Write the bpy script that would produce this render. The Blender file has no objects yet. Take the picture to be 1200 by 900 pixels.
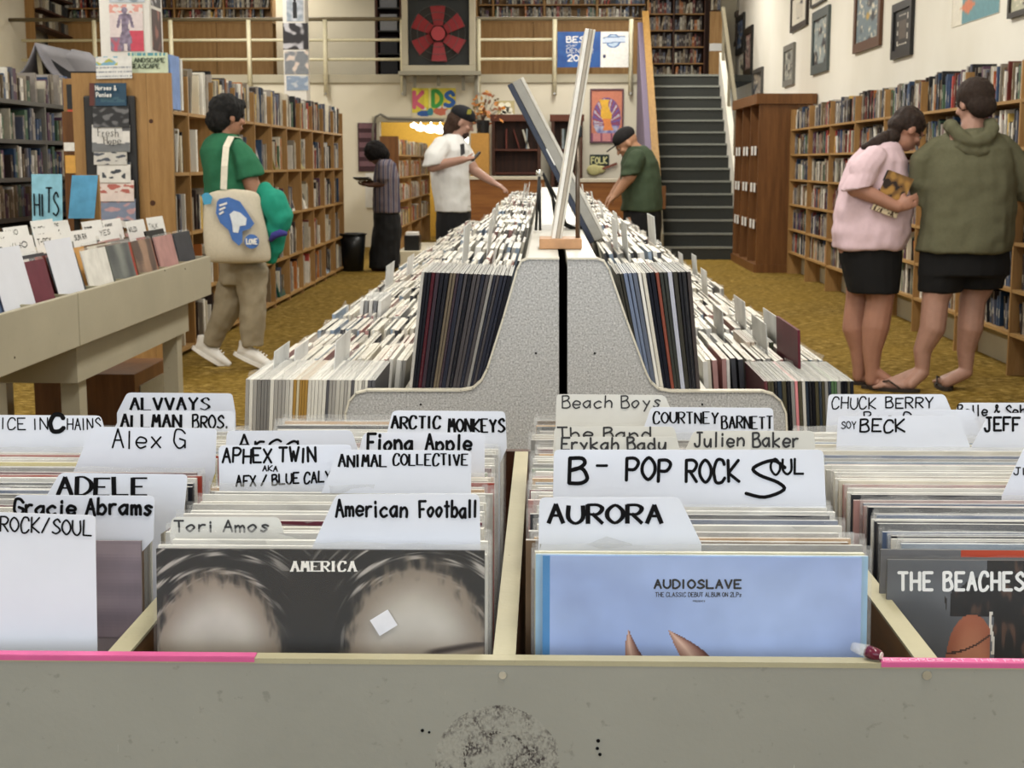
import bpy, bmesh, math, random
from mathutils import Vector, Matrix, noise, Euler
R = math.radians
C = bpy.context.scene.collection
sc = bpy.context.scene

# ------------------------------------------------------------------ camera
FPX, EYE, PITCH, YAW = 1700.0, 1.32, R(8.7), R(1.35)
cam_d = bpy.data.cameras.new('camera'); cam = bpy.data.objects.new('camera', cam_d); C.objects.link(cam)
cam.location = (0, 0, EYE); cam.rotation_euler = (R(90) - PITCH, 0, YAW)
cam_d.sensor_width = 36; cam_d.lens = FPX / 1200 * 36
cam_d.clip_start = .05; cam_d.clip_end = 100
cam_d.dof.use_dof = True; cam_d.dof.focus_distance = 1.7; cam_d.dof.aperture_fstop = 24
sc.camera = cam

# ------------------------------------------------------------------ light
w = bpy.data.worlds.new('world'); sc.world = w; w.use_nodes = True
w.node_tree.nodes['Background'].inputs[0].default_value = (.80, .90, 1, 1)
w.node_tree.nodes['Background'].inputs[1].default_value = 0.55
def area(name, loc, rot, sx, sy, power, col):
    l = bpy.data.lights.new(name, 'AREA'); l.shape = 'RECTANGLE'; l.size = sx; l.size_y = sy
    l.energy = power; l.color = col
    o = bpy.data.objects.new(name, l); C.objects.link(o); o.location = loc; o.rotation_euler = rot
    return o
area('shop_window_daylight', (-1.5, -3.85, 2.1), (R(80), 0, 0), 8.5, 3.0, 190, (.86, .93, 1))
LAMPS = [(x, y) for y in (1.2, 6.0, 11.0, 16.0, 20.3) for x in (-4.6, 0.6)]
for x, y in LAMPS:
    area('fluorescent_light', (x, y, 4.42), (0, 0, 0), .9, 2.6, 132 if y < 12 else 122, (1, .965, .89))
for x in (-5.0, 0.2):
    area('fluorescent_light', (x, 24.6, 4.42), (0, 0, 0), 2.4, .5, 50, (1, .96, .88))
area('stairwell_light', (2.2, 22.0, 4.42), (0, 0, 0), .6, 2.0, 40, (1, .94, .84))
sc.view_settings.view_transform = 'Standard'; sc.view_settings.look = 'None'
sc.view_settings.gamma = 1; sc.view_settings.use_curve_mapping = False
sc.view_settings.exposure = -0.03

# ------------------------------------------------------------------ pixel -> world
def ray(u, v):
    x = (u - 600) / FPX; y = -(v - 450) / FPX
    d = (x, math.cos(PITCH) + y * math.sin(PITCH), -math.sin(PITCH) + y * math.cos(PITCH))
    c, s = math.cos(YAW), math.sin(YAW)
    return Vector((d[0] * c - d[1] * s, d[0] * s + d[1] * c, d[2]))
EYEV = Vector((0, 0, EYE))
def P(u, v, Y): d = ray(u, v); return EYEV + d * (Y / d.y)
def F(u, v, z): d = ray(u, v); return EYEV + d * ((z - EYE) / d.z)
def PX(u, v, X): d = ray(u, v); return EYEV + d * (X / d.x)
def PP(u, v, o, n): d = ray(u, v); return EYEV + d * ((o - EYEV).dot(n) / d.dot(n))

# ------------------------------------------------------------------ materials
def srgb(c):
    if isinstance(c, str): c = [int(c[i:i + 2], 16) / 255 for i in (0, 2, 4)]
    return tuple((x / 12.92 if x <= .04045 else ((x + .055) / 1.055) ** 2.4) for x in c[:3])
class NT:
    def __init__(s, name):
        s.m = bpy.data.materials.new(name); s.m.use_nodes = True; s.t = s.m.node_tree
        s.b = s.t.nodes['Principled BSDF']
    def n(s, typ, **k):
        o = s.t.nodes.new(typ)
        for a, v in k.items():
            if a in o.inputs: o.inputs[a].default_value = v
            else: setattr(o, a, v)
        return o
    def l(s, a, b): s.t.links.new(a, b)
    def coord(s, scale=(1, 1, 1), kind='Object'):
        tc = s.n('ShaderNodeTexCoord'); mp = s.n('ShaderNodeMapping'); mp.inputs['Scale'].default_value = scale
        s.l(tc.outputs[kind], mp.inputs[0]); return mp.outputs[0]
    def noise(s, vec, scale, detail=3, rough=.5):
        o = s.n('ShaderNodeTexNoise'); o.inputs['Scale'].default_value = scale
        o.inputs['Detail'].default_value = detail; o.inputs['Roughness'].default_value = rough
        s.l(vec, o.inputs['Vector']); return o.outputs['Fac']
    def ramp(s, fac, stops):
        o = s.n('ShaderNodeValToRGB'); e = o.color_ramp.elements
        while len(e) < len(stops): e.new(.5)
        for i, (p, c) in enumerate(stops): e[i].position = p; e[i].color = (*c, 1) if len(c) == 3 else c
        s.l(fac, o.inputs[0]); return o.outputs[0]
    def mix(s, fac, a, b, mode='MIX'):
        o = s.n('ShaderNodeMix', data_type='RGBA', blend_type=mode)
        for i, x in ((0, fac), (6, a), (7, b)):
            if isinstance(x, (int, float)): o.inputs[i].default_value = x
            elif isinstance(x, tuple): o.inputs[i].default_value = (*x, 1) if len(x) == 3 else x
            else: s.l(x, o.inputs[i])
        return o.outputs[2]
    def math(s, op, a, b=0.0):
        o = s.n('ShaderNodeMath', operation=op)
        for i, x in ((0, a), (1, b)):
            if isinstance(x, (int, float)): o.inputs[i].default_value = x
            else: s.l(x, o.inputs[i])
        return o.outputs[0]
    def bump(s, h, strength=.3, dist=.002):
        o = s.n('ShaderNodeBump'); o.inputs['Strength'].default_value = strength; o.inputs['Distance'].default_value = dist
        s.l(h, o.inputs['Height']); s.l(o.outputs[0], s.b.inputs['Normal'])
    def done(s, col=None, rough=None, metal=None, spec=None):
        for k, x in (('Base Color', col), ('Roughness', rough), ('Metallic', metal), ('Specular IOR Level', spec)):
            if x is None: continue
            if isinstance(x, (int, float)): s.b.inputs[k].default_value = x
            elif isinstance(x, tuple): s.b.inputs[k].default_value = (*x, 1)
            else: s.l(x, s.b.inputs[k])
        return s.m
MATS = {}
def ordn(n):
    return ['first', 'second', 'third', 'fourth', 'fifth', 'sixth', 'seventh', 'eighth', 'ninth', 'tenth', 'eleventh', 'twelfth', 'thirteenth', 'fourteenth', 'fifteenth', 'sixteenth', 'seventeenth', 'eighteenth', 'nineteenth', 'twentieth'][n - 1] if n <= 20 else '%dth' % n
CNT = {}
def nth(key): CNT[key] = CNT.get(key, 0) + 1; return ordn(CNT[key])
def plain(hexc, rough=.55, metal=0, var=.08, scale=30, spec=.4, bump=0):
    key = (hexc, rough, metal, var, scale, spec, bump)
    if key in MATS: return MATS[key]
    t = NT('material_' + hexc); v = t.coord(); c = srgb(hexc)
    n = t.noise(v, scale, 4, .6)
    col = t.ramp(n, [(.3, tuple(x * (1 - var) for x in c)), (.7, tuple(min(1, x * (1 + var)) for x in c))])
    if bump: t.bump(n, bump, .003)
    MATS[key] = t.done(col, rough, metal, spec); return MATS[key]
def m_objcol(name, rough=.5, spec=.4, var=.0, white=0.0):
    t = NT(name); oi = t.n('ShaderNodeObjectInfo'); v = t.coord()
    c = oi.outputs['Color']
    n = t.noise(v, 14, 3)
    c = t.mix(1.0, c, t.ramp(n, [(.3, (.82,) * 3), (.7, (1.1,) * 3)]), 'MULTIPLY')
    if white: c = t.mix(white, c, srgb('e6e6e2'))
    return t.done(c, rough, 0, spec)
M_OBJ = m_objcol('printed_card_cover', .45, .12)
M_OBJC = m_objcol('painted_object_colour', .55)
M_PAPER = m_objcol('sleeve_paper_edge', .7, .2, white=.62)
M_CLOTHO = m_objcol('cloth_cover', .8)
def m_vc(name, rough=.5, spec=.4):
    t = NT(name); a = t.n('ShaderNodeAttribute'); a.attribute_name = 'Col'
    n = t.noise(t.coord(), 25, 2)
    c = t.mix(1.0, a.outputs['Color'], t.ramp(n, [(.3, (.9,) * 3), (.7, (1.06,) * 3)]), 'MULTIPLY')
    return t.done(c, rough, 0, spec)
M_VC = m_vc('printed_matter', .45)
M_VCG = m_vc('glossy_print_in_wrap', .38, .06)
def m_spine():
    t = NT('book_spine_print'); oi = t.n('ShaderNodeObjectInfo'); tc = t.n('ShaderNodeTexCoord')
    sep = t.n('ShaderNodeSeparateXYZ'); t.l(tc.outputs['Object'], sep.inputs[0])
    z = sep.outputs[2]; rnd = oi.outputs['Random']
    lo = t.math('ADD', t.math('MULTIPLY', rnd, .4), .15)
    inside = t.math('MULTIPLY', t.math('GREATER_THAN', z, lo), t.math('LESS_THAN', z, t.math('ADD', lo, .34)))
    mp = t.n('ShaderNodeMapping'); mp.inputs['Scale'].default_value = (3, .1, 34); t.l(tc.outputs['Object'], mp.inputs[0])
    letters = t.math('GREATER_THAN', t.noise(mp.outputs[0], 1.6, 1), .5)
    edge = t.math('LESS_THAN', t.math('ABSOLUTE', sep.outputs[0]), .28)
    fac = t.math('MULTIPLY', t.math('MULTIPLY', inside, letters), edge)
    bright = t.n('ShaderNodeRGBToBW'); t.l(oi.outputs['Color'], bright.inputs[0])
    dk = t.math('GREATER_THAN', bright.outputs[0], .3)
    ink = t.mix(dk, srgb('d9d2bd'), srgb('2a2724'))
    return t.done(t.mix(t.math('MULTIPLY', fac, .55), oi.outputs['Color'], ink), .5, 0, .3)
M_SPINE = m_spine()
M_PAGES = plain('d8cdb2', .8)
def wood(name, a, b, scale=1.0, axis='z', rough=.5, knots=False):
    t = NT(name); s = {'z': (14, 14, 1.1), 'x': (1.1, 14, 14), 'y': (14, 1.1, 14)}[axis]
    v = t.coord(tuple(x * scale for x in s))
    n = t.noise(v, 1.6, 6, .62); n2 = t.noise(t.coord(tuple(x * scale * 5 for x in s)), 3, 3, .7)
    c = t.ramp(n, [(.28, srgb(b)), (.5, tuple((x + y) / 2 for x, y in zip(srgb(a), srgb(b)))), (.72, srgb(a))])
    c = t.mix(.25, c, t.ramp(n2, [(.3, (.35,) * 3), (.7, (1,) * 3)]), 'MULTIPLY')
    t.bump(n2, .15, .001)
    return t.done(c, rough, 0, .35)
W_PINE = wood('pine_wood', 'b8905c', '96703f'); W_PINEH = wood('pine_shelf_wood', 'bd9862', '9a7444', axis='y')
W_PINEX = wood('pine_board_across', 'b48a55', '8f6a3b', axis='x')
W_BROWN = wood('orange_brown_wood', '85592f', '613c1a'); W_DARK = wood('dark_brown_wood', '57321f', '341c12')
W_RAW = wood('raw_stained_wood', '8b6236', '5a3c1c', axis='y'); W_YEL = wood('yellow_varnished_wood', 'a37e45', '86642f', axis='y')
def worn(name, base, dark, light, scale=1, marks=True, rough=.5):
    t = NT(name); v = t.coord((scale,) * 3)
    c = t.mix(t.ramp(t.noise(v, 3.5, 5, .6), [(.3, (0,) * 3), (.75, (1,) * 3)]), srgb(base), tuple(x * .84 for x in srgb(base)))
    sp = t.noise(v, 90, 3, .6)
    c = t.mix(t.ramp(sp, [(.66, (0,) * 3), (.74, (1,) * 3)]), c, tuple(x * .72 for x in srgb(base)))
    # small chips of ink and scratches of bare paint
    ch = t.noise(t.coord((30 * scale, 30 * scale, 55 * scale)), 1.0, 2, .5)
    c = t.mix(t.ramp(ch, [(.78, (0,) * 3), (.81, (1,) * 3)]), c, srgb(dark))
    sc_ = t.noise(t.coord((210 * scale, 210 * scale, 22 * scale)), 1.0, 3, .6)
    c = t.mix(t.ramp(sc_, [(.745, (0,) * 3), (.77, (.8,) * 3)]), c, srgb(light))
    t.bump(t.noise(v, 28, 6, .7), .35, .0015)
    return t, c
def finish(tc, rough=.5): return tc[0].done(tc[1], rough, 0, .35)
P_CREAM = finish(worn('cream_painted_wood', 'b2ab96', '4c463b', 'd0cab8', .6))
P_EDGE = finish(worn('worn_cream_edge_paint', 'aaa488', '5a4830', 'cfc9b2', 2.6))
# the front board: grey-green paint with a round rubbed-off sticker patch
t, c = worn('grey_painted_front_board', '95958d', '45443e', 'c6c4ba', .8)
tc_ = t.n('ShaderNodeTexCoord'); mp_ = t.n('ShaderNodeMapping')
_ctr = P(583, 893, 1.272)
mp_.inputs['Location'].default_value = (-_ctr.x / .0575, 0, -_ctr.z / .0545); mp_.inputs['Scale'].default_value = (1 / .0575, 0, 1 / .0545)
t.l(tc_.outputs['Object'], mp_.inputs[0])
ln = t.n('ShaderNodeVectorMath', operation='LENGTH'); t.l(mp_.outputs[0], ln.inputs[0]); d_ = ln.outputs['Value']
ins = t.math('LESS_THAN', t.math('ADD', d_, t.math('MULTIPLY', t.noise(t.coord((40,) * 3), 1, 2), .12)), 1.06)
spk = t.ramp(t.noise(t.coord((420, 420, 300)), 1.0, 4, .7), [(.42, (0,) * 3), (.56, (1,) * 3)])
big = t.ramp(t.noise(t.coord((75,) * 3), 1.0, 3, .6), [(.40, (.12,) * 3), (.64, (1,) * 3)])
c = t.mix(t.math('MULTIPLY', ins, .10), c, srgb('cfcbc0'))
c = t.mix(t.math('MULTIPLY', ins, t.math('MULTIPLY', t.math('MULTIPLY', spk, big), .95)), c, srgb('2b2226'))
ringv = t.math('LESS_THAN', t.math('ABSOLUTE', t.math('ADD', t.math('ADD', d_, t.math('MULTIPLY', t.noise(t.coord((90,) * 3), 1, 3), .16)), -.62)), .03)
topb = t.math('GREATER_THAN', t.noise(t.coord((34, 34, 60)), 1, 2), .5)
c = t.mix(t.math('MULTIPLY', t.math('MULTIPLY', ringv, t.math('MULTIPLY', topb, spk)), .9), c, srgb('241b1c'))
P_FRONT = t.done(c, .48, 0, .35)
def m_lamin():
    t = NT('speckled_grey_laminate'); v = t.coord()
    c = t.ramp(t.noise(v, 250, 2, .9), [(.34, srgb('828281')), (.46, srgb('acacab')), (.56, srgb('bababa')), (.68, srgb('dcdcdb'))])
    return t.done(c, .4, 0, .4)
M_LAM = m_lamin()
def m_carpet():
    t = NT('mustard_shag_carpet')
    n1 = t.noise(t.coord((1, 2.2, 1)), 5.0, 4, .6); n2 = t.noise(t.coord((1, 1.9, 1)), 17, 4, .62); n3 = t.noise(t.coord(), 1.0, 2)
    c = t.ramp(n2, [(.36, srgb('41320f')), (.5, srgb('836a30')), (.63, srgb('b89e5e'))])
    c = t.mix(t.ramp(n1, [(.42, (0,) * 3), (.58, (1,) * 3)]), t.mix(.55, c, srgb('665019')), c)
    c = t.mix(t.ramp(n3, [(.3, (0,) * 3), (.8, (.4,) * 3)]), c, srgb('9a7c2e'))
    t.bump(t.math('ADD', n2, n1), 1.0, .02)
    return t.done(c, .95, 0, .1)
M_CARPET = m_carpet()
def m_wall(name, col, col2):
    t = NT(name)
    c = t.mix(t.ramp(t.noise(t.coord(), .7, 4), [(.35, (0,) * 3), (.7, (1,) * 3)]), srgb(col), srgb(col2))
    c = t.mix(t.ramp(t.noise(t.coord(), 11, 3), [(.74, (0,) * 3), (.8, (.25,) * 3)]), c, srgb('8d8877'))
    t.bump(t.noise(t.coord(), 22, 5), .12, .004)
    return t.done(c, .75, 0, .25)
M_WALLW = m_wall('white_plaster_wall', 'e9e6dc', 'dcd8cb'); M_WALLC = m_wall('cream_plaster_wall', 'ded8c6', 'cfc8b3')
M_STAIR = plain('3c3e3b', .9, var=.2, scale=120, bump=.4)
M_NOSE = plain('8a8d86', .55, var=.1)
M_CARD = plain('d9dde8', .45, var=.03, scale=9); M_CARDG = plain('d3d2cc', .5, var=.05, scale=9); M_CARDW = plain('e6e6e4', .45, var=.03)
M_INK = plain('0b0a0c', .6, var=.1, spec=.1); M_BLACK = plain('141414', .4); M_STEEL = plain('a5a29a', .3, .8)
def m_plastic():
    t = NT('clear_plastic_sleeve'); t.b.inputs['Alpha'].default_value = .24
    n = t.noise(t.coord((1, 1, 3)), 60, 4, .7); t.bump(n, .8, .003)
    t.b.inputs['Specular IOR Level'].default_value = .8
    return t.done(srgb('f2f2f0'), .16)
M_PLAS = m_plastic()
M_CLEAR = NT('thin_clear_wrap'); M_CLEAR.b.inputs['Alpha'].default_value = .045
M_CLEAR.bump(M_CLEAR.noise(M_CLEAR.coord((14, 14, 5)), 2, 3, .6), .6, .004); M_CLEAR = M_CLEAR.done((1, 1, 1), .08, 0, .8)

# ------------------------------------------------------------------ mesh builder
class MB:
    def __init__(s): s.v = []; s.f = []; s.c = []; s.mi = []
    def add(s, vs, fs, col=(1, 1, 1), mi=0):
        o = len(s.v); s.v += [Vector(v) for v in vs]
        for f in fs: s.f.append([o + i for i in f]); s.c.append(col); s.mi.append(mi)
        return s
    def box(s, x0, y0, z0, x1, y1, z1, col=(1, 1, 1), mi=0):
        return s.add([(x0, y0, z0), (x1, y0, z0), (x1, y1, z0), (x0, y1, z0), (x0, y0, z1), (x1, y0, z1), (x1, y1, z1), (x0, y1, z1)],
                     [(0, 3, 2, 1), (4, 5, 6, 7), (0, 1, 5, 4), (1, 2, 6, 5), (2, 3, 7, 6), (3, 0, 4, 7)], col, mi)
    def obox(s, M, x0, y0, z0, x1, y1, z1, col=(1, 1, 1), mi=0):
        n = len(s.v); s.box(x0, y0, z0, x1, y1, z1, col, mi)
        for i in range(n, len(s.v)): s.v[i] = M @ s.v[i]
        return s
    def beam(s, a, b, w, h, up=(0, 0, 1), col=(1, 1, 1), mi=0):
        a = Vector(a); b = Vector(b); d = (b - a).normalized(); x = d.cross(Vector(up)).normalized() * w / 2; y = x.cross(d).normalized() * h / 2
        return s.add([a - x - y, a + x - y, a + x + y, a - x + y, b - x - y, b + x - y, b + x + y, b - x + y],
                     [(0, 1, 2, 3), (7, 6, 5, 4), (0, 4, 5, 1), (1, 5, 6, 2), (2, 6, 7, 3), (3, 7, 4, 0)], col, mi)
    def prism(s, pts, off, col=(1, 1, 1), mi=0):
        n = len(pts); pts = [Vector(p) for p in pts]; off = Vector(off)
        s.add(pts + [p + off for p in pts], [tuple(range(n)), tuple(range(2 * n - 1, n - 1, -1))] + [(i, i + n, (i + 1) % n + n, (i + 1) % n) for i in range(n)], col, mi)
        return s
    def tube(s, path, r, n=8, col=(1, 1, 1), mi=0, closed=False):
        path = [Vector(p) for p in path]; rs = r if isinstance(r, (list, tuple)) else [r] * len(path)
        vs = []; m = len(path); ref = None
        for i, p in enumerate(path):
            d = (path[min(i + 1, m - 1)] - path[max(i - 1, 0)])
            if closed: d = path[(i + 1) % m] - path[i - 1]
            d.normalize()
            if ref is None: ref = d.orthogonal().normalized()
            x = (ref - d * ref.dot(d)).normalized(); ref = x; y = d.cross(x)
            vs += [p + (x * math.cos(2 * math.pi * k / n) + y * math.sin(2 * math.pi * k / n)) * rs[i] for k in range(n)]
        fs = [(i * n + k, i * n + (k + 1) % n, (i + 1) * n + (k + 1) % n, (i + 1) * n + k) for i in range(m - 1) for k in range(n)]
        if closed: fs += [((m - 1) * n + k, (m - 1) * n + (k + 1) % n, (k + 1) % n, k) for k in range(n)]
        else: fs += [tuple(range(n))[::-1], tuple(range((m - 1) * n, m * n))]
        return s.add(vs, fs, col, mi)
    def disc(s, c, nrm, r, t=.001, n=20, col=(1, 1, 1), mi=0):
        c = Vector(c); nrm = Vector(nrm).normalized(); return s.tube([c, c + nrm * t], r, n, col, mi)
    def loft(s, rings, n=14, col=(1, 1, 1), mi=0):
        """rings: (centre, xvec, yvec) with half-axes as vectors; flat caps"""
        vs = []
        for c, x, y in rings:
            c = Vector(c); x = Vector(x); y = Vector(y)
            vs += [c + x * math.cos(2 * math.pi * k / n) + y * math.sin(2 * math.pi * k / n) for k in range(n)]
        m = len(rings)
        fs = [(i * n + k, i * n + (k + 1) % n, (i + 1) * n + (k + 1) % n, (i + 1) * n + k) for i in range(m - 1) for k in range(n)]
        fs += [tuple(range(n))[::-1], tuple(range((m - 1) * n, m * n))]
        return s.add(vs, fs, col, mi)
    def cap(s, p0, r0, p1, r1, n=12, col=(1, 1, 1)):
        p0 = Vector(p0); p1 = Vector(p1); d = (p1 - p0)
        if d.length < 1e-6: d = Vector((0, 0, 1e-4)); p1 = p0 + d
        d.normalize(); x = d.orthogonal().normalized(); y = d.cross(x); rings = []
        for a in (-80, -50, -20, 0): rings.append((p0 + d * r0 * math.sin(R(a)), x * r0 * math.cos(R(a)), y * r0 * math.cos(R(a))))
        for a in (0, 20, 50, 80): rings.append((p1 + d * r1 * math.sin(R(a)), x * r1 * math.cos(R(a)), y * r1 * math.cos(R(a))))
        return s.loft(rings, n, col)
    def ell(s, c, rx, ry, rz, rot=None, n=16, col=(1, 1, 1)):
        M = (rot or Matrix.Identity(3)); c = Vector(c); rings = []
        for a in range(-80, 81, 20):
            rings.append((c + M @ Vector((0, 0, rz * math.sin(R(a)))), M @ Vector((rx * math.cos(R(a)), 0, 0)), M @ Vector((0, ry * math.cos(R(a)), 0))))
        return s.loft(rings, n, col)
    def mesh(s, name, org=Vector((0, 0, 0)), mats=(), smooth=False, cols=False):
        me = bpy.data.meshes.new(name); me.from_pydata([tuple(v - org) for v in s.v], [], s.f)
        for m in mats: me.materials.append(m)
        if any(s.mi): me.polygons.foreach_set('material_index', s.mi)
        if cols:
            at = me.color_attributes.new('Col', 'FLOAT_COLOR', 'CORNER'); buf = []
            for f, c in zip(s.f, s.c): buf += [c[0], c[1], c[2], 1.0] * len(f)
            at.data.foreach_set('color', buf)
        if smooth: me.polygons.foreach_set('use_smooth', [True] * len(me.polygons))
        me.update(); return me
    def build(s, name, mat, parent=None, label=None, cat=None, group=None, kind=None, smooth=False, bevel=0, color=None, fix=False):
        if parent is not None: org = worg(parent)
        elif kind == 'structure': org = Vector((0, 0, 0))
        else:
            xs = [v.x for v in s.v]; ys = [v.y for v in s.v]; zs = [v.z for v in s.v]
            org = Vector(((min(xs) + max(xs)) / 2, (min(ys) + max(ys)) / 2, min(zs)))
        mats = mat if isinstance(mat, (list, tuple)) else [mat]
        vc = any(m in (M_VC, M_VCG) for m in mats)
        me = s.mesh(name, org, mats, smooth, vc)
        if fix or bevel:
            b = bmesh.new(); b.from_mesh(me); bmesh.ops.recalc_face_normals(b, faces=b.faces)
            b.to_mesh(me); b.free()
        o = bpy.data.objects.new(name, me); C.objects.link(o)
        if parent is not None: o.parent = parent; o['_o'] = list(org)
        else: o.location = org; o['_o'] = list(org)
        if color: o.color = (*color, 1)
        if bevel:
            m = o.modifiers.new('soft_edge', 'BEVEL'); m.width = bevel; m.segments = 2; m.limit_method = 'ANGLE'
        return tag(o, label, cat, group, kind)
def worg(o): return Vector(o['_o'])
def tag(o, label=None, cat=None, group=None, kind=None):
    if label: o['label'] = label
    if cat: o['category'] = cat
    if group: o['group'] = group
    if kind: o['kind'] = kind
    return o
def thing(name, loc, label, cat, group=None):
    o = bpy.data.objects.new(name, None); C.objects.link(o); o.location = loc; o['_o'] = list(Vector(loc)); o.empty_display_size = .05
    return tag(o, label, cat, group)
def struct(name, mb, mat, **k): return mb.build(name, mat, kind='structure', **k)

# ------------------------------------------------------------------ lettering
GL = {'A': '00 3A 60|14 54', 'B': '00 0A|~0A 4A 58 36 05|~05 46 62 40 00', 'C': '~68 5A 2A 06 03 10 40 62', 'D': '00 0A|~0A 3A 67 63 30 00',
 'E': '6A 0A 00 60|05 45', 'F': '6A 0A 00|05 45', 'G': '~68 4A 1A 06 03 20 40 62|64 35|64 60', 'H': '00 0A|60 6A|05 65', 'I': '10 1A',
 'J': '~4A 42 30 10 02|2A 6A', 'K': '00 0A|6A 04 60', 'L': '0A 00 60', 'M': '00 1A 34 5A 60', 'N': '00 0A 60 6A', 'O': '~3A 07 03 30 63 67 3A',
 'P': '00 0A|~0A 4A 68 45 05', 'Q': '~3A 07 03 30 63 67 3A|42 70', 'R': '00 0A|~0A 4A 68 45 05|25 60', 'S': '~68 4A 18 26 54 62 30 01',
 'T': '0A 6A|3A 30', 'U': '~0A 03 30 63 6A', 'V': '0A 30 6A', 'W': '0A 20 37 50 7A', 'X': '00 6A|0A 60', 'Y': '0A 35 6A|35 30', 'Z': '0A 6A 00 60',
 'a': '~55 36 04 02 20 42 54|56 50', 'b': '0A 00|~04 36 54 52 30 01', 'c': '~55 36 04 02 20 51', 'd': '5A 50|~54 26 04 02 20 52',
 'e': '~03 53 55 26 04 02 20 51', 'f': '~5A 3A 28 20|06 46', 'g': '~55 36 04 02 20 53|~56 5y 3z 0y', 'h': '0A 00|~04 36 54 50', 'i': '16 10|18 19',
 'j': '~26 2x 1z|28 29', 'k': '0A 00|56 03 50', 'l': '1A 10', 'm': '00 06|~04 26 34 30|~34 56 64 60', 'n': '00 06|~04 36 54 50',
 'o': '~36 04 02 20 42 54 36', 'p': '06 0z|~04 36 54 52 30 01', 'r': '06 00|~04 26 46', 's': '~55 36 15 33 42 20 01', 't': '2A 20|07 47',
 'u': '~06 02 20 42 56|56 50', 'v': '06 20 46', 'w': '06 10 34 50 66', 'x': '06 50|56 00', 'y': '06 32|56 1z', 'z': '06 56 00 50',
 '&': '~60 28 3A 48 13 10 40 64', '/': '00 6A', '-': '05 55', '.': '10 11', "'": '1A 17', '~': '05 25 45',
 '0': '~3A 07 03 30 63 67 3A', '1': '08 2A 20', '2': '~08 2A 5A 67 00|00 60', '3': '~08 3A 58 35 62 30 01', '4': '50 5A 03 63', '5': '6A 0A 05|~05 45 62 30 01',
 '6': '~6A 25 02 30 62 44 02', '7': '0A 6A 20', '8': '~3A 08 35 58 3A|~35 03 30 63 35', '9': '~60 68 3A 08 35 67'}
WD = {'I': .3, 'i': .3, 'l': .3, '1': .35, '.': .3, "'": .3, 'W': .75, 'm': .66, 'w': .66, ' ': .42, 'j': .35, 'f': .5, 't': .46, 'r': .46}
YV = {'x': -1, 'y': -2, 'z': -3, 'A': 10}
def catmull(p, k=4):
    if len(p) < 3: return p
    closed = p[0] == p[-1]; out = []; n = len(p)
    for i in range(n - 1):
        a = p[i - 1] if i > 0 else (p[-2] if closed else p[0]); b = p[i]; c = p[i + 1]
        d = p[i + 2] if i + 2 < n else (p[1] if closed else p[-1])
        for j in range(k):
            t = j / k
            out.append(tuple(.5 * (2 * b[q] + (c[q] - a[q]) * t + (2 * a[q] - 5 * b[q] + 4 * c[q] - d[q]) * t * t + (3 * b[q] - a[q] - 3 * c[q] + d[q]) * t ** 3) for q in (0, 1)))
    return out + [p[-1]]
def strokes(text, jit=0.0, rng=None, cw=1.0, gap=.22):
    """polylines in units of cap height, and total width"""
    x = 0; out = []
    for ch in text:
        g = GL.get(ch)
        if g is None: x += .45 * cw; continue
        dy = rng.uniform(-jit, jit) if jit else 0; sc1 = 1 + (rng.uniform(-jit, jit) if jit else 0)
        sk = rng.uniform(-jit, jit) if jit else 0
        for st in g.split('|'):
            sm = st[0] == '~' and len(st) > 1
            pts = [((int(p[0])) / 10 * 1.0, YV.get(p[1], None) if p[1] in YV else int(p[1])) for p in st.lstrip('~').split()]
            pts = [(a, b / 10) for a, b in pts]
            if sm: pts = catmull(pts)
            out.append([(x + (a + b * sk) * cw, b * sc1 + dy) for a, b in pts])
        x += (WD.get(ch, .6) + gap) * cw
    return out, max(x - gap * cw, .1)
def lettering(text, fmap, w, thick=1.0, jit=.06, seed=0, serif=False, cw=1.0, mb=None, contrast=0.0, gap=.22, col=(0, 0, 0)):
    """fmap(s,t): s in 0..1 along the text, t in cap heights -> world point; w = pen width in metres"""
    rng = random.Random(seed); st, W = strokes(text, jit, rng, cw, gap); mb = mb or MB(); ct_ = 0
    for line in st:
        ps = [fmap(a / W, b) for a, b in line]
        n = (fmap(0.3, 0) - fmap(0, 0)).cross(fmap(0, 1) - fmap(0, 0)).normalized()
        up = (fmap(0, 1) - fmap(0, 0)).normalized()
        for i in range(len(ps) - 1):
            d = ps[i + 1] - ps[i]
            if d.length < 1e-7: continue
            d.normalize(); ww = w * (1 - contrast + contrast * 2 * abs(d.dot(up)) ** 2) if contrast else w
            q = n.cross(d) * ww / 2; e = d * w * .18
            ct_ += 1; z_ = n * w * .0022 * ct_
            mb.add([x_ + z_ for x_ in (ps[i] - q - e, ps[i + 1] - q + e, ps[i + 1] + q + e, ps[i] + q - e)], [(0, 1, 2, 3)], col)
        if w and not contrast:
            for p in ps:
                a = (fmap(.3, 0) - fmap(0, 0)).normalized(); b = n.cross(a)
                mb.add([p + (a * math.cos(k * math.pi / 3) + b * math.sin(k * math.pi / 3)) * w * .49 - n * w * .02 for k in range(6)], [(0, 1, 2, 3, 4, 5)], col)
        if serif:
            a = (fmap(.3, 0) - fmap(0, 0)).normalized()
            for p, (lx, ly) in zip(ps, line):
                if ly in (0, 1) or abs(ly) < .01 or abs(ly - 1) < .01:
                    s_ = up * w * .28; h = a * w * .95
                    mb.add([p - h - s_, p + h - s_, p + h + s_, p - h + s_], [(0, 1, 2, 3)], col)
    return mb
def planemap(o, right, up, wid, cap):
    o = Vector(o); right = Vector(right).normalized(); up = Vector(up).normalized()
    return lambda s, t: o + right * (s * wid) + up * (t * cap)
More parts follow.
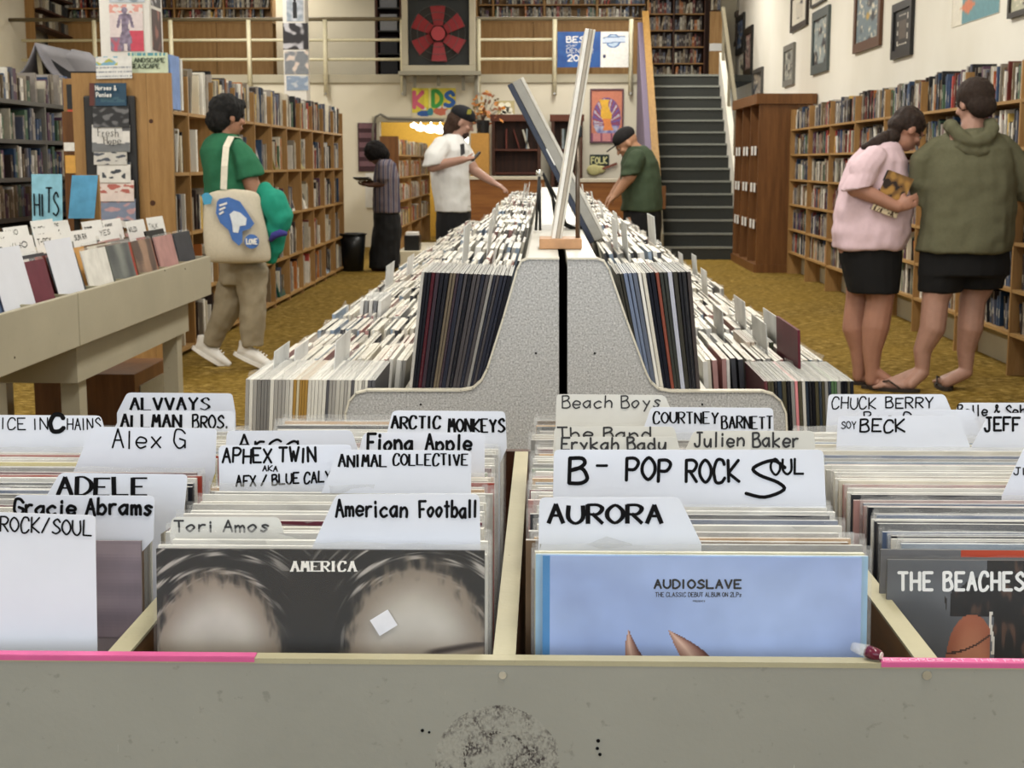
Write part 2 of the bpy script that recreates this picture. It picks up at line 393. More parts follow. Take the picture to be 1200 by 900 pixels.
def picture(name, o, right, up, wid, hgt, nx, ny, fn, parent=None, mat=None, **k):
    """flat print: fn(x,y)->rgb (srgb 0..1) evaluated on a grid, x right 0..1, y up 0..1"""
    o = Vector(o); right = Vector(right).normalized() * wid; up = Vector(up).normalized() * hgt
    mb = MB(); mb.v = [o + right * (i / nx) + up * (j / ny) for j in range(ny + 1) for i in range(nx + 1)]
    for j in range(ny):
        for i in range(nx):
            mb.f.append([j * (nx + 1) + i, j * (nx + 1) + i + 1, (j + 1) * (nx + 1) + i + 1, (j + 1) * (nx + 1) + i])
            mb.c.append(srgb(fn((i + .5) / nx, (j + .5) / ny))); mb.mi.append(0)
    return mb.build(name, mat or M_VC, parent, **k)
def hx(s): return tuple(int(s[i:i + 2], 16) / 255 for i in (0, 2, 4))
def lerp(a, b, t): t = max(0, min(1, t)); return tuple(x + (y - x) * t for x, y in zip(a, b))
def sst(a, b, x): t = max(0, min(1, (x - a) / (b - a))); return t * t * (3 - 2 * t)
def nz(x, y, z=0): return noise.noise(Vector((x, y, z)))
# ================================================================== the setting
YB = 22.8; ZM = 2.65; CEIL = 4.6; XR = 3.2; XL = -8.3
struct('floor', MB().box(XL - .2, -4.2, -.1, XR + .2, 27, 0), M_CARPET)
struct('ceiling', MB().box(XL - .2, -4.2, CEIL, XR + .2, 27, CEIL + .1), M_WALLW)
struct('wall_right', MB().box(XR, -4.2, 0, XR + .15, 27, CEIL), M_WALLW)
struct('wall_left', MB().box(XL - .15, -4.2, 0, XL, 27, CEIL), M_WALLC)
fw = MB(); fw.box(XL, -4.15, 0, XR, -4, .6); fw.box(XL, -4.15, 3.7, XR, -4, CEIL); fw.box(XL, -4.15, .6, -5.9, -4, 3.7); fw.box(2.9, -4.15, .6, XR, -4, 3.7)
struct('wall_front', fw, M_WALLC)
ox0, ox1, oz1 = P(446, 200, YB).x, P(549, 200, YB).x, P(500, 143, YB).z
bw = MB(); bw.box(XL, YB, 0, ox0, YB + .15, ZM - .12); bw.box(ox1, YB, 0, 1.42, YB + .15, ZM - .12); bw.box(ox0, YB, oz1, ox1, YB + .15, ZM - .12)
struct('wall_back', bw, M_WALLC)
struct('trim_1', MB().box(ox0 - .12, YB - .03, oz1, ox1 + .25, YB - .001, oz1 + .085), P_CREAM)
struct('trim_2', MB().box(ox0 - .08, YB - .02, 0, ox0, YB - .001, oz1), P_CREAM)
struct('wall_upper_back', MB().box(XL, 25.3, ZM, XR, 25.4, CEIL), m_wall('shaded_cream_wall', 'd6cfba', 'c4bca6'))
struct('wall_back_room', MB().box(-3.4, 26.2, 0, .2, 26.3, ZM - .1), plain('cfa545', .8))
struct('trim_3', MB().box(XL, YB - .04, ZM - .12, 1.42, YB + .16, ZM + .005), P_CREAM)       # edge of the gallery
struct('trim_4', MB().box(XL, YB + .12, ZM - .1, XR, 25.4, ZM), M_STAIR)                         # gallery floor
for i, x in enumerate((-2.55, -1.95, -1.5)):
    a = P(500, 160, 25.6)
    l = bpy.data.lights.new('back_room_bulb', 'POINT'); l.energy = 24; l.color = (1, .9, .7); l.shadow_soft_size = .1
    lo = bpy.data.objects.new('back_room_bulb', l); C.objects.link(lo); lo.location = (x, 25.2, 1.9)
M_LAMP = NT('lit_lamp_globe'); M_LAMP.b.inputs['Emission Color'].default_value = (1, .95, .85, 1); M_LAMP.b.inputs['Emission Strength'].default_value = 5; M_LAMP = M_LAMP.done((1, 1, 1), .4)
for i, (u, v, r) in enumerate(((485, 147, .05), (493, 150, .07), (505, 151, .09), (516, 152, .09), (548, 153, .05), (549, 166, .09))):
    p = P(u, v, 25.4); b = MB(); b.ell(p, r * 1.3, r, r * .8); b.tube([p + Vector((0, 0, r * .7)), (p.x, p.y, ZM - .1)], .008, 6)
    b.build('hanging_lamp', M_LAMP, label='glowing white globe lamp in the yellow back room, ' + ['far left of the row', 'second from left', 'third from left', 'above the white shirt shoulder', 'right of the bearded chin', 'lowest, near the chin'][i], cat='lamp', group='glowing lamps seen through the back doorway', smooth=True)
# ceiling lamps of the shop
for k, (x, y) in enumerate(LAMPS):
    t_ = thing('ceiling_light', (x, y, 4.46), 'long fluorescent ceiling fixture with white housing', 'light', 'ceiling fixtures')
    MB().box(x - .16, y - 1.25, 4.5, x + .16, y + 1.25, 4.6).build('housing', M_CARDW, t_)
    for dx in (-.07, .07): MB().tube([(x + dx, y - 1.2, 4.475), (x + dx, y + 1.2, 4.475)], .02, 8).build('fluorescent_tube', M_LAMP, t_)

# staircase
X0s, X1s = 1.6, 2.64; NS = 15; Y0s = 19.95; RUN = (YB - Y0s) / (NS - 1); RIS = ZM / NS
st = thing('staircase', ((X0s + X1s) / 2, Y0s, 0), 'dark carpeted straight staircase with pale metal nosings rising to the gallery', 'staircase')
for i in range(NS):
    y = Y0s + i * RUN
    s_ = MB().box(X0s + .002, y, 0 if i < 2 else (i - 1) * RIS - .1, X1s - .002, y + RUN + (.02 if i < NS - 1 else .4), (i + 1) * RIS - .004).build('step', M_STAIR, st)
    MB().box(X0s + .002, y - .018, (i + 1) * RIS - .028, X1s - .002, y + .03, (i + 1) * RIS).build('nosing', M_NOSE, s_)
def sloped(x0, x1, ya, za, yb, zb, zl=0):
    return MB().prism([(x0, ya, zl), (x0, ya, za), (x0, yb, zb), (x0, yb, zl)], (x1 - x0, 0, 0))
struct('wall_stair_left', sloped(1.38, 1.48, Y0s - .1, .80, YB - .1, 3.42), plain('756a7e', .8, var=.05))
struct('wall_stair_inner', sloped(1.485, X0s, Y0s - .05, .35, YB, 2.9), P_CREAM)
struct('wall_stair_right', sloped(X1s, X1s + .08, Y0s - .1, .42, YB, 2.98), M_WALLW)
hr = thing('stair_handrail', (1.5, Y0s, .85), 'broad yellow varnished handrail board left of the stairs', 'handrail')
b = MB(); b.prism([(1.45, Y0s - .2, .93), (1.45, YB, 3.55), (1.45, YB, 3.60), (1.45, Y0s - .2, .98)], (.10, 0, 0)); b.build('rail_board', W_YEL, hr, fix=True)
b = MB(); b.prism([(1.50, Y0s - .2, .84), (1.50, YB, 3.46), (1.50, YB, 3.549), (1.50, Y0s - .2, .929)], (.03, 0, 0)); b.build('side_board', W_YEL, hr, fix=True)
MB().box(1.44, Y0s - .3, .70, 1.60, Y0s - .16, 1.0).build('end_block', W_BROWN, hr); MB().box(1.46, Y0s - .27, 0, 1.56, Y0s - .17, .70).build('post', P_CREAM, hr)
rr = thing('wall_handrail', (X1s, Y0s, 1.2), 'grey metal handrail sloping down the right side of the stairs', 'handrail')
MB().beam((X1s + .04, Y0s + .1, 1.28), (X1s + .04, YB, 3.62), .05, .09).build('rail', plain('8d8673', .4, .3), rr)
for k in range(4):
    tt = k / 3 * .9 + .05; y = Y0s + .1 + tt * (YB - Y0s - .1); z = 1.28 + tt * 2.34
    MB().box(X1s + .02, y - .02, z - .75, X1s + .06, y + .02, z).build('post', plain('8d8673', .4, .3), rr)

# gallery railing
rl = thing('gallery_railing', (-3.4, YB - .02, ZM), 'cream tube railing with dark top rail along the gallery', 'railing')
def zv(v): return P(600, v, YB - .02).z
xa, xb = P(3, 60, YB).x, P(741, 60, YB).x
MB().tube([(xa, YB - .02, zv(22)), (xb, YB - .02, zv(22))], .03, 8).build('top_rail', plain('6f654f', .4, .2), rl, smooth=True)
MR = plain('d9d2b4', .4)
for v, r in ((46.5, .022), (69.3, .022)):
    MB().tube([(P(26, v, YB).x, YB - .02, zv(v)), (xb, YB - .02, zv(v))], r, 8).build('rail', MR, rl, smooth=True)
for u in (113, 202, 293, 382, 472, 561, 650, 739):
    x = P(u, 60, YB).x
    q = MB().tube([(x, YB - .07, zv(112)), (x, YB - .07, zv(23))], .034, 8).build('post', MR, rl, smooth=True)
    MB().tube([(x, YB - .13, zv(110)), (x, YB - .02, zv(110))], .02, 8).build('bolt', M_STEEL, q)

# ------------------------------------------------------------------ books
PAL = [('3a2f2c', 'dark brown'), ('1d1e22', 'black'), ('6b2a24', 'dark red'), ('c9c2b0', 'cream'), ('e4e1d8', 'white'), ('27405f', 'navy'), ('8a8276', 'grey'),
       ('b5703a', 'orange'), ('4f6b55', 'green'), ('7a6a52', 'tan'), ('54596a', 'slate'), ('a8423a', 'red'), ('d0b060', 'yellow'), ('455a7c', 'blue'), ('5b3d55', 'plum'), ('9c9690', 'pale grey')]
WTS = [6, 8, 4, 6, 5, 5, 6, 2, 3, 6, 5, 2, 1, 3, 2, 5]
def book_mesh(pages_side):
    b = MB()
    b.box(-.5, 0, 0, .5, .06, 1, mi=0); b.box(-.5, .06, 0, -.38, 1, 1, mi=0); b.box(.38, .06, 0, .5, 1, 1, mi=0); b.box(-.38, .06, .02, .38, .97, .98, mi=1)
    return b.mesh('book', mats=(M_SPINE, M_PAGES))
BOOK = book_mesh(1)
ROWS = []
def fill_row(face, xf, y0, y1, z, hmax, rng, desc, gap=.06, deep=.15, tlo=.012, thi=.034, density=1.0, axis='y'):
    """books standing on a shelf that runs along Y (face=+1: spines look to +X) ; axis 'x': shelf runs along X, spines look to -Y"""
    y = y0 + .01; out = []
    while y < y1 - .02:
        if rng.random() > density: y += rng.uniform(.03, .12); continue
        t = rng.uniform(tlo, thi); 
        if y + t > y1 - .005: break
        h = min(hmax - .012, rng.uniform(.62, .98) * hmax); dp = min(deep, rng.uniform(.8, 1) * deep); ix = rng.choices(range(len(PAL)), WTS)[0]
        lean = 0
        if rng.random() < .10: lean = rng.uniform(.10, .3); 
        adv = t * math.cos(lean) + (h * math.sin(lean) * (.5 if lean else 0))
        if y + adv > y1 - .005: lean = 0; adv = t
        out.append(dict(face=face, xf=xf + rng.uniform(-.012, .004) * (1 if face > 0 else -1), y=y + t / 2 + .001, z=z, t=t * .95, h=h * (math.cos(lean) if lean else 1), d=dp, c=ix, lean=lean, desc=desc, axis=axis))
        y += adv + .0012
    ROWS.extend(out); return out
def shade(c, rng): k = rng.uniform(.8, 1.15); return tuple(min(1, x * k) for x in c)
def place_books(rows, n_ind, case_label, group, stuff_name):
    rng = random.Random(len(rows))
    rows = sorted(rows, key=lambda r: r['y'] if r['axis'] == 'y' else r['xf'])
    for r in rows[:n_ind]:
        o = bpy.data.objects.new('book', BOOK); C.objects.link(o)
        c, cn = PAL[r['c']]; o.color = (*shade(srgb(c), rng), 1)
        o.scale = (r['t'], r['d'], r['h'])
        o.rotation_euler = (0, 0, R(90) if r['face'] > 0 else R(-90))
        if r['lean']:
            # lean about the run of the shelf
            o.rotation_euler = (Matrix.Rotation(-r['lean'], 3, 'X') @ Matrix.Rotation(R(90) if r['face'] > 0 else R(-90), 3, 'Z')).to_euler()
        o.location = (r['xf'], r['y'], r['z'] + (r['t'] * .5 * math.sin(r['lean']) if r['lean'] else 0) + .0008)
        size = 'tall' if r['h'] > .22 else ('short' if r['h'] < .165 else 'mid-height')
        cn2 = cn + (' slanting' if r['lean'] else '')
        tag(o, '%s %s book from near end, %s' % (nth((r['desc'], cn2)), cn2, r['desc']), 'book', group)
    if rows[n_ind:]:
        b = MB()
        for r in rows[n_ind:]:
            c = shade(srgb(PAL[r['c']][0]), rng); l2 = tuple(q * .55 + w_ * .45 for q, w_ in zip(c, srgb('d8d2c0') if sum(c) < .9 else srgb('333333')))
            if r['axis'] == 'y':
                M = Matrix.Translation((r['xf'], r['y'], r['z'])) @ Matrix.Rotation(-r['lean'] * 1.0, 4, 'X')
                s = -1 if r['face'] > 0 else 1
                b.obox(M, min(0, s * r['d']), -r['t'] / 2, 0, max(0, s * r['d']), r['t'] / 2, r['h'], c)
                e = -s * .0015
                z0 = r['h'] * rng.uniform(.2, .5)
                b.obox(M, min(0, e), -r['t'] * .3, z0, max(0, e), r['t'] * .3, z0 + r['h'] * .25, l2)
            else:
                M = Matrix.Translation((r['y'], r['xf'], r['z'])) @ Matrix.Rotation(r['lean'] * 1.0, 4, 'Y')
                b.obox(M, -r['t'] / 2, 0, 0, r['t'] / 2, r['d'], r['h'], c)
                z0 = r['h'] * rng.uniform(.2, .5)
                b.obox(M, -r['t'] * .3, -.0015, z0, r['t'] * .3, 0, z0 + r['h'] * .25, l2)
        b.build('books', M_VC, label='crowd of small book spines, ' + stuff_name, cat='books', kind='stuff', group=group)

# ------------------------------------------------------------------ right bookcase (along the right wall)
rng = random.Random(5)
XF = 2.88; UP = [17.45, 16.25, 15.05, 13.85, 12.65, 11.45, 10.25, 9.05, 7.85, 6.65]; ZS = [.27, .54, .83, 1.12, 1.41, 1.70]
rc = thing('bookcase', (XF + .15, 12, 0), 'long pine bookcase full of books along the white right-hand wall', 'bookcase')
for y in UP: MB().box(XF, y - .011, 0, XR - .01, y + .011, 1.93, ).build('upright', W_PINE, rc)
for i in range(len(UP) - 1):
    for z in ZS: MB().box(XF + .003, UP[i + 1] + .011, z - .02, XR - .012, UP[i] - .011, z).build('shelf', W_PINEH, rc)
    MB().box(XF + .17, UP[i + 1] + .011, 0, XF + .19, UP[i] - .011, ZS[0] - .02).build('kick_board', P_CREAM, rc)
ORD = ['farthest', 'second farthest', 'third farthest', 'fourth farthest', 'fifth farthest', 'fourth nearest', 'third nearest', 'second nearest', 'nearest']
SN = ['lowest shelf', 'second shelf up', 'third shelf up', 'fourth shelf up', 'fifth shelf up', 'top shelf']
rr_rows = []
for i in range(len(UP) - 1):
    for k, z in enumerate(ZS):
        hm = .25 if k < 5 else rng.uniform(.24, .30)
        deep = .17
        rr_rows += fill_row(-1, XF + .045, UP[i + 1] + .012, UP[i] - .012, z, hm, rng, '%s, %s bay, right wall bookcase' % (SN[k], ORD[i]), deep=deep, density=.97)
place_books(rr_rows, 165, '', 'books in the right wall bookcase', 'farther bays of the long bookcase on the right wall')
# face-out books leaning on the right case
def slab(name, c, ux, uy, w_, h_, t_, col, label, cat, group=None, mat=None, fn=None, nx=24, ny=32, parent=None):
    """thin upright thing: c = bottom centre of the front face, ux = right, uy = up; front print child"""
    ux = Vector(ux).normalized(); uy = Vector(uy).normalized(); n = ux.cross(uy); c = Vector(c)
    b = MB(); o = c - ux * w_ / 2
    b.add([o, o + ux * w_, o + ux * w_ + uy * h_, o + uy * h_, o - n * t_, o + ux * w_ - n * t_, o + ux * w_ + uy * h_ - n * t_, o + uy * h_ - n * t_],
          [(0, 1, 2, 3), (5, 4, 7, 6), (0, 4, 5, 1), (1, 5, 6, 2), (2, 6, 7, 3), (3, 7, 4, 0)])
    ob = b.build(name, mat or M_OBJ, parent, label=label, cat=cat, group=group, color=srgb(col))
    if fn: picture('cover_print', o + n * .0008, ux, uy, w_, h_, nx, ny, fn, ob)
    return ob
# ---- brown oak case beside the stairs
dk = thing('display_case', (2.76, 18.2, 0), 'tall orange-brown wooden case of pigeonholes with white tags, beside the staircase', 'shelf unit')
x0, x1, y0, y1, zt = 2.5, XR - .01, 17.55, 19.75, 2.0
b = MB().box(x0 + .02, y0, 0, x1, y0 + .04, zt); b.build('end_panel', W_BROWN, dk)
MB().box(x0 + .02, y1 - .04, 0, x1, y1, zt).build('end_panel', W_BROWN, dk)
MB().box(x0 - .02, y0 - .04, zt, x1, y1 + .04, zt + .12).build('cornice', W_BROWN, dk)
MB().box(x0, y0 - .01, 0, x1, y1 + .01, .1).build('plinth', W_BROWN, dk)
MB().box(x1 - .05, y0 + .04, .1, x1 - .01, y1 - .04, zt).build('back_panel', W_DARK, dk)
for k in (1, 2): MB().box(x0 + .02, y0 + k * (y1 - y0) / 3 - .02, .1, x1 - .05, y0 + k * (y1 - y0) / 3 + .02, zt).build('divider', W_BROWN, dk)
for z in (.62, 1.06, 1.5):
    for k in range(3):
        ya, yb = y0 + k * (y1 - y0) / 3 + .03, y0 + (k + 1) * (y1 - y0) / 3 - .03
        MB().box(x0 + .03, ya, z - .02, x1 - .05, yb, z).build('shelf', W_BROWN, dk)
        for q in (.3, .7): MB().box(x0 + .012, ya + q * (yb - ya) - .06, z - .10, x0 + .02, ya + q * (yb - ya) + .06, z + .01).build('white_tag', M_CARDW, dk)
# ---- framed pictures on the right wall
FR = [((857, 16, 865, 56), '4a3a30', 'a89888', 'small brown framed print at the far end of the right wall'),
      ((864, 18, 873, 63), '20201f', '55709a', 'narrow black frame with a blue print, beside the small brown one'),
      ((874, 32, 883, 89), '171614', '8a6d6a', 'tall black frame with a pinkish photo above the stair rail'),
      ((868, 68, 875, 97), 'd9d4c2', 'd0cdb4', 'small pale unframed sheet above the stair rail'),
      ((885, 80, 896, 115), '4b4a48', '9c8f80', 'grey and white framed picture just above the brown case'),
      ((928, -10, 947, 34), '2c241f', 'cfcabd', 'black frame with wide white mat, cut by the top edge'),
      ((921, 52, 933, 100), '74736d', '8f928c', 'slim grey framed picture below the white matted one'),
      ((951, -10, 968, 6), '2a2725', 'c0bbb0', 'dark frame corner at the top, between two larger frames'),
      ((954, 11, 973, 85), '4d5656', '8d9a9c', 'tall grey-green frame holding a stack of photos'),
      ((1003, -20, 1034, 58), '5a3b26', '6f8088', 'large brown wooden frame around a blue-grey painting'),
      ((1048, 2, 1071, 67), '1b1a1a', '4b443c', 'black frame with a white beaded oval inner border'),
      ((1115, -20, 1170, 24), 'd8d2c4', '5c8f9a', 'unframed teal poster with an orange figure, at the top right'),
      ((1184, -24, 1215, 18), '2b2622', 'b9b8a0', 'dark framed picture cut by the top right corner')]
for k, ((u0, v0, u1, v1), fc, ic, lab) in enumerate(FR):
    ya, yb = PX(u0, 50, XR).y, PX(u1, 50, XR).y; um = (u0 + u1) / 2; za, zb = PX(um, v1, XR).z, PX(um, v0, XR).z
    zb = min(zb, 4.3)
    fr = 'fr'; poster = k in (3, 11)
    f = thing('framed_picture' if not poster else 'poster', (XR, (ya + yb) / 2, za), lab, 'picture' if not poster else 'poster', 'pictures on the right wall')
    wf = min(abs(ya - yb), zb - za) * (.14 if not poster else .0) + .002
    b = MB(); th = .035 if not poster else .006
    for (a0, a1, c0, c1) in ((yb, ya, za, za + wf), (yb, ya, zb - wf, zb), (yb, yb + wf, za + wf, zb - wf), (ya - wf, ya, za + wf, zb - wf)): b.box(XR - th, a0, c0, XR - .001, a1, c1)
    b.build('frame', plain(fc, .45), f)
    base = hx(ic); rs = k * 7.3
    def fn(x, y, base=base, rs=rs, k=k):
        n = nz(x * 3 + rs, y * 4, rs); m = nz(x * 9, y * 9 + rs, 2)
        c = lerp(base, (.15, .15, .17), sst(.05, .4, n)); c = lerp(c, (.85, .82, .74), sst(.1, .5, m))
        if k in (5, 7): c = lerp((.88, .86, .8), c, 1 if .25 < x < .75 and .2 < y < .8 else 0)
        if k == 9: c = lerp(c, (.75, .6, .25), sst(.14, .05, abs(x - .5) + abs(y - .5)))
        if k == 10:
            r = max(abs(x - .5) * 1.0 / .34, abs(y - .5) / .40); c = (.1, .1, .1) if r > 1 else ((.85, .83, .78) if r > .88 and (int(y * 60) + int(x * 20)) % 2 or r > .93 else ((.12, .11, .1) if r > .6 else (.33, .29, .25)))
        if k == 11: c = lerp((.36, .56, .6), (.88, .86, .8), 1 if x < .2 else 0); c = lerp(c, (.8, .45, .3), sst(.2, .12, abs(x - .35) + abs(y - .45) * .7)); c = lerp(c, (.15, .12, .15), sst(.1, .05, abs(x - .35) + abs(y - .75)))
        return c
    picture('print', (XR - th * .5, ya - wf, za + wf), (0, -1, 0), (0, 0, 1), ya - yb - 2 * wf, zb - za - 2 * wf, 18, 26, fn, f)
# ---- wall of books at the head of the stairs
ub = thing('landing_bookcase', (2.2, 25.0, ZM), 'crowded tall bookcase at the head of the stairs with a pine end panel', 'bookcase')
m0 = len(ROWS); rng = random.Random(61)
for k in range(7):
    z = ZM + .04 + k * .27
    if z + .25 > CEIL: break
    MB().box(1.58, 24.9, z - .02, 2.62, 25.2, z).build('shelf', W_PINEX, ub)
    for (a, c) in ((1.60, 2.1), (2.13, 2.6)): fill_row(-1, 24.93, a, c, z, .25, rng, '', deep=.15, tlo=.02, thi=.045, axis='x')
for x in (1.56, 2.10, 2.62): MB().box(x, 24.88, ZM + .001, x + .025, 25.2, CEIL - .01).build('upright', W_DARK, ub)
MB().box(1.56, 25.2, ZM + .001, 2.9, 25.22, CEIL - .01).build('back_panel', W_DARK, ub)
MB().box(2.66, 24.4, ZM + .001, 2.90, 24.43, 3.75).build('end_panel', W_PINE, ub); MB().box(2.66, 24.395, 3.12, 2.90, 24.4, 3.24).build('label_strip', M_CARDW, ub)
MB().box(2.88, 24.43, ZM + .001, 2.90, 25.2, 3.75).build('side_panel', W_PINE, ub)
for k in range(4): fill_row(-1, 24.45, 2.68, 2.86, 3.78 + k * .001, .22, rng, '', deep=.15, axis='x') if k == 0 else None
pr = ROWS[m0:]; del ROWS[m0:]
for r in pr: r['c'] = rng.choice([0, 9, 9, 6, 0, 3, 2, 10, 7])
place_books(pr, 0, '', 'landing books', 'in the case at the head of the stairs')
# ================================================================== gallery furniture
YG = 24.3
def gallery_case(u0, u1, name_lab, shelf_vs, ups, seed, dark=False, purple=None):
    rng = random.Random(seed); xa, xb = P(u0, 50, YG).x, P(u1, 50, YG).x; zlow = P(600, 24, YG).z
    t_ = thing('gallery_bookcase', ((xa + xb) / 2, YG, ZM), name_lab, 'bookcase')
    n = max(2, int((xb - xa) / .75)); wv = (xb - xa) / n
    for i in range(n): MB().box(xa + i * wv + .004, YG, ZM + .001, xa + (i + 1) * wv - .004, YG + .02, zlow - .03).build('lower_panel', W_PINE if not dark else W_BROWN, t_)
    MB().box(xa, YG - .015, zlow - .03, xb, YG + .30, zlow).build('shelf', W_PINEX, t_)
    zt = 4.25
    for x in [xa + .012] + [P(u, 10, YG).x for u in ups] + [xb - .012]: MB().box(x - .015, YG - .01, zlow, x + .015, YG + .30, zt).build('upright', W_PINE, t_)
    MB().box(xa, YG + .30, ZM, xb, YG + .32, zt).build('back_panel', W_PINE if not purple else plain(purple, .8), t_)
    edges = [xa + .03] + [P(u, 10, YG).x for u in ups] + [xb - .03]; rows = []
    for k, v in enumerate(shelf_vs):
        z = P(600, v, YG).z
        for a, c in zip(edges[:-1], edges[1:]):
            if k < len(shelf_vs) - 1 or True:
                MB().box(a + .016, YG, z - .02, c - .016, YG + .29, z).build('shelf', W_PINEX, t_)
            hm = .21 if k else .20
            rr = fill_row(-1, YG + .03, a + .02, c - .02, z, hm, rng, '', deep=.14, tlo=.016, thi=.04, axis='x', density=.95)
            for r in rr: pass
    return t_
mark = len(ROWS)
gallery_case(56, 320, 'long wooden gallery bookcase on the left with plank front below the books', (22, 8, -6), (118, 204, 262), 11)
gallery_case(558, 760, 'wooden gallery bookcase right of the fan with small books on top shelves', (21, 5, -9), (578, 638, 700), 12)
gr = ROWS[mark:]; del ROWS[mark:]
# narrow case on the far left of the gallery, running away from us
lc = thing('corner_bookcase', (P(34, 40, 24).x, 23.9, ZM), 'narrow pine bookcase in the gallery corner with sagging dark shelves', 'bookcase')
xa = P(26, 40, 23.5).x
MB().box(xa, 23.5, ZM + .001, P(41, 40, 23.5).x, 23.54, 4.3).build('end_panel', W_PINE, lc)
for v in (45, 25, 5):
    a = P(41, v - 15, 23.55); b_ = P(78, v, 24.25)
    MB().beam(a, b_, .25, .03).build('shelf', W_DARK, lc)
    for k in range(10):
        q = a + (b_ - a) * ((k + .5) / 10)
        c = srgb(random.Random(k + v).choice(['c9c2b0', '8a8276', '5b4a3a', 'a59a86', '3a3a3a']))
        o = MB().box(q.x - .05, q.y - .05, q.z + .016, q.x + .04, q.y + .05, q.z + .016 + .19).build('book', M_SPINE, label='%s worn book from the left on the %s sagging shelf, gallery corner' % (ordn(k + 1), {45: 'lowest', 25: 'middle', 5: 'upper'}[v]), cat='book', group='books in the gallery corner case', color=c)
place_books([dict(r, xf=r['xf']) for r in gr], 0, '', 'gallery books', 'on the shelves of the upstairs gallery')
# dark shelf with boxes between the white walls
gd = thing('dark_gallery_rack', (P(454, 50, 24).x, 24, ZM), 'dark metal rack with grey boxes behind the gallery railing, left of the fan', 'rack')
xa, xb = P(440, 50, 24).x, P(472, 50, 24).x
MB().box(xa, 24.3, ZM, xb, 24.34, 4.3).build('back_panel', plain('2b1b1c', .8), gd)
for x in (xa, xb - .04): MB().box(x, 23.95, ZM + .001, x + .04, 24.3, 4.3).build('upright', W_DARK, gd)
for k in range(5):
    z = ZM + .05 + k * .36; MB().box(xa + .04, 23.95, z - .02, xb - .04, 24.3, z).build('shelf', plain('30302f', .6), gd)
    MB().box(xa + .08, 24.0, z + .001, xb - .09, 24.25, z + .26).build('document_box', plain(['2a2a2e', '33343a', '8f9197', '7c7f86', '9a9ca2'][k], .7), gd)
# ceiling-hung exhaust fan in its frame
YF = 22.55; c0, c1 = P(472, 84, YF), P(557, -8, YF); fan = thing('exhaust_fan', ((c0.x + c1.x) / 2, YF, c0.z), 'large red-bladed exhaust fan in a cream square frame fixed to the gallery', 'fan')
b = MB(); w_ = .09
b.box(c0.x, YF - .1, c0.z, c1.x, YF + .1, c0.z + w_); b.box(c0.x, YF - .1, c1.z - w_, c1.x, YF + .1, c1.z); b.box(c0.x, YF - .1, c0.z + w_, c0.x + w_, YF + .1, c1.z - w_); b.box(c1.x - w_, YF - .1, c0.z + w_, c1.x, YF + .1, c1.z - w_)
b.build('frame', P_CREAM, fan, bevel=.008)
fc = P(514, 40, YF); rad = (P(549, 40, YF).x - P(480, 40, YF).x) / 2
b = MB(); vs = []; N = 40
sq = []
for k in range(N):
    a = 2 * math.pi * k / N; cx, sx = math.cos(a), math.sin(a); m = max(abs(cx), abs(sx)); hw = (c1.x - c0.x) / 2 - w_
    vs.append((fc.x + cx * rad * .95, YF - .02, fc.z + sx * rad * .95)); sq.append((min(max((c0.x + c1.x) / 2 + cx / m * hw, c0.x + w_), c1.x - w_), YF - .02, (c0.z + c1.z) / 2 + sx / m * ((c1.z - c0.z) / 2 - w_)))
b.add(vs + sq, [(k, (k + 1) % N, N + (k + 1) % N, N + k) for k in range(N)]); n0 = len(b.v)
b.build('black_plate', plain('1c2020', .5), fan)
MB().tube([(fc.x, YF - .02, fc.z), (fc.x, YF + .09, fc.z)], rad * .96, 36).build('duct', plain('23201d', .7), fan)
for k in range(6):
    a = R(90 + 60 * k); b = MB(); d = Vector((math.cos(a), 0, math.sin(a))); s_ = Vector((-math.sin(a), 0, math.cos(a)))
    for i in range(4): pass
    p0 = fc + d * .12; p1 = fc + d * rad * .92; Y_ = Vector((0, 1, 0))
    q = [p0 - s_ * .07 + Vector((0, -.06, 0)), p0 + s_ * .07 + Vector((0, -.03, 0)), p1 + s_ * .13 + Vector((0, -.03, 0)), p1 - s_ * .11 + Vector((0, -.09, 0))]
    b.prism(q, (0, .012, 0)); b.build('blade', plain('86262c', .6), fan, bevel=.01, fix=True)
MB().tube([(fc.x, YF - .13, fc.z), (fc.x, YF - .02, fc.z)], .105, 20).build('hub', plain('983238', .5), fan)
for rr_ in (.45, .7, .93): MB().tube([(fc.x + math.cos(2 * math.pi * k / 32) * rad * rr_, YF - .14, fc.z + math.sin(2 * math.pi * k / 32) * rad * rr_) for k in range(32)], .005, 4, closed=True).build('guard_ring', plain('3b3b3a', .5), fan)
b = MB().box(c0.x - .05, YF - .2, c0.z - .06, c1.x + .08, YF + .09, c0.z - .002); b.build('bracket_shelf', plain('8f8b7c', .5), fan)
for u, v in ((474, 112), (486, 103), (514, 101), (543, 106), (558, 125)): MB().beam(P(u, 88, YF), P(u, v, YF), .03, .05).build('bracket_bar', plain('7d796a', .5), fan)
# conduit pipe
MB().tube([P(560, 88, 22.7), P(560, 128, 22.7), P(560, 140, 22.7)], .02, 8).build('conduit_pipe', plain('b9b3a0', .5), label='thin vertical conduit pipe on the cream wall below the fan', cat='pipe', smooth=True)
MB().tube([P(437, 178, 22.7), P(437, 150, 22.7), P(440, 137, 22.7), P(446, 134, 22.7), P(455, 139, 22.7), P(520, 141, 22.7)], .02, 8).build('black_cable', plain('6d6a60', .5), label='grey cable looping over the left corner of the back doorway', cat='cable', smooth=True)

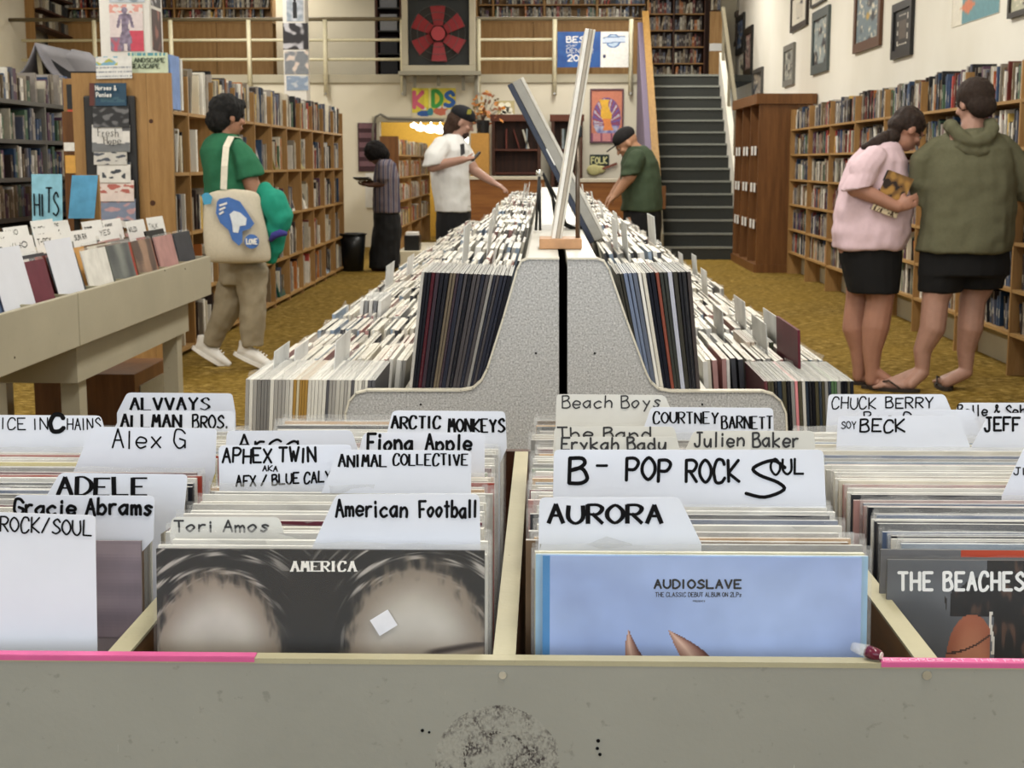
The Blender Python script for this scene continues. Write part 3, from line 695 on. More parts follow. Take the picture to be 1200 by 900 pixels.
# banner on the railing
def bfn(x, y):
    if x > .605:
        c = (.91, .91, .89); r = math.hypot((x - .78) / .105 * 1, (y - .74) / .2)
        if r < 1: c = (.25, .42, .66) if r > .8 else (.72, .8, .88)
        if abs(y - .77 - .12 * (x - .78)) < .09 and .63 < x < .95: c = (.28, .42, .62) if abs(y - .77 - .12 * (x - .78)) > .065 else (.78, .83, .9)
        if .64 < x < .68 and .26 < y < .36: c = (.2, .2, .35)
        return c
    return lerp((.16, .36, .63), (.11, .28, .55), .5 + nz(x * 6, y * 5))
q0, q1 = P(653, 79, YB - .14), P(737, 37, YB - .14)
bn = MB().box(q0.x, YB - .14, q0.z, q1.x, YB - .137, q1.z).build('banner', M_CARDW, label='blue and white award banner tied to the gallery railing', cat='banner')
picture('banner_print', (q0.x, YB - .1415, q0.z), (1, 0, 0), (0, 0, 1), q1.x - q0.x, q1.z - q0.z, 84, 42, bfn, bn)
mb = MB()
def wtxt(text, u, v, u2, cap, Y, pen, mb, **k):
    a = P(u, v, Y); b_ = P(u2, v, Y); cp = P(u, v - cap, Y).z - a.z
    return lettering(text, planemap(a, b_ - a, (0, 0, 1), (b_ - a).length, cp), pen, mb=mb, **k)
wtxt('BEST', 664, 49.5, 692, 6.4, YB - .144, .018, mb, jit=0); wtxt('OF', 664, 55.5, 676, 3.0, YB - .144, .006, mb, jit=0)
wtxt('DENVER', 664, 62, 695, 5, YB - .144, .007, mb, jit=0); wtxt('2022', 665.5, 71.5, 692, 7, YB - .144, .018, mb, jit=0)
mb.build('banner_lettering', M_CARDW, bn)

# KIDS sign
def kfn(x, y):
    c = (.84, .78, .25) if not (.38 < x < .44) else (.9, .88, .55)
    if y < .16: c = (.82, .78, .66)
    for cx, cy, rx, ry, col in ((.27, .14, .16, .1, (.15, .33, .6)), (.42, .2, .07, .13, (.2, .5, .55)), (.66, .22, .17, .14, (.75, .4, .3)), (.27, .3, .06, .05, (.85, .85, .85)), (.62, .36, .05, .06, (.85, .85, .85)), (.75, .36, .05, .06, (.85, .85, .85)), (.86, .16, .1, .13, (.8, .78, .75))):
        if ((x - cx) / rx) ** 2 + ((y - cy) / ry) ** 2 < 1: c = col
    return c
q0, q1 = P(483, 138, YB - .03), P(534, 103, YB - .03)
ks = MB().box(q0.x, YB - .03, q0.z, q1.x, YB - .004, q1.z).build('painted_sign', M_CARDW, label='yellow painted sign reading KIDS in big pink, green and blue letters', cat='sign')
picture('sign_print', (q0.x, YB - .031, q0.z), (1, 0, 0), (0, 0, 1), q1.x - q0.x, q1.z - q0.z, 60, 42, kfn, ks)
for ch, u, u2, v, cap, col in (('K', 485.5, 495.5, 126, 18, 'cc5c78'), ('I', 499, 500.5, 124, 16, 'e6d94a'), ('D', 507.5, 517, 124, 17, '3f9a45'), ('S', 521.5, 531.5, 124, 16, '2b5fa8')):
    mb = MB(); wtxt(ch, u, v, u2, cap, YB - .033, .062, mb, jit=0); mb.build('letter', plain(col, .6), ks)
# framed poster, FOLK sign
def pfn(x, y):
    if y < .16: return (.82, .55, .55) if int(x * 22) % 7 else (.55, .3, .42)
    r = math.hypot((x - .5) / .46, (y - .46) / .40); c = (.80, .50, .40)
    if r < 1:
        a = math.atan2(y - .35, x - .5); c = [(.55, .28, .42), (.42, .36, .62), (.6, .3, .35), (.75, .72, .78)][int(abs(a) * 9) % 4]
        if r > .95: c = (.4, .3, .55)
        if y < .3: c = lerp((.45, .45, .68), (.8, .8, .85), .5 + nz(x * 9, y * 9))
        if abs(x - .5 - (.46 - y) * .25) < .12 + .12 * math.sin(y * 9) ** 2 * .5 and .22 < y < .82: c = (.92, .72, .25) if y > .45 else (.9, .55, .3)
    return c
q0, q1 = P(691, 167.5, YB - .02), P(731, 104, YB - .02)
fp = thing('framed_poster', ((q0.x + q1.x) / 2, YB, q0.z), 'tall framed art poster in orange, purple and yellow on the back wall', 'poster')
b = MB(); e = .025
for bx in ((q0.x, q0.z, q1.x, q0.z + e), (q0.x, q1.z - e, q1.x, q1.z), (q0.x, q0.z + e, q0.x + e, q1.z - e), (q1.x - e, q0.z + e, q1.x, q1.z - e)): b.box(bx[0], YB - .035, bx[1], bx[2], YB - .002, bx[3])
b.build('frame', plain('5e3c46', .4), fp)
picture('print', (q0.x + e, YB - .02, q0.z + e), (1, 0, 0), (0, 0, 1), q1.x - q0.x - 2 * e, q1.z - q0.z - 2 * e, 36, 56, pfn, fp)
fs = thing('folk_sign', (P(705, 210, YB - .02).x, YB, P(705, 204, YB).z), 'black sign reading FOLK with a painted guitar below, on the back wall', 'sign')
q0, q1 = P(691, 194, YB - .02), P(714, 181, YB - .02); MB().box(q0.x, YB - .03, q0.z, q1.x, YB - .002, q1.z).build('sign_board', plain('22302c', .6), fs, bevel=.01)
mb = MB(); wtxt('FOLK', 693, 191.5, 711, 7, YB - .034, .020, mb, jit=.05); mb.build('lettering', plain('d8d59a', .6), fs)
b = MB(); g = P(702, 197, YB - .03)
b.ell(P(696, 199, YB - .03), .11, .02, .085); b.ell(P(704, 198.5, YB - .03), .075, .02, .06); b.build('guitar_body', plain('c9c286', .6), fs, smooth=True)
b = MB().beam(P(706, 198, YB - .04), P(723, 191.5, YB - .04), .02, .035); b.build('guitar_neck', plain('7a3f2c', .5), fs)

# ------------------------------------------------------------------ furniture at the back wall
def desk(u0, u1, vt, y, lab):
    a, b_ = P(u0, vt, y), P(u1, vt, y); t_ = thing('counter_desk', ((a.x + b_.x) / 2, y + .3, 0), lab, 'counter')
    MB().box(a.x, y, a.z - .04, b_.x, y + .7, a.z).build('top', plain('c9c2b0', .5), t_)
    n = max(1, int((b_.x - a.x) / .8)); wv = (b_.x - a.x - .04) / n
    for i in range(n): MB().box(a.x + .02 + i * wv + .004, y + .03, .001, a.x + .02 + (i + 1) * wv - .004, y + .06, a.z - .04).build('front_panel', wood('counter_orange_wood', '9f6a34', '7c4a1e', axis='x'), t_)
    MB().box(a.x + .02, y + .06, 0.001, b_.x - .02, y + .66, a.z - .05).build('carcass', W_DARK, t_)
    return a.z
zd = desk(548, 640, 207, 20.6, 'orange-brown wooden counter behind the far end of the record racks, left part')
zd = desk(664, 755, 210, 20.6, 'orange-brown wooden counter with pale top in front of the FOLK sign')
# dark record bookcase
def record_case(u0, u1, vt, y, lab, seed):
    rng = random.Random(seed)
    a, b_ = P(u0, vt, y), P(u1, vt, y); zt = a.z; t_ = thing('dark_record_case', ((a.x + b_.x) / 2, y, 0), lab, 'bookcase')
    for x in (a.x, b_.x - .05): MB().box(x, y, 0, x + .05, y + .36, zt).build('side_panel', W_DARK, t_)
    MB().box(a.x - .02, y - .01, zt, b_.x + .02, y + .36, zt + .1).build('top_board', wood('dark_red_brown_wood', '6a3a26', '43221a', axis='x'), t_)
    MB().box(a.x + .05, y + .33, 0, b_.x - .05, y + .36, zt).build('back_panel', W_DARK, t_)
    zs = [P(600, v, y).z for v in (174.5, 202)]
    for z in zs: MB().box(a.x + .05, y, z - .03, b_.x - .05, y + .33, z).build('shelf', wood('dark_red_brown_wood', '6a3a26', '43221a', axis='x'), t_)
    for k, z in enumerate(zs):
        x = a.x + .08
        while x < b_.x - .15:
            if rng.random() < .25: x += rng.uniform(.05, .2); continue
            t = rng.uniform(.012, .03); l_ = rng.choice([0, 0, .2, .3]); h = .30
            M = Matrix.Translation((x, y + .05, z + .001 )) @ Matrix.Rotation(-l_, 4, 'Y')
            x2 = x + t + (h * math.sin(l_) if l_ else 0)
            if x2 > b_.x - .07: break
            b = MB(); b.obox(M, 0, 0, 0, t, .25, h)
            c, cn = rng.choice([('5c4a3c', 'brown'), ('8f9aa0', 'grey-blue'), ('3b2b28', 'dark'), ('a08c70', 'tan'), ('6b3b34', 'maroon'), ('c7c3b4', 'cream'), ('46504c', 'green-grey')])
            b.build('record', M_OBJ, label='%s %s record on the %s shelf, %s dark case at the back' % (nth(('dk', seed, k, cn)), cn, ['upper', 'lower'][k], 'left' if seed == 3 else 'right'), cat='record', group='records in the dark back case', color=srgb(c))
            x = x2 + .004
record_case(576, 634, 142, 22.3, 'dark brown case of records against the back wall, left of the leaning boards', 3)
record_case(646, 683, 142, 22.3, 'dark brown narrow case of records against the back wall, behind the leaning boards', 4)
# cardboard stack, plant, framed star picture
a, b_ = P(552, 156, 21.9), P(573, 214, 21.9)
for k in range(3):
    z0 = .001 + k * (a.z / 3); MB().box(a.x, 21.8, z0, b_.x, 22.25, z0 + a.z / 3 - .004).build('cardboard_carton', plain('b98a45', .8), label='yellow-brown carton in the stack left of the dark record case, %s of the stack' % ['bottom', 'middle', 'top'][k], cat='box', group='cartons by the dark record case')
pp = thing('autumn_leaf_arrangement', (P(565, 155, 22).x, 22.0, a.z), 'orange dried leaf arrangement in a black pot on the stacked cartons', 'plant')
MB().tube([P(566, 156, 22), P(566, 141, 22)], [.09, .1], 12).build('pot', M_BLACK, pp)
rng = random.Random(9); g = MB(); org = P(566, 141, 22)
for k in range(90):
    d = Vector((rng.gauss(0, .6), rng.gauss(0, .3), rng.uniform(-.2, 1.3))).normalized() * rng.uniform(.08, .34); d.z *= 1.3
    q = org + d; s_ = rng.uniform(.03, .06); ax = Vector((rng.uniform(-1, 1), rng.uniform(-1, 1), rng.uniform(-1, 1))).normalized(); t2 = ax.orthogonal().normalized()
    g.add([q - ax * s_, q + t2 * s_ * .6, q + ax * s_, q - t2 * s_ * .6], [(0, 1, 2, 3)], srgb(rng.choice(['a8642a', 'c07a30', '8a4a22', '6f5a2a', 'b88a4a'])))
    if k % 4 == 0: g.tube([org, q], .004, 4, srgb('4a3320'))
g.build('leaves', M_VC, pp, kind='stuff')
q0, q1 = P(583, 140, 22.45), P(603, 118, 22.45); fq = MB().box(q0.x, 22.45, q0.z, q1.x, 22.49, q1.z).build('framed_star_picture', plain('b9ac80', .4), label='small cream picture with pale star shapes standing on the dark record case', cat='picture')
b = MB()
for (x, y, r) in ((.25, .7, .06), (.6, .75, .05), (.35, .3, .05), (.75, .2, .06), (.7, .5, .05), (.2, .2, .04), (.45, .5, .06)): b.disc((q0.x + x * (q1.x - q0.x), 22.449, q0.z + y * (q1.z - q0.z)), (0, -1, 0), r, .004, 8)
b.build('pale_stars', plain('f2eed8', .4), fq)
# paperback case running through the doorway
rng = random.Random(21); XD = -1.98
dc = thing('paperback_case', (XD - .1, 22, 0), 'low bookcase of paperbacks running through the back doorway', 'bookcase')
MB().box(XD - .25, 19.6, 0, XD, 19.64, 1.66).build('end_panel', W_BROWN, dc)
m0 = len(ROWS)
for k, z in enumerate((.45, .80, 1.12, 1.42)):
    for y in (19.64, 21.4, 23.1): 
        MB().box(XD - .24, y, z - .02, XD, y + 1.69, z).build('shelf', W_PINEH, dc)
        fill_row(1, XD - .02, y + .02, y + 1.66, z, .24 if k < 3 else .22, rng, '', deep=.13, tlo=.02, thi=.04)
for y in (21.35, 23.05, 24.8): MB().box(XD - .24, y, 0, XD, y + .04, 1.42).build('upright', W_PINE, dc)
dr = ROWS[m0:]; del ROWS[m0:]
pr = random.Random(2)
for r in dr: r['c'] = pr.choice([3, 4, 9, 7, 15, 12, 3, 11, 6])
place_books(dr, 0, '', 'paperbacks by the doorway', 'paperbacks in the low case at the back doorway')
# small dark boxes / bin on the floor by the doorway, cream low ledge
a = P(483, 270, 19.3); MB().box(-1.96, 19.0, .001, -1.35, 21.2, .16).build('low_platform', plain('cfc9b4', .6), label='low cream platform on the carpet at the back doorway', cat='platform'); MB().box(a.x - .10, 19.2, .162, a.x + .10, 19.5, .36).build('black_crate', M_BLACK, label='small black crate full of papers on the floor by the back doorway', cat='crate', bevel=.01)
b = MB().box(a.x - .08, 19.23, .362, a.x + .08, 19.47, .40); b.build('paper_pile', M_CARDW, label='loose white papers in the small black crate', cat='papers')
# black bin
tb = thing('waste_bin', (F(422, 313, 0).x, 17.6, 0), 'black plastic waste bin at the end of the left bookcase', 'bin')
c = Vector((F(422, 313, 0).x, 17.75, 0))
MB().loft([(c + Vector((0, 0, z)), Vector((r, 0, 0)), Vector((0, r, 0))) for z, r in ((.0, .125), (.28, .145), (.45, .16))], 20).build('body', plain('16181a', .35), tb, smooth=True)
MB().tube([c + Vector((math.cos(2 * math.pi * k / 24) * .162, math.sin(2 * math.pi * k / 24) * .162, .45)) for k in range(24)], .012, 6, closed=True).build('rim', plain('202326', .3), tb, smooth=True)
# wine-red notice panel & white papers beside the doorway (left)
q0, q1 = P(420, 201, YB - .02), P(441, 144, YB - .02)
nb = MB().box(q0.x, YB - .03, q0.z, q1.x, YB - .002, q1.z).build('notice_board', plain('3c2229', .7), label='dark wine-red notice panel with rows of paler cards left of the doorway', cat='notice board')
for k in range(5):
    z = q0.z + .08 + k * .145; MB().box(q0.x + .02, YB - .036, z, q1.x - .02, YB - .031, z + .08).build('card', plain('6e5058', .7), nb)
MB().box(P(425, 1, YB).x, YB - .03, P(1, 243, YB).z, P(441, 1, YB).x, YB - .002, P(1, 203, YB).z).build('wall_paper_sheet', M_CARDG, label='pale grey sheet pinned low beside the doorway, under the wine-red panel', cat='paper')

# ================================================================== left bookcase
rng = random.Random(31); XA = -2.47; LUP = [9.35 + .765 * k for k in range(12)]; LZ = [.06, .43, .84, 1.25, 1.655]
lb = thing('bookcase', (XA - .15, 13.5, 0), 'long pine bookcase with display bays facing the carpeted aisle on the left', 'bookcase')
for k, y in enumerate(LUP[1:]): MB().box(XA - .30, y - .011, 0, XA, y + .011, 1.90).build('upright', W_PINE, lb)
MB().box(XA - .32, LUP[0] + .03, 0, XA - .30, LUP[-1], 1.66).build('back_panel', W_BROWN, lb)
lr = []
LN = ['bottom row', 'second row up', 'third row up', 'fourth row up', 'top row']
for i in range(len(LUP) - 1):
    for k, z in enumerate(LZ):
        MB().box(XA - .30, LUP[i] + (.03 if i == 0 else .011), z - .022, XA - .003, LUP[i + 1] - .011, z).build('shelf', W_PINEH, lb)
        dens = .95 if k == 4 else .60
        lr += fill_row(1, XA - .03, LUP[i] + .035, LUP[i + 1] - .015, z, (.33 if k == 4 else .31), rng, '%s, %snearest bay, long left bookcase' % (LN[k], '' if i == 0 else ordn(i + 1) + ' '), deep=.22, density=dens, tlo=.014, thi=.045)
ws = random.Random(8)
for r in lr:
    if ws.random() < .35: r['c'] = ws.choice([4, 3, 15, 6])
    r['h'] = min(r['h'] * 1.02, .31)
place_books(lr, 105, '', 'books in the long left bookcase', 'farther bays of the long left bookcase')
# face-out books on the left case
FO = [('4a5f7a', 'face-out book with pale border and dark figure', 12.0, 1.25, .20, .27), ('d8d4cc', 'face-out white book leaning beside the pale-bordered one', 12.75, 1.25, .20, .24), ('8d7f45', 'face-out olive and blue cover in the fourth row', 13.6, 1.25, .24, .26),
      ('a7a06a', 'face-out green and yellow cover in the fourth row', 15.0, 1.25, .22, .24), ('e2dfd6', 'white-framed booklet leaning in the third row', 14.4, .84, .16, .28), ('dedad0', 'second white-framed booklet leaning in the third row', 15.15, .84, .16, .26),
      ('9fb0c0', 'pale blue face-out book on the floor shelf', 16.6, .06, .22, .28), ('e6e2da', 'white book standing on the floor shelf near the walking man', 12.7, .06, .2, .33), ('1d4f44', 'dark green face-out book on the floor shelf', 13.7, .06, .3, .34)]
for k, (c, l_, y, z, w_, h) in enumerate(FO):
    def fn(x, yy, c=hx(c), k=k):
        if x < .1 or x > .9 or yy < .08 or yy > .92: return (.86, .85, .82) if k in (0, 1, 4, 5) else c
        n = nz(x * 2.5 + k * 3, yy * 3); return lerp(c, (.1, .1, .12), sst(.0, .25, n)) if k in (0, 4, 5) and yy < .7 else lerp(c, (.2, .25, .5), sst(.1, .3, n))
    tilt = .25
    slab('face_out_book', (XA - .03, y, z + .001), (0, 1, 0), (-math.sin(tilt), 0, math.cos(tilt)), w_, h, .02, c, l_ + ' of the left bookcase', 'book', 'face-out books in the left bookcase', fn=fn)
# near end panel (pine) with second case behind it
YE = 9.3; e0, e1 = P(83, 86, YE).x, P(200, 86, YE).x; ez = P(140, 85.5, YE).z
ep = thing('bookcase_end', ((e0 + e1) / 2, YE, 0), 'broad knotty pine end of the double bookcase, with a card rack fixed to it', 'bookcase')
nb_ = 4; wv = (e1 - e0) / nb_
for k in range(nb_): MB().box(e0 + k * wv + .001, YE, .001, e0 + (k + 1) * wv - .001, YE + .03, ez).build('board', W_PINE, ep)
for u, v, r in ((177, 142, .014), (179, 238, .018), (103, 196, .008), (150, 152, .006)):
    p = P(u, v, YE - .001); MB().tube([p, p + Vector((0, .002, 0))], r, 12).build('knot', plain('4a2a16', .6), ep)
b = MB().box(P(67, 90, YE).x, YE + .1, .001, e0, YE + .13, P(70, 91, YE).z); b.build('side_board', W_PINE, ep)
MB().box(P(72, 100, YE).x, YE + .094, P(72, 127, YE).z, P(81, 100, YE).x, YE + .099, P(72, 98, YE).z).build('black_card', plain('2b2c2e', .5), ep)
MB().box(P(72, 100, YE).x, YE + .094, P(72, 140, YE).z, P(83, 100, YE).x, YE + .099, P(72, 128, YE).z).build('orange_card', plain('d8563c', .5), ep)
for (u0, v0, u1, v1, c, nm) in ((75, 167, 87, 177, 'e9e6de', 'white_note'), (77, 182, 88, 203, 'd9a450', 'yellow_note')):
    a = P(u0, v1, YE - .004); b_ = P(u1, v0, YE - .004); MB().box(a.x, YE - .004, a.z, b_.x, YE - .001, b_.z).build(nm, plain(c, .6), ep)
MB().box(XA - .30 - .34, LUP[0] + .04, 0, XA - .34, LUP[-1], 1.64).build('second_case_back', W_BROWN, lb)
# card rack
cr = thing('card_rack', (P(132, 200, YE).x, YE - .04, P(132, 262, YE).z), 'black wire pocket rack of greeting cards on the pine case end', 'rack')
a = P(104, 266, YE - .03); b_ = P(158, 112, YE - .03); MB().box(a.x, YE - .035, a.z, b_.x, YE - .002, b_.z).build('back_plate', plain('2a2a2b', .5), cr, bevel=.01)
CR = [((103, 97, 147, 121), '17425c', 'dark teal card headed Horses & Ponies at the top of the rack', 't'), ((107, 121, 150, 146), '2e2f31', 'dark photo card below the teal one', 'd'), ((106, 146, 151, 175), 'dcdad6', 'white card with black script lettering Fresh Hope', 'f'),
      ((108, 175, 148, 190), 'c9c6c0', 'grey and white card under the script card', 'g'), ((112, 190, 152, 211), 'dfdcd6', 'white card with dark line drawing in the rack', 'h'), ((115, 211, 156, 233), 'e2d2cc', 'pale card with red lettering in the rack', 'r'),
      ((112, 233, 158, 255), '7f8aa2', 'blue-grey patterned card near the bottom of the rack', 'b'), ((117, 255, 158, 264), 'd8d6d2', 'white card at the bottom of the rack', 'x')]
for k, ((u0, v0, u1, v1), c, l_, kd) in enumerate(CR):
    yy = YE - .055 - .004 * k; a = P(u0 + 2, v1 + 3, yy); b_ = P(u1, v0, yy)
    ub = Vector((.0, .10, 1))
    def fn(x, y, c=hx(c), kd=kd):
        n = nz(x * 4 + ord(kd), y * 5)
        if kd == 't': return lerp((.35, .14, .1), c, sst(.1, .2, x)) if x < .2 else (lerp(c, (.2, .35, .42), 1) if .3 < x < .95 and .15 < y < .4 and n > -.1 else c)
        if kd == 'd': return lerp((.13, .13, .14), (.42, .42, .43), sst(0, .3, n))
        if kd == 'f': return (.45, .46, .47) if y < .28 + .35 * (x - .5) ** 2 else ((.35, .35, .36) if x + (1 - y) * .5 > 1.35 else c) if not (x > .8 and y > .75) else (.35, .35, .36)
        if kd == 'h': return (.25, .27, .3) if (y > .88 or n > .12 and .2 < y < .75 and .15 < x < .85) else c
        if kd == 'r': return (.72, .4, .36) if (.4 < y < .8 and n > .05) else c
        if kd == 'b': return lerp(c, (.75, .6, .62), sst(.05, .25, n))
        return lerp(c, (.3, .32, .36), sst(.15, .2, n))
    ob = slab('greeting_card', ((a.x + b_.x) / 2, yy, a.z), (1, 0, 0), ub, b_.x - a.x, (b_.z - a.z), .006, c, l_, 'card', 'greeting cards in the black rack', fn=fn, nx=40, ny=26)
    if kd == 't':
        mb = MB(); wtxt('Horses &', 112, 105.5, 136, 5, yy - .012, .0055, mb, jit=0); wtxt('Ponies', 113, 113.5, 131, 5, yy - .012, .0055, mb, jit=0); mb.build('lettering', M_CARDW, ob)
    if kd == 'f':
        mb = MB(); wtxt('Fresh', 115, 160, 139, 9, yy - .012, .0035, mb, jit=.1, contrast=.4); wtxt('Hope', 122, 169, 142, 8, yy - .012, .0035, mb, jit=.1, contrast=.4); mb.build('lettering', M_INK, ob)
# things standing on top of the end
q0, q1 = P(113, 92, YE - .01), P(154, 66, YE - .01)
sg = slab('paper_sign', ((q0.x + q1.x) / 2, YE - .012, q0.z), (1, 0, .02), (0, .05, 1), q1.x - q0.x, q1.z - q0.z, .003, 'e6e6e2', 'white paper sign with a coloured drawing taped to the top of the pine case end', 'sign',
          fn=lambda x, y: ((.75, .75, .35) if nz(x * 7, y * 7) > .1 else (.5, .7, .8)) if y > .6 and x < .6 and nz(x * 4, y * 4, 3) > -.15 else ((.6, .62, .66) if abs((y * 5) % 1 - .5) < .12 and nz(x * 30, int(y * 5)) > -.1 and y < .55 else (.9, .9, .89)), nx=48, ny=30)
q0, q1 = P(151, 84.5, YE + .05), P(196, 62, YE + .05)
ls = slab('face_out_book', ((q0.x + q1.x) / 2, YE + .04, ez + .001), (1, 0, 0), (0, .05, 1), q1.x - q0.x, P(170, 62, YE + .05).z - ez, .02, 'cfd8bd', 'pale green book titled LANDSCAPE SEASCAPE standing on the pine case end', 'book', fn=lambda x, y: (.35, .6, .65) if y > .85 and nz(x * 20, 1) > -.1 else (.80, .85, .74), nx=40, ny=20)
mb = MB(); wtxt('LANDSCAPE', 153, 73, 193, 5, YE + .035, .006, mb, jit=0, contrast=.3); wtxt('SEASCAPE', 153, 80, 187, 5, YE + .035, .006, mb, jit=0, contrast=.3); mb.build('title', plain('4d5a4a', .6), ls)
q0 = P(198, 130, 9.5); slab('face_out_book', (P(201, 100, 9.55).x, 9.42, 1.657), (1, 0, 0), (0, 0, 1), .055, P(200, 64, 9.45).z - 1.657, .24, '7f9bd0', 'tall light blue book at the near end of the top row of the left bookcase', 'book')
slab('face_out_book', (P(209, 100, 9.6).x, 9.70, 1.657), (0, 1, 0), (0, 0, 1), .05, .33, .2, 'dcdad4', 'white tall book beside the light blue one', 'book')
# ================================================================== pillars with posters, far-left shelving
def pillar(n, u0, u1, y, prints, side):
    a, b_ = P(u0, 50, y).x, P(u1, 50, y).x; w_ = b_ - a
    p = struct('pillar_%d' % n, MB().box(a, y, 0, b_, y + w_, CEIL), plain('e3e1dc', .6, var=.03))
    for k, (u0, v0, u1, v1, lab, fn) in enumerate(prints):
        q0, q1 = P(u0, v1, y - .003), P(u1, v0, y - .003)
        slab('poster', ((q0.x + q1.x) / 2, y - .004, q0.z), (1, 0, 0), (0, 0, 1), q1.x - q0.x, q1.z - q0.z, .002, 'd8d8d4', lab, 'poster', 'prints on the square pillars', fn=fn, nx=40, ny=50)
    for k, (v0, v1, lab, fn) in enumerate(side):
        za, zb = P(u1 + 3, v1, y + w_ / 2).z, P(u1 + 3, v0, y + w_ / 2).z
        slab('poster', (b_ + .004, y + w_ / 2, za), (0, 1, 0), (0, 0, 1), w_ * .72, zb - za, .002, 'd8d8d4', lab, 'poster', 'prints on the square pillars', fn=fn, nx=20, ny=30)
def statue(x, y):
    c = (.87, .82, .82)
    if y < .45 and x > .55: c = (.80, .30, .38)
    if y < .3 and x < .4: c = lerp((.8, .35, .42), (.5, .5, .58), .5 + nz(x * 9, y * 9))
    if y > .82: c = (.86, .62, .58) if nz(x * 8, y * 14) > 0 else (.88, .85, .84)
    r = math.hypot((x - .45) / .09, (y - .87) / .07)
    body = abs(x - .46) < .10 + .10 * sst(.5, .2, y) + .03 * sst(.55, .75, y) and .16 < y < .80
    arm = abs(abs(x - .46) - (.14 + .35 * (.76 - y))) < .045 and .5 < y < .78
    if r < 1 or body or arm or (y < .2 and (abs(x - .36) < .05 or abs(x - .55) < .05)): c = lerp((.42, .38, .46), (.6, .55, .64), .5 + nz(x * 8, y * 12))
    return c
def dark_print(seed, base=(.16, .15, .17), hi=(.75, .75, .78)):
    return lambda x, y: lerp(base, hi, sst(.05, .4, nz(x * 3.5 + seed, y * 3.5 + seed, seed)))
def standing_man(x, y): return (.1, .1, .12) if (abs(x - .5) < .13 and .12 < y < .78) or math.hypot((x - .5) / .08, (y - .84) / .07) < 1 else lerp((.80, .82, .86), (.55, .6, .66), .5 + nz(x * 3, y * 5))
pillar(1, 118, 176, 11.6, [(130, 5, 167, 60, 'large poster of a grey draped figure on red, on the near pillar', statue), (128, -40, 168, 3, 'pale print above the draped figure poster', dark_print(3, (.75, .78, .82), (.5, .55, .6)))],
       [(12, 60, 'reddish-brown portrait print on the right side of the near pillar', dark_print(5, (.28, .2, .2), (.6, .4, .36))), (-25, 8, 'black and white print on the side of the near pillar', dark_print(6))])
pillar(2, 332, 358, 20.8, [(336, -4, 355, 25, 'small print of a dark standing figure on the far pillar', standing_man), (332, 27, 361, 58, 'black and white photograph on the far pillar', dark_print(1)), (334, 60, 361, 87, 'pale grey and beige print below the black and white one', dark_print(9, (.5, .52, .55), (.86, .8, .76))), (336, 89, 361, 106, 'soft blue-grey print lowest on the far pillar', dark_print(12, (.55, .62, .72), (.75, .78, .82)))], [])
# far-left dark metal shelving facing the aisle
XS = -3.75; sh = thing('metal_shelving', (XS - .2, 10.4, 0), 'dark grey metal shelving full of picture books on the far left', 'shelf unit')
rng = random.Random(77); SZ = [.36, .64, .93, 1.21, 1.48, 1.755]; m0 = len(ROWS)
for z in SZ: MB().box(XS - .34, 8.3, z - .03, XS, 12.3, z).build('shelf', plain('6d6c68', .5, .3), sh)
for y in (8.28, 9.6, 10.95, 12.3): MB().box(XS - .34, y, 0, XS - .003, y + .02, 1.86).build('upright', plain('8a887f', .5, .3), sh)
MB().box(XS - .36, 8.28, 0, XS - .34, 12.32, 1.86).build('back_panel', plain('1f1f20', .7), sh)
for k, z in enumerate(SZ):
    for a, b_ in ((8.3, 9.6), (9.62, 10.95), (10.97, 12.3)): fill_row(1, XS - .02, a + .01, b_ - .02, z, .24, rng, '%s shelf, metal shelving at the far left' % ['lowest', 'second', 'third', 'fourth', 'fifth', 'top'][k], deep=.2, tlo=.02, thi=.06, density=.85)
sr = ROWS[m0:]; del ROWS[m0:]
for r in sr: r['c'] = rng.choice([13, 0, 10, 4, 8, 3, 6, 5, 9, 14, 15])
vis = [r for r in sr if r['y'] > 9.7]
place_books(vis, 40, '', 'books on the dark metal shelving', 'on the dark metal shelving at the far left')
# grey cloth canopy
YC = 12.4; cn = thing('cloth_canopy', (P(50, 88, YC).x, YC, P(50, 88, YC).z), 'grey cloth draped like a tent roof over a frame above the far-left shelving', 'canopy')
b = MB(); n_ = 10
A0, A1, A2 = P(10, 86, YC), P(41, 50, YC), P(82, 92, YC - .1)
B0, B1, B2 = A0 + Vector((.5, 2.4, .0)), P(106, 64, YC + 2.4), P(118, 92, YC + 2.3)
def crv(a, m, c, t): 
    p = (a.lerp(m, t * 2) if t < .5 else m.lerp(c, t * 2 - 1)); p = p.copy(); s_ = abs(math.sin(t * 2 * math.pi)); p.z -= .10 * s_ ; return p
vs = [crv(A0, A1, A2, i / 12).lerp(crv(B0, B1, B2, i / 12), j / 6) for j in range(7) for i in range(13)]
b.add(vs, [(j * 13 + i, j * 13 + i + 1, (j + 1) * 13 + i + 1, (j + 1) * 13 + i) for j in range(6) for i in range(12)])
o = b.build('canopy_cloth', plain('5f5d61', .9), cn, smooth=True); s = o.modifiers.new('thickness', 'SOLIDIFY'); s.thickness = .02
MB().beam(P(50, 90, YC + .1), P(46, 60, YC + .1), .07, .04).build('frame_post', plain('837a64', .6), cn)
MB().add([A0 + Vector((.02, .35, 0)), P(40, 56, YC + .35), A2 + Vector((0, .35, 0))], [(0, 1, 2)]).build('inner_shade_sheet', plain('0e0e10', .9), cn)  # black sheet standing in for the shade inside the tent
MB().box(XS - .34, 12.45, 0, XS + .9, 12.5, A0.z + .02).build('gable_board', plain('1b1a1a', .9), cn)

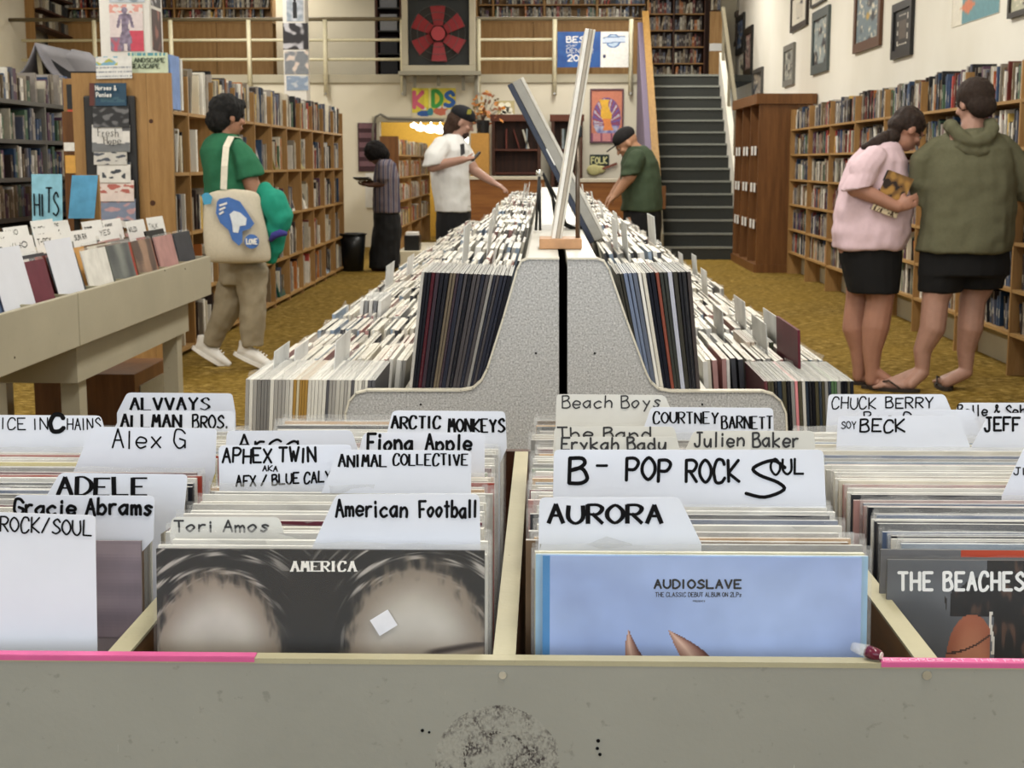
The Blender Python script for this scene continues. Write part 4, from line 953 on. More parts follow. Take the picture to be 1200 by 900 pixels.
# ================================================================== left record table (cream bins seen from the aisle end)
XT = -1.70
lt = thing('record_table', (XT - .5, 5.6, 0), 'cream painted table of record bins with apron and legs, on the left', 'table')
def bins(y0, y1, nm):
    MB().box(XT - .02, y0, .655, XT, y1, .85).build('front_board', P_CREAM, lt, bevel=.003)
    MB().box(XT - 1.10, y0, .655, XT - .02, y1, .67).build('bin_floor', W_RAW, lt)
    MB().box(XT - 1.12, y0, .655, XT - 1.10, y1, .85).build('back_board', P_CREAM, lt)
ends = [3.3, 5.22, 7.32]
bins(3.3, 5.215, ''); bins(5.225, 7.32, '')
MB().box(XT - 1.10, 7.30, .67, XT - .02, 7.32, .85).build('end_board', P_CREAM, lt)
YD = [3.3 + .384 * k for k in range(1, 5)] + [5.225 + .349 * k for k in range(0, 6)]
for y in YD: MB().box(XT - 1.10, y - .008, .67, XT - .02, y + .008, .845).build('divider', P_EDGE, lt)
for (y0, y1, xo) in ((3.3, 4.55, -.055), (4.98 + .36, 7.05, -.055)):
    MB().box(XT + xo - .02, y0, .50, XT + xo, y1, .655).build('apron', P_CREAM, lt); MB().box(XT + xo - .95, y0, .50, XT + xo - .02, y0 + .02, .655).build('apron_end', P_CREAM, lt)
    MB().box(XT + xo - .95, y1 - .02, .50, XT + xo - .02, y1, .655).build('apron_end', P_CREAM, lt)
    for yy in (y0 + .07, y1 - .16): 
        for dx in (-.09, -.93): MB().box(XT + xo + dx, yy, 0, XT + xo + dx + .07, yy + .09, .50).build('leg', P_CREAM, lt)
for (u, v) in ((193, 317), (217, 315), (17, 419)):
    p = PX(u, v, XT); MB().tube([p, p + Vector((.0015, 0, 0))], .004, 8).build('screw', plain('3b3225', .5), lt)
# under the table
wb = thing('wooden_drawer_box', (-2.27, 7.3, 0), 'orange-brown wooden box with pale label slot on the floor under the cream table', 'box')
wx = -2.02; q = F(150, 478, 0)
MB().box(wx - .5, 7.0, 0, wx, 7.6, .29).build('body', W_BROWN, wb, bevel=.004); MB().box(wx + .001, 7.08, .12, wx + .006, 7.52, .22).build('label_slot', plain('8d8878', .5), wb)
slab('cardboard_sheet', (-1.95, 5.6, .001), (0, 1, 0), (-.6, 0, .8), .55, .35, .006, '8d7f68', 'brown cardboard sheet leaning on the floor under the cream table', 'cardboard')

# ------------------------------------------------------------------ records
def sleeve_mesh(w_=.315, h_=.315, wavy=False, seed=0):
    """unit thickness along y (scaled); x width, z height; cover slot 0, paper edge slot 1"""
    r = random.Random(seed); b = MB(); n = 6
    for i in range(n):
        x0, x1 = -w_ / 2 + w_ * i / n, -w_ / 2 + w_ * (i + 1) / n
        b.add([(x0, 0, 0), (x1, 0, 0), (x1, 0, h_), (x0, 0, h_), (x0, 1, 0), (x1, 1, 0), (x1, 1, h_), (x0, 1, h_)], [(0, 1, 2, 3), (5, 4, 7, 6)], mi=0)
        # top: two paper edges with a dark slit between them
        b.add([(x0, 0, h_), (x1, 0, h_), (x1, .38, h_), (x0, .38, h_), (x0, .38, h_ - .004), (x1, .38, h_ - .004), (x0, .62, h_ - .004), (x1, .62, h_ - .004), (x0, .62, h_), (x1, .62, h_), (x1, 1, h_), (x0, 1, h_)],
              [(0, 1, 2, 3), (3, 2, 5, 4), (4, 5, 7, 6), (6, 7, 9, 8), (8, 9, 10, 11)], mi=1)
    for x, f in ((-w_ / 2, 1), (w_ / 2, -1)):
        q = [(x, 0, 0), (x, 0, h_), (x, 1, h_), (x, 1, 0)]; b.add(q, [(0, 1, 2, 3) if f > 0 else (3, 2, 1, 0)], mi=0)
    return b.mesh('record_sleeve', mats=(M_OBJ, M_PAPER))
SLV = sleeve_mesh()
def plas_mesh(seed, w_=.322, h_=.321):
    r = random.Random(seed); b = MB(); n = 14; rows = []
    amp = r.uniform(.15, .6)
    for z in (h_ - .02, h_ - .006, h_ + r.uniform(.0, .005)):
        rows.append([(-w_ / 2 + w_ * i / n, .5 + amp * math.sin(i * .9 + seed) * (1 if z > h_ - .01 else .2) + r.uniform(-.3, .3), z + (r.uniform(-.0015, .0015) if z > h_ - .001 else 0)) for i in range(n + 1)])
    for k in range(2):
        b.add(rows[k] + rows[k + 1], [(i, i + 1, n + 1 + i + 1, n + 1 + i) for i in range(n)])
    # side fins
    b.add([(-w_ / 2, .3, 0), (-w_ / 2 - .001, .6, h_), (-w_ / 2 + .006, .5, h_), (-w_ / 2 + .006, .5, 0), (w_ / 2, .3, 0), (w_ / 2 + .001, .6, h_), (w_ / 2 - .006, .5, h_), (w_ / 2 - .006, .5, 0)], [(0, 1, 2, 3), (4, 5, 6, 7)])
    return b.mesh('plastic_sleeve', mats=(M_PLAS,), smooth=True)
PLS = [plas_mesh(i) for i in range(7)]
RC = [('dedcd6', 'white'), ('cfc9ba', 'cream'), ('b3b1ac', 'pale grey'), ('8c8a86', 'grey'), ('3f4046', 'charcoal'), ('22232a', 'black'), ('b48a86', 'dusty pink'), ('8fa0b4', 'pale blue'), ('5d6d8c', 'slate blue'), ('c99a5b', 'amber'), ('a4463a', 'brick red'), ('6f5a46', 'brown'), ('7f9477', 'sage'), ('d2c37e', 'straw yellow'), ('6a3340', 'wine')]
def record(loc, rot, t, col, label, group, plastic=None, cat='record', w_=1.0):
    o = bpy.data.objects.new('record', SLV); C.objects.link(o); o.location = loc; o.rotation_euler = rot; o.scale = (w_, t, w_); o.color = (*srgb(col), 1)
    tag(o, label, cat, group)
    if plastic is not None:
        p = bpy.data.objects.new('plastic_sleeve', PLS[plastic % 7]); C.objects.link(p); p.parent = o
    return o

# ---- records on the left table: every bin faces the aisle
rng = random.Random(12)
cell = [(3.31, 3.67)] + [(YD[i] + .01, YD[i + 1] - .01) for i in range(len(YD) - 1)] + [(YD[-1] + .01, 7.29)]
CELLN = 0
for ci, (a, b_) in enumerate(cell):
    if b_ - a < .3: continue
    x = XT - .034 - (.06 if ci in (1,) else 0); yc = (a + b_) / 2; k = 0; lean = R(-13)
    while x > XT - .98 and k < 5:
        t = rng.uniform(.004, .010); c, cnm = rng.choice(RC[:12] if k else RC)
        r = record((x, yc + rng.uniform(-.006, .006), .671), (lean + R(rng.uniform(-2, 2)), 0, R(90)), t, c, '%s %s record from the aisle, %s bin from the near end, cream left table' % (nth(('lt', ci, cnm)), cnm, ordn(ci + 1)), 'records in the cream left table', k if k % 3 == 0 and k < 9 else None)
        x -= t + rng.uniform(.02, .10); k += 1
# orientation note: rot z 90 turns the sleeve plane to face +X, the lean takes its top away from the aisle
def table_card(u0, v0, u1, v1, h_, lab, text=None, tu=None):
    """card standing in the left table; u0,v0 top-left, world from the table's top height"""
    a = F(u0, v0, h_); b_ = F(u1, v1, h_)
    return a, b_
CD = [((23, 290), (41, 291), (57, 349), (38, 357), .06, 'tall blank white divider card nearest the camera in the cream table'), ((80, 283), (98, 281), (107, 337), (80, 342), .06, 'second tall blank white divider card, right of the nearest one, in the cream table')]
for k, (y, lab) in enumerate(((4.83, 'tall white divider card at the front of the bin nearest the camera, cream table'), (5.37, 'tall white divider card just right of the cream table joint'))):
    slab('divider_card', (XT - .03, y, .672), (0, 1, 0), (-.24, 0, 1), .29, .375, .0015, 'dcdde2', lab, 'divider card', mat=M_CARD)
TXT = ['SUN RA', 'XTC', 'TURNER', 'WONDER', 'YES', 'WAITS', 'WHO', 'ZAPPA', 'WILCO', 'TELEVISION', 'T-REX', 'TALK', 'SIMONE', 'SADE']
rng = random.Random(3); k = 0
for ci, (a, b_) in enumerate(cell):
    for q in range(4):
        x = XT - rng.uniform(.12, .22) - .22 * q; yc = (a + b_) / 2 + rng.uniform(-.02, .02)
        if ci > 8 and q > 2: continue
        up = Vector((-.2, 0, 1)).normalized()
        cd = slab('name_card', (x, yc, .672), (0, 1, 0), up, .30, .372 + rng.uniform(-.01, .02), .0012, 'e2e2e0', '%s white name card from the aisle, %s bin from the near end, cream table' % (ordn(q + 1), ordn(ci + 1)), 'divider card', 'white name cards in the cream left table', mat=M_CARDW)
        w0 = rng.uniform(.10, .2); tx = TXT[k % len(TXT)]; k += 1; o0 = Vector((x, yc - .13, .672)) + up * .335 + Vector((.001, 0, 0))
        lettering(tx, planemap(o0, (0, 1, 0), up, w0, .022), .0035, seed=k).build('lettering', M_INK, cd)
# facing sleeves in the far bins
slab('record_sleeve', (XT - .032, 6.42, .672), (0, 1, 0), (-.22, 0, 1), .315, .315, .006, '8a6a58', 'brown mottled record sleeve facing the aisle in the cream table', 'record', fn=lambda x, y: lerp((.62, .50, .42), (.35, .28, .25), sst(-.2, .3, nz(x * 3, y * 3, 5))), nx=24, ny=24, mat=M_OBJ)
slab('record_sleeve', (XT - .032, 6.77, .672), (0, 1, 0), (-.30, 0, 1), .315, .35, .008, '1c1b1b', 'plain black record sleeve facing the aisle near the end of the cream table', 'record')
slab('record_sleeve', (XT - .032, 7.12, .672), (0, 1, 0), (-.25, 0, 1), .315, .315, .008, '8f8b87', 'grey record in crumpled plastic at the far end of the cream table', 'record', fn=lambda x, y: lerp((.62, .60, .58), (.38, .36, .35), sst(-.3, .3, nz(x * 4, y * 4, 8))), nx=24, ny=24, mat=M_VCG if False else M_OBJ)
slab('record_sleeve', (XT - .032, 6.06, .672), (0, 1, 0), (-.22, 0, 1), .315, .315, .006, '6a6f66', 'grey-green and yellow record sleeve facing the aisle in the cream table', 'record', fn=lambda x, y: (.72, .68, .35) if y < .3 and nz(x * 5, y * 5) > -.1 else lerp((.5, .52, .5), (.3, .32, .33), .5 + nz(x * 3, y * 3, 5)), nx=24, ny=24)
slab('record_sleeve', (XT - .05, 4.50, .672), (0, 1, 0), (-.22, 0, 1), .315, .315, .006, 'e5e2de', 'white record sleeve with a slate-blue lower half, at the left edge', 'record', fn=lambda x, y: (.34, .39, .45) if y < .5 else ((.85, .5, .52) if x > .7 and y < .75 and nz(x * 9, y * 9) > .05 else (.92, .9, .9)), nx=24, ny=24)
# blue hanging signs behind the table
for (u0, v0, u1, v1, y, c, lab, tx) in ((38, 204, 70, 275, 7.9, '8cc0d4', 'tall light blue sign card with dark narrow letters behind the cream table', 'HITS'), (80, 205, 108, 256, 8.3, '5fa0c8', 'smaller mid-blue sign card tilted against the pine post', None)):
    a, b_ = P(u0, v1, y), P(u1, v0, y)
    s_ = slab('sign_card', ((a.x + b_.x) / 2, y, a.z), (1, 0, 0), (.02 if tx else .12, .04, 1), b_.x - a.x, b_.z - a.z, .006, c, lab, 'sign')
    MB().box(a.x + .02, y + .035, 0, a.x + .05, y + .06, b_.z - .03).build('support_post', M_BLACK, s_)
    if tx:
        w0 = b_.x - a.x; lettering(tx, planemap((a.x + .018, y - .003, a.z + (b_.z - a.z) * .34), (1, 0, 0), (.02, .04, 1), w0 * .8, (b_.z - a.z) * .38), .009, seed=4, jit=.1).build('lettering', M_INK, s_)
MB().box(P(78, 1, 8.36).x, 8.36, 0, P(106, 1, 8.36).x, 8.39, P(90, 205, 8.36).z).build('wooden_post', W_PINE, label='broad pine post standing behind the smaller blue sign card', cat='post')

# ================================================================== central record racks
YR = 3.10; LEN = 8.9; PTS_L = [(655, 303), (618, 303), (611, 306), (606, 316), (590, 372), (571, 432), (564, 446), (554, 455), (540, 457.5), (430, 457.5), (417, 461), (409, 470), (405, 484), (404, 527), (655, 527)]
PTS_R = [(665, 303), (700, 303), (708, 306), (714, 316), (734, 374), (757, 436), (763, 448), (772, 456), (786, 458.5), (893, 458.5), (906, 462), (915, 470), (921, 484), (923, 527), (665, 527)]
UZ, LZ_ = .772, .535            # support height of the upper and the lower tier
XOL, XOR = P(282, 470, YR).x - .012, P(1010, 470, YR).x + .012
def rack(pts, side, lab):
    w3 = [P(u, v, YR) for u, v in pts]; zt = w3[0].z; xi = w3[0].x; xs = w3[1].x; s = -1 if side == 'L' else 1
    t_ = thing('record_rack', ((xi + (XOL if s < 0 else XOR)) / 2, YR, 0), lab, 'display rack')
    b = MB().prism(w3, (0, .019, 0)); b.build('end_panel', M_LAM, t_, fix=True)
    for (u, v) in (((628, 414), (493, 474)) if s < 0 else ((697, 414), (823, 474))):
        p = P(u, v, YR - .001); MB().tube([p, p + Vector((0, .002, 0))], .0025, 8).build('screw', M_INK, t_)
    # pale edge strip along the visible outline
    e = w3[0:14]; b = MB()
    for p, q in zip(e[:-1], e[1:]):
        d = (q - p).normalized(); n = Vector((0, -1, 0)).cross(d) * (-1 if s < 0 else 1)
        if s < 0: n = d.cross(Vector((0, 1, 0)))
        else: n = -d.cross(Vector((0, 1, 0)))
        b.beam((p + q) / 2 - d * ((q - p).length / 2 + .0008) + Vector((0, .0085, 0)), (p + q) / 2 + d * ((q - p).length / 2 + .0008) + Vector((0, .0085, 0)), .023, .004, up=n)
    b.build('edge_strip', plain('d9d4c4', .4), t_)
    x_a, x_b = sorted((xi, xs)); MB().box(x_a, YR + .02, zt - .022, x_b, YR + LEN, zt - .001).build('top_board', plain('c8c6be', .4, var=.04), t_)
    MB().box(*( (xi - .018, YR + .02, .05, xi, YR + LEN, zt - .022) if s < 0 else (xi, YR + .02, .05, xi + .018, YR + LEN, zt - .022))).build('spine_board', M_BLACK, t_)
    # slanted backrest of the upper tier, its floor, inner wall and outer wall of the lower tier
    p1, p2 = w3[3], w3[6]
    off = Vector((s * -.012, 0, -.004))
    b = MB().prism([p1 + off, p2 + off, p2 + off + Vector((-s * .012, 0, 0)), p1 + off + Vector((-s * .012, 0, 0))], (0, LEN - .03, 0)); 
    for i in range(len(b.v)): b.v[i].y += .021
    b.build('slanted_backrest', plain('b9b6ab', .5), t_, fix=True)
    xo_up = P(470 if s < 0 else 834, 457, YR).x
    xa, xb = sorted((xi + s * .018, xo_up)); MB().box(xa, YR + .02, UZ - .016, xb, YR + LEN, UZ).build('upper_floor', plain('b9b6ab', .5), t_)
    xw = xo_up; MB().box(min(xw, xw + s * .014), YR + .02, LZ_, max(xw, xw + s * .014), YR + LEN, UZ - .0005 + .028).build('inner_wall', plain('c4c2b6', .45), t_)
    xo = XOL if s < 0 else XOR
    xa, xb = sorted((xw, xo)); MB().box(xa, YR + .02, LZ_ - .016, xb, YR + LEN, LZ_).build('lower_floor', plain('b9b6ab', .5), t_)
    MB().box(min(xo, xo + s * .016), YR + .02, LZ_ - .05, max(xo, xo + s * .016), YR + LEN, LZ_ + .17).build('outer_wall', M_LAM, t_)
    xa, xb = sorted((xi + s * .02, xo - s * .06)); MB().box(xa, YR + .06, 0, xb, YR + LEN - .05, LZ_ - .017).build('base_cabinet', plain('6d6a62', .6), t_)
    return t_, xi, xs, xo_up, xo
tL, xiL, xsL, xuL, xoL = rack(PTS_L, 'L', 'left half of the long speckled grey two-tier record rack')
tR, xiR, xsR, xuR, xoR = rack(PTS_R, 'R', 'right half of the long speckled grey two-tier record rack')
DK = [('1b1b22', 'black'), ('2a2c38', 'navy'), ('3c3038', 'plum black'), ('4a4648', 'charcoal'), ('6b6866', 'grey'), ('8d8a86', 'mid grey'), ('b9b6b0', 'pale grey'), ('e2dfd8', 'white'), ('4a1822', 'wine red'), ('6a5f50', 'brown'), ('9aa3b2', 'blue-grey')]
LT = [('d9d6cd', 'white'), ('bdbab2', 'pale grey'), ('a29f9a', 'grey'), ('7f7d7a', 'mid grey'), ('c8bd9f', 'cream'), ('a5803f', 'ochre'), ('57565a', 'charcoal'), ('8a8478', 'taupe')]
LTR = [('1f2128', 'black'), ('2b3440', 'dark blue'), ('4a4636', 'olive'), ('15151a', 'jet black'), ('8b8a88', 'grey'), ('5a2a30', 'wine'), ('4e6a4a', 'green'), ('c9c6bf', 'pale'), ('d88a90', 'pink')]
UPR = [('3d3b35', 'dark olive'), ('74809a', 'blue-grey'), ('62697a', 'slate'), ('e3e0da', 'white'), ('d9d4c8', 'off-white'), ('1b1c26', 'black'), ('8a4a3c', 'rust'), ('3a3c38', 'charcoal'), ('b9bccb', 'lavender grey'), ('efede8', 'bright white'), ('26262a', 'dark'), ('4a4342', 'brown black'), ('c9c6c2', 'pale grey')]
# tier: bottom X range, tilt range (top moves towards the centre), support z
TI = {'upper left': (P(473, 455, YR).x + .003, P(563, 455, YR).x, R(6.5), R(14), UZ, DK, -1, 'records in the upper left tier'),
      'upper right': (P(757, 455, YR).x, P(831, 455, YR).x - .004, R(-12), R(-5), UZ, UPR, 1, 'records in the upper right tier'),
      'lower left': (XOL + .003, P(424, 455, YR).x, R(3), R(5), LZ_, LT, -1, 'records in the lower left tier'),
      'lower right': (P(912, 470, YR).x, XOR - .006, R(-5), R(-3), LZ_, LTR, 1, 'records in the lower right tier')}
rng = random.Random(44); stuff = {'L': MB(), 'R': MB()}; plast = {'L': MB(), 'R': MB()}
for nm, (xa, xb, l0, l1, z, pal, side, grp) in TI.items():
    S = 'L' if side < 0 else 'R'
    for row in range(26):
        y = YR + .024 + row * .338; x = xa; full = xb
        if nm == 'lower right' and row > 0: x = xuR + .02 + rng.uniform(0, .03)
        if nm == 'lower left' and row > 0: full = xuL - .022 - rng.uniform(0, .04)
        if nm == 'lower left' and row == 0: full = xb
        hz = rng.uniform(-.012, .012) if row else 0; jit = rng.uniform(-.006, .006) if row else 0; i = 0
        order = 0
        while x < full:
            t = rng.uniform(.0050, .0088) if row == 0 else rng.uniform(.006, .013)
            f = (x - xa) / max(.01, (xb - xa)); f = min(1, max(0, f)); lean = l0 + (l1 - l0) * f + R(rng.uniform(-.5, .5)) * (0 if row == 0 else 3)
            if nm.startswith('lower') and row: lean += R(rng.uniform(-2, 2))
            if nm == 'upper left' and row == 0 and i == 3: c, cn_ = pal[8]
            elif row == 0 and nm == 'lower left': c, cn_ = pal[rng.choice([0, 0, 1, 2, 2, 3, 3, 6] if not (12 < i < 18) else [5, 5, 4])]
            elif row == 0 and nm == 'upper right': c, cn_ = pal[min(len(pal) - 1, int(f * len(pal)))] if rng.random() < .8 else rng.choice(pal)
            elif row == 0 and nm == 'upper left': c, cn_ = rng.choices(pal, [7, 6, 5, 5, 3, 2, 1, 1, 0, 2, .6])[0]
            elif row == 0: c, cn_ = rng.choices(pal, [5, 4, 4, 5, 2, 1, 1, 1, .5])[0]
            else: c, cn_ = rng.choice([RC[0], RC[1], RC[2], RC[0], RC[1], RC[3], RC[6], RC[4], RC[7]])
            if x + t > full: break
            if row == 0:
                # sleeve plane parallel to the rack: unit mesh x-> world Y, thickness -> world X
                rot = (Matrix.Rotation(lean, 3, 'Y') @ Matrix.Rotation(R(-90), 3, 'Z')).to_euler()
                pp_ = x; 
                record((x, y + .158, z + .0005 + (t * abs(math.sin(lean)) if lean < 0 else 0) + 0), rot, t / max(.2, math.cos(lean)) * .93, c, '%s %s-spined record from the left, front row, %s tier of the grey rack' % (nth((nm, cn_)), cn_, nm), grp, i if i % 3 == 0 else None)
            else:
                M = Matrix.Translation((x, y + jit + rng.uniform(-.004, .004), z + .0005 + (t * abs(math.sin(lean)) if lean < 0 else 0))) @ Matrix.Rotation(lean, 4, 'Y')
                h = .312 + (hz if hz < 0 else hz * .3) + rng.uniform(-.006, .004); b = stuff[S]; cs = srgb(c); n0 = len(b.f)
                b.obox(M, 0, 0, 0, t * .9, .312, h, cs)
                b.c[n0 + 1] = tuple(.16 * q + .84 * w_ for q, w_ in zip(cs, srgb('dfdbcf')))
                if rng.random() < .7:
                    b2 = plast[S]; q = [M @ Vector(p) for p in ((t * .5, 0, h - .004), (t * .5, .312, h - .004), (t * rng.uniform(-1, 2), .31, h + rng.uniform(.004, .016)), (t * rng.uniform(-1, 2), .16, h + rng.uniform(.003, .014)), (t * rng.uniform(-1, 2), 0.002, h + rng.uniform(.004, .016)))]
                    b2.add(q, [(0, 1, 2, 3, 4)])
            x += t + (.0003 if row == 0 else rng.choice([.0003, .0006, .003])); i += 1
for S, t_ in (('L', 'left'), ('R', 'right')):
    stuff[S].build('records', M_VC, label='rows of record tops receding along the %s half of the grey rack' % t_, cat='records', kind='stuff', group='receding rows of records')
    plast[S].build('plastic_wrap', M_PLAS, label='crinkled plastic sleeve tops over the receding records, %s half' % t_, cat='plastic', kind='stuff', group='receding plastic tops')
# divider cards in the racks: (u,v) = top near corner, height of its top, size, tilt
def rackcard(u, v, zt, ln, h_, til, lab, grp=None, col='d6d8da', txt=None):
    p = F(u, v, zt); side = -1 if p.x < 0.02 else 1
    upv = Vector((math.sin(til), 0, math.cos(til)))
    c = p + Vector((0, ln / 2, 0)) - upv * h_
    return slab('divider_card', c, (0, 1, 0), upv, ln, h_, .0014, col, lab, 'divider card', grp)
NC = [(394, 400, .915, .26, 'grey-white divider card with clipped corner in the lower left tier, the tallest there'), (322, 412, .89, .2, 'outermost white divider card of the lower left tier, nearest the trainers'), (346, 409, .88, .2, 'smaller white divider card just right of the outermost one, lower left tier'),
      (453, 312, .93, .3, 'white divider card low on the left tier below the dark-dressed person'), (478, 302, .93, .3, 'white divider card standing left of the upper left records'), (545, 266, 1.165, .28, 'tall white divider card rising from the upper left tier'),
      (574, 258, 1.165, .3, 'slim white divider card behind the tall one in the upper left tier'), (734, 262, 1.165, .28, 'tall white divider card rising from the upper right tier, nearest'), (722, 258, 1.165, .3, 'grey card just behind the nearest tall card of the upper right tier'),
      (767, 254, 1.165, .3, 'large white divider card at the outer edge of the upper right tier'), (800, 298, .93, .2, 'small white card left of the stairs foot in the lower right tier'), (816, 300, .93, .2, 'white card next to the small one in the lower right tier'),
      (828, 318, .93, .2, 'white rounded card in the lower right tier beyond the stacked rows'), (847, 365, .915, .24, 'grey clipped card first of the group in the lower right tier'), (873, 354, .93, .24, 'grey-white card second of the group in the lower right tier'),
      (898, 380, .925, .26, 'large grey-white card third of the group in the lower right tier'), (912, 372, .925, .26, 'white card fourth of the group in the lower right tier')]
for k, (u, v, zt, ln, lab) in enumerate(NC): rackcard(u, v, zt, ln, .37, R(5) * (1 if u < 640 else -1), lab, None, 'd2d4d4' if k % 2 else 'dfe0e0')
rng = random.Random(91)
for k in range(40):
    tr = rng.choice(['upper', 'upper', 'upper', 'lower']); sd = rng.choice([-1, 1]); y = rng.uniform(4.8, 11.6)
    if tr == 'upper': x = rng.uniform(.12, .30) * sd + .03; zt = 1.185; z0 = UZ
    else: x = rng.uniform(.40, .6) * sd + .02; zt = .925; z0 = LZ_
    til = R(9 if tr == 'upper' else 4) * -sd; h_ = rng.uniform(.36, .42)
    slab('divider_card', (x, y, z0 + .001), (0, 1, 0), (math.sin(til), 0, math.cos(til)), .3, h_, .0014, 'e0e1e0', '%s white divider card among the farther records of the %s %s tier' % (nth(('fd', tr, sd)), tr, 'left' if sd < 0 else 'right'), 'divider card', 'far divider cards, %s %s tier' % (tr, 'left' if sd < 0 else 'right'))
# odd sleeves standing high in the lower right tier and lower left tier
for k in range(6):
    p = F(884, 342, .99); record((p.x + k * .012, p.y + .12, LZ_ + .05), (Matrix.Rotation(R(-4), 3, 'Y') @ Matrix.Rotation(R(-90), 3, 'Z')).to_euler(), .009, ['c9b8a8', 'bfae9e', 'dad6cc', '3d3d40', 'cfcbc2', '3a3f30'][k], '%s record from the left in the tall pack, lower right tier' % ordn(k + 1), 'tall pack in the lower right tier', w_=.88)
p = F(946, 387, .94)
slab('record_sleeve', p + Vector((.0, .16, -.315)), (0, 1, 0), (-.05, 0, 1), .315, .315, .006, '5c2630', 'dark wine-red record sleeve leaning out of the lower right tier', 'record')
for k in range(5):
    p = F(412, 337, .93); record((p.x + k * .014, p.y + .16, LZ_ + .04), (Matrix.Rotation(R(5), 3, 'Y') @ Matrix.Rotation(R(-90), 3, 'Z')).to_euler(), .010, ['dedcd8', '8a8a8c', 'd5d3cf', '77787c', 'e2e0dc'][k], '%s record from the left in the wrapped pack, lower left tier' % ordn(k + 1), 'wrapped pack in the lower left tier', k)

# ------------------------------------------------------------------ boards on stands on top of the spine
ZTOP = P(655, 303, YR).z
eb = thing('board_stand', (.0, 3.55, ZTOP), 'wooden block stand with metal rod holding tall white board edge-on', 'stand')
YBk = F(640, 292, ZTOP).y
a, b_ = P(632, 292, YBk), P(682, 280, YBk)
MB().box(a.x, YBk, ZTOP, b_.x, YBk + .13, b_.z).build('block', plain('b58a64', .5, var=.12), eb, bevel=.002)
pr_ = P(677, 282, YBk + .05); MB().tube([(pr_.x, YBk + .05, pr_.z), (P(677, 150, YBk + .05).x, YBk + .05, P(677, 150, YBk + .05).z)], .0055, 10).build('rod', plain('6f6358', .3, .6), eb, smooth=True)
cl = P(676, 154, YBk + .05); MB().box(cl.x - .010, YBk + .03, cl.z - .014, cl.x + .012, YBk + .07, cl.z + .014).build('clamp', M_BLACK, eb, bevel=.003)
bt, tp = P(645, 289, YBk + .02), P(686, 33, YBk + .02)
upv = (tp - bt).normalized(); n_ = Vector((0, 1, 0)).cross(upv)
wbd = thing('white_board', bt, 'tall white foam board seen edge-on, leaning right on the wooden block stand', 'board')
for k, (t0, t1, c) in enumerate(((0, .009, 'e4e2dc'), (.0095, .018, 'a59c8e'), (.0185, .024, 'cdc9be'))):
    q = [bt + n_ * -t1 * -1, bt + n_ * t0, tp + n_ * t0, tp + n_ * t1]
    q = [bt + n_ * t0, bt + n_ * t1, tp + n_ * t1, tp + n_ * t0]; MB().prism(q, (0, .36, 0)).build('board_layer', plain(c, .4), wbd, fix=True, bevel=.0015)
YK = 4.45; bt, tp = P(697, 283, YK), P(600, 97, YK)
upv = (tp - bt).normalized(); n_ = Vector((0, 1, 0)).cross(upv)
dbd = thing('dark_board', bt, 'dark blue-edged display board leaning left on a black wire stand behind the white board', 'board')
for k, (t0, t1, c) in enumerate(((-.016, 0, '2d3446'), (.0005, .028, '9b9993'), (.0285, .038, 'cfccc4'))):
    q = [bt + n_ * t0, bt + n_ * t1, tp + n_ * t1, tp + n_ * t0]; MB().prism(q, (0, .42, 0)).build('board_layer', plain(c, .4), dbd, fix=True, bevel=.002)
mid = bt.lerp(tp, .55); MB().beam(mid + upv * -.035 - n_ * .0, mid + upv * .02, .003, .004).build('white_scuff', M_CARDW, dbd)
ws_ = thing('wire_stand', (P(632, 270, 4.3).x, 4.3, ZTOP), 'black wire easel stand with a chrome ball under the dark board', 'stand')
YW = 4.3; top = P(632, 203, YW); zf = ZTOP + .004
for u in (628, 633): MB().tube([(P(u, 260, YW).x, YW, zf), top], .004, 8).build('leg', M_BLACK, ws_, smooth=True)
for u in (650, 655): MB().tube([top + Vector((.01, .02, 0)), P(u, 238, YW + .1), P(u + 8, 262, YW + .15), P(u + 20, 268, YW + .2), P(u + 36, 266, YW + .2), P(u + 42, 254, YW + .2)], .004, 8).build('bent_wire', M_BLACK, ws_, smooth=True)
MB().ell(top, .011, .011, .012).build('chrome_ball', plain('c8c8c6', .15, 1), ws_, smooth=True)
# ================================================================== front counter of record bins
ct = thing('record_counter', (0, 1.6, 0), 'grey painted wooden record counter divided into bins, nearest the camera', 'counter')
Z1 = .87; ZB = .640; ZBF = {1: .628, 4: .600}; YN = 1.272; YI = 1.287; YE2 = 2.24; XC0, XC1 = -1.16, 1.10
MB().box(XC0, YN, .52, XC1, YI, Z1 - .005).build('front_panel', P_FRONT, ct)
MB().box(XC0, YN - .0005, Z1 - .0049, XC1, YI, Z1).build('top_edge', P_EDGE, ct)
DV = [-.765, -.396, -.0375, .350, .725]
for x in DV:
    d = MB().box(x - .0095, YI + .0003, .58, x + .0095, YE2 - .001, Z1 - .003).build('divider', W_RAW, ct)
    MB().box(x - .0105, YI + .0003, Z1 - .0029, x + .0105, YE2 - .001, Z1).build('painted_top', P_EDGE, d)
MB().box(XC0, YE2, .52, XC1, YE2 + .018, Z1).build('back_board', W_DARK, ct); [MB().box(q0 + .0005, YI + .0003, ZBF.get(q, ZB) - .015, q1 - .0005, YE2 - .001, ZBF.get(q, ZB)).build('bin_floor', W_RAW, ct) for q, (q0, q1) in enumerate(zip([XC0] + [d + .011 for d in DV], [d - .011 for d in DV] + [XC1]))]
MB().box(XC0 + .03, YN + .06, 0, XC1 - .03, YE2 - .05, .519).build('base_cabinet', P_CREAM, ct)
PINK = plain('c8588e', .45, var=.06)
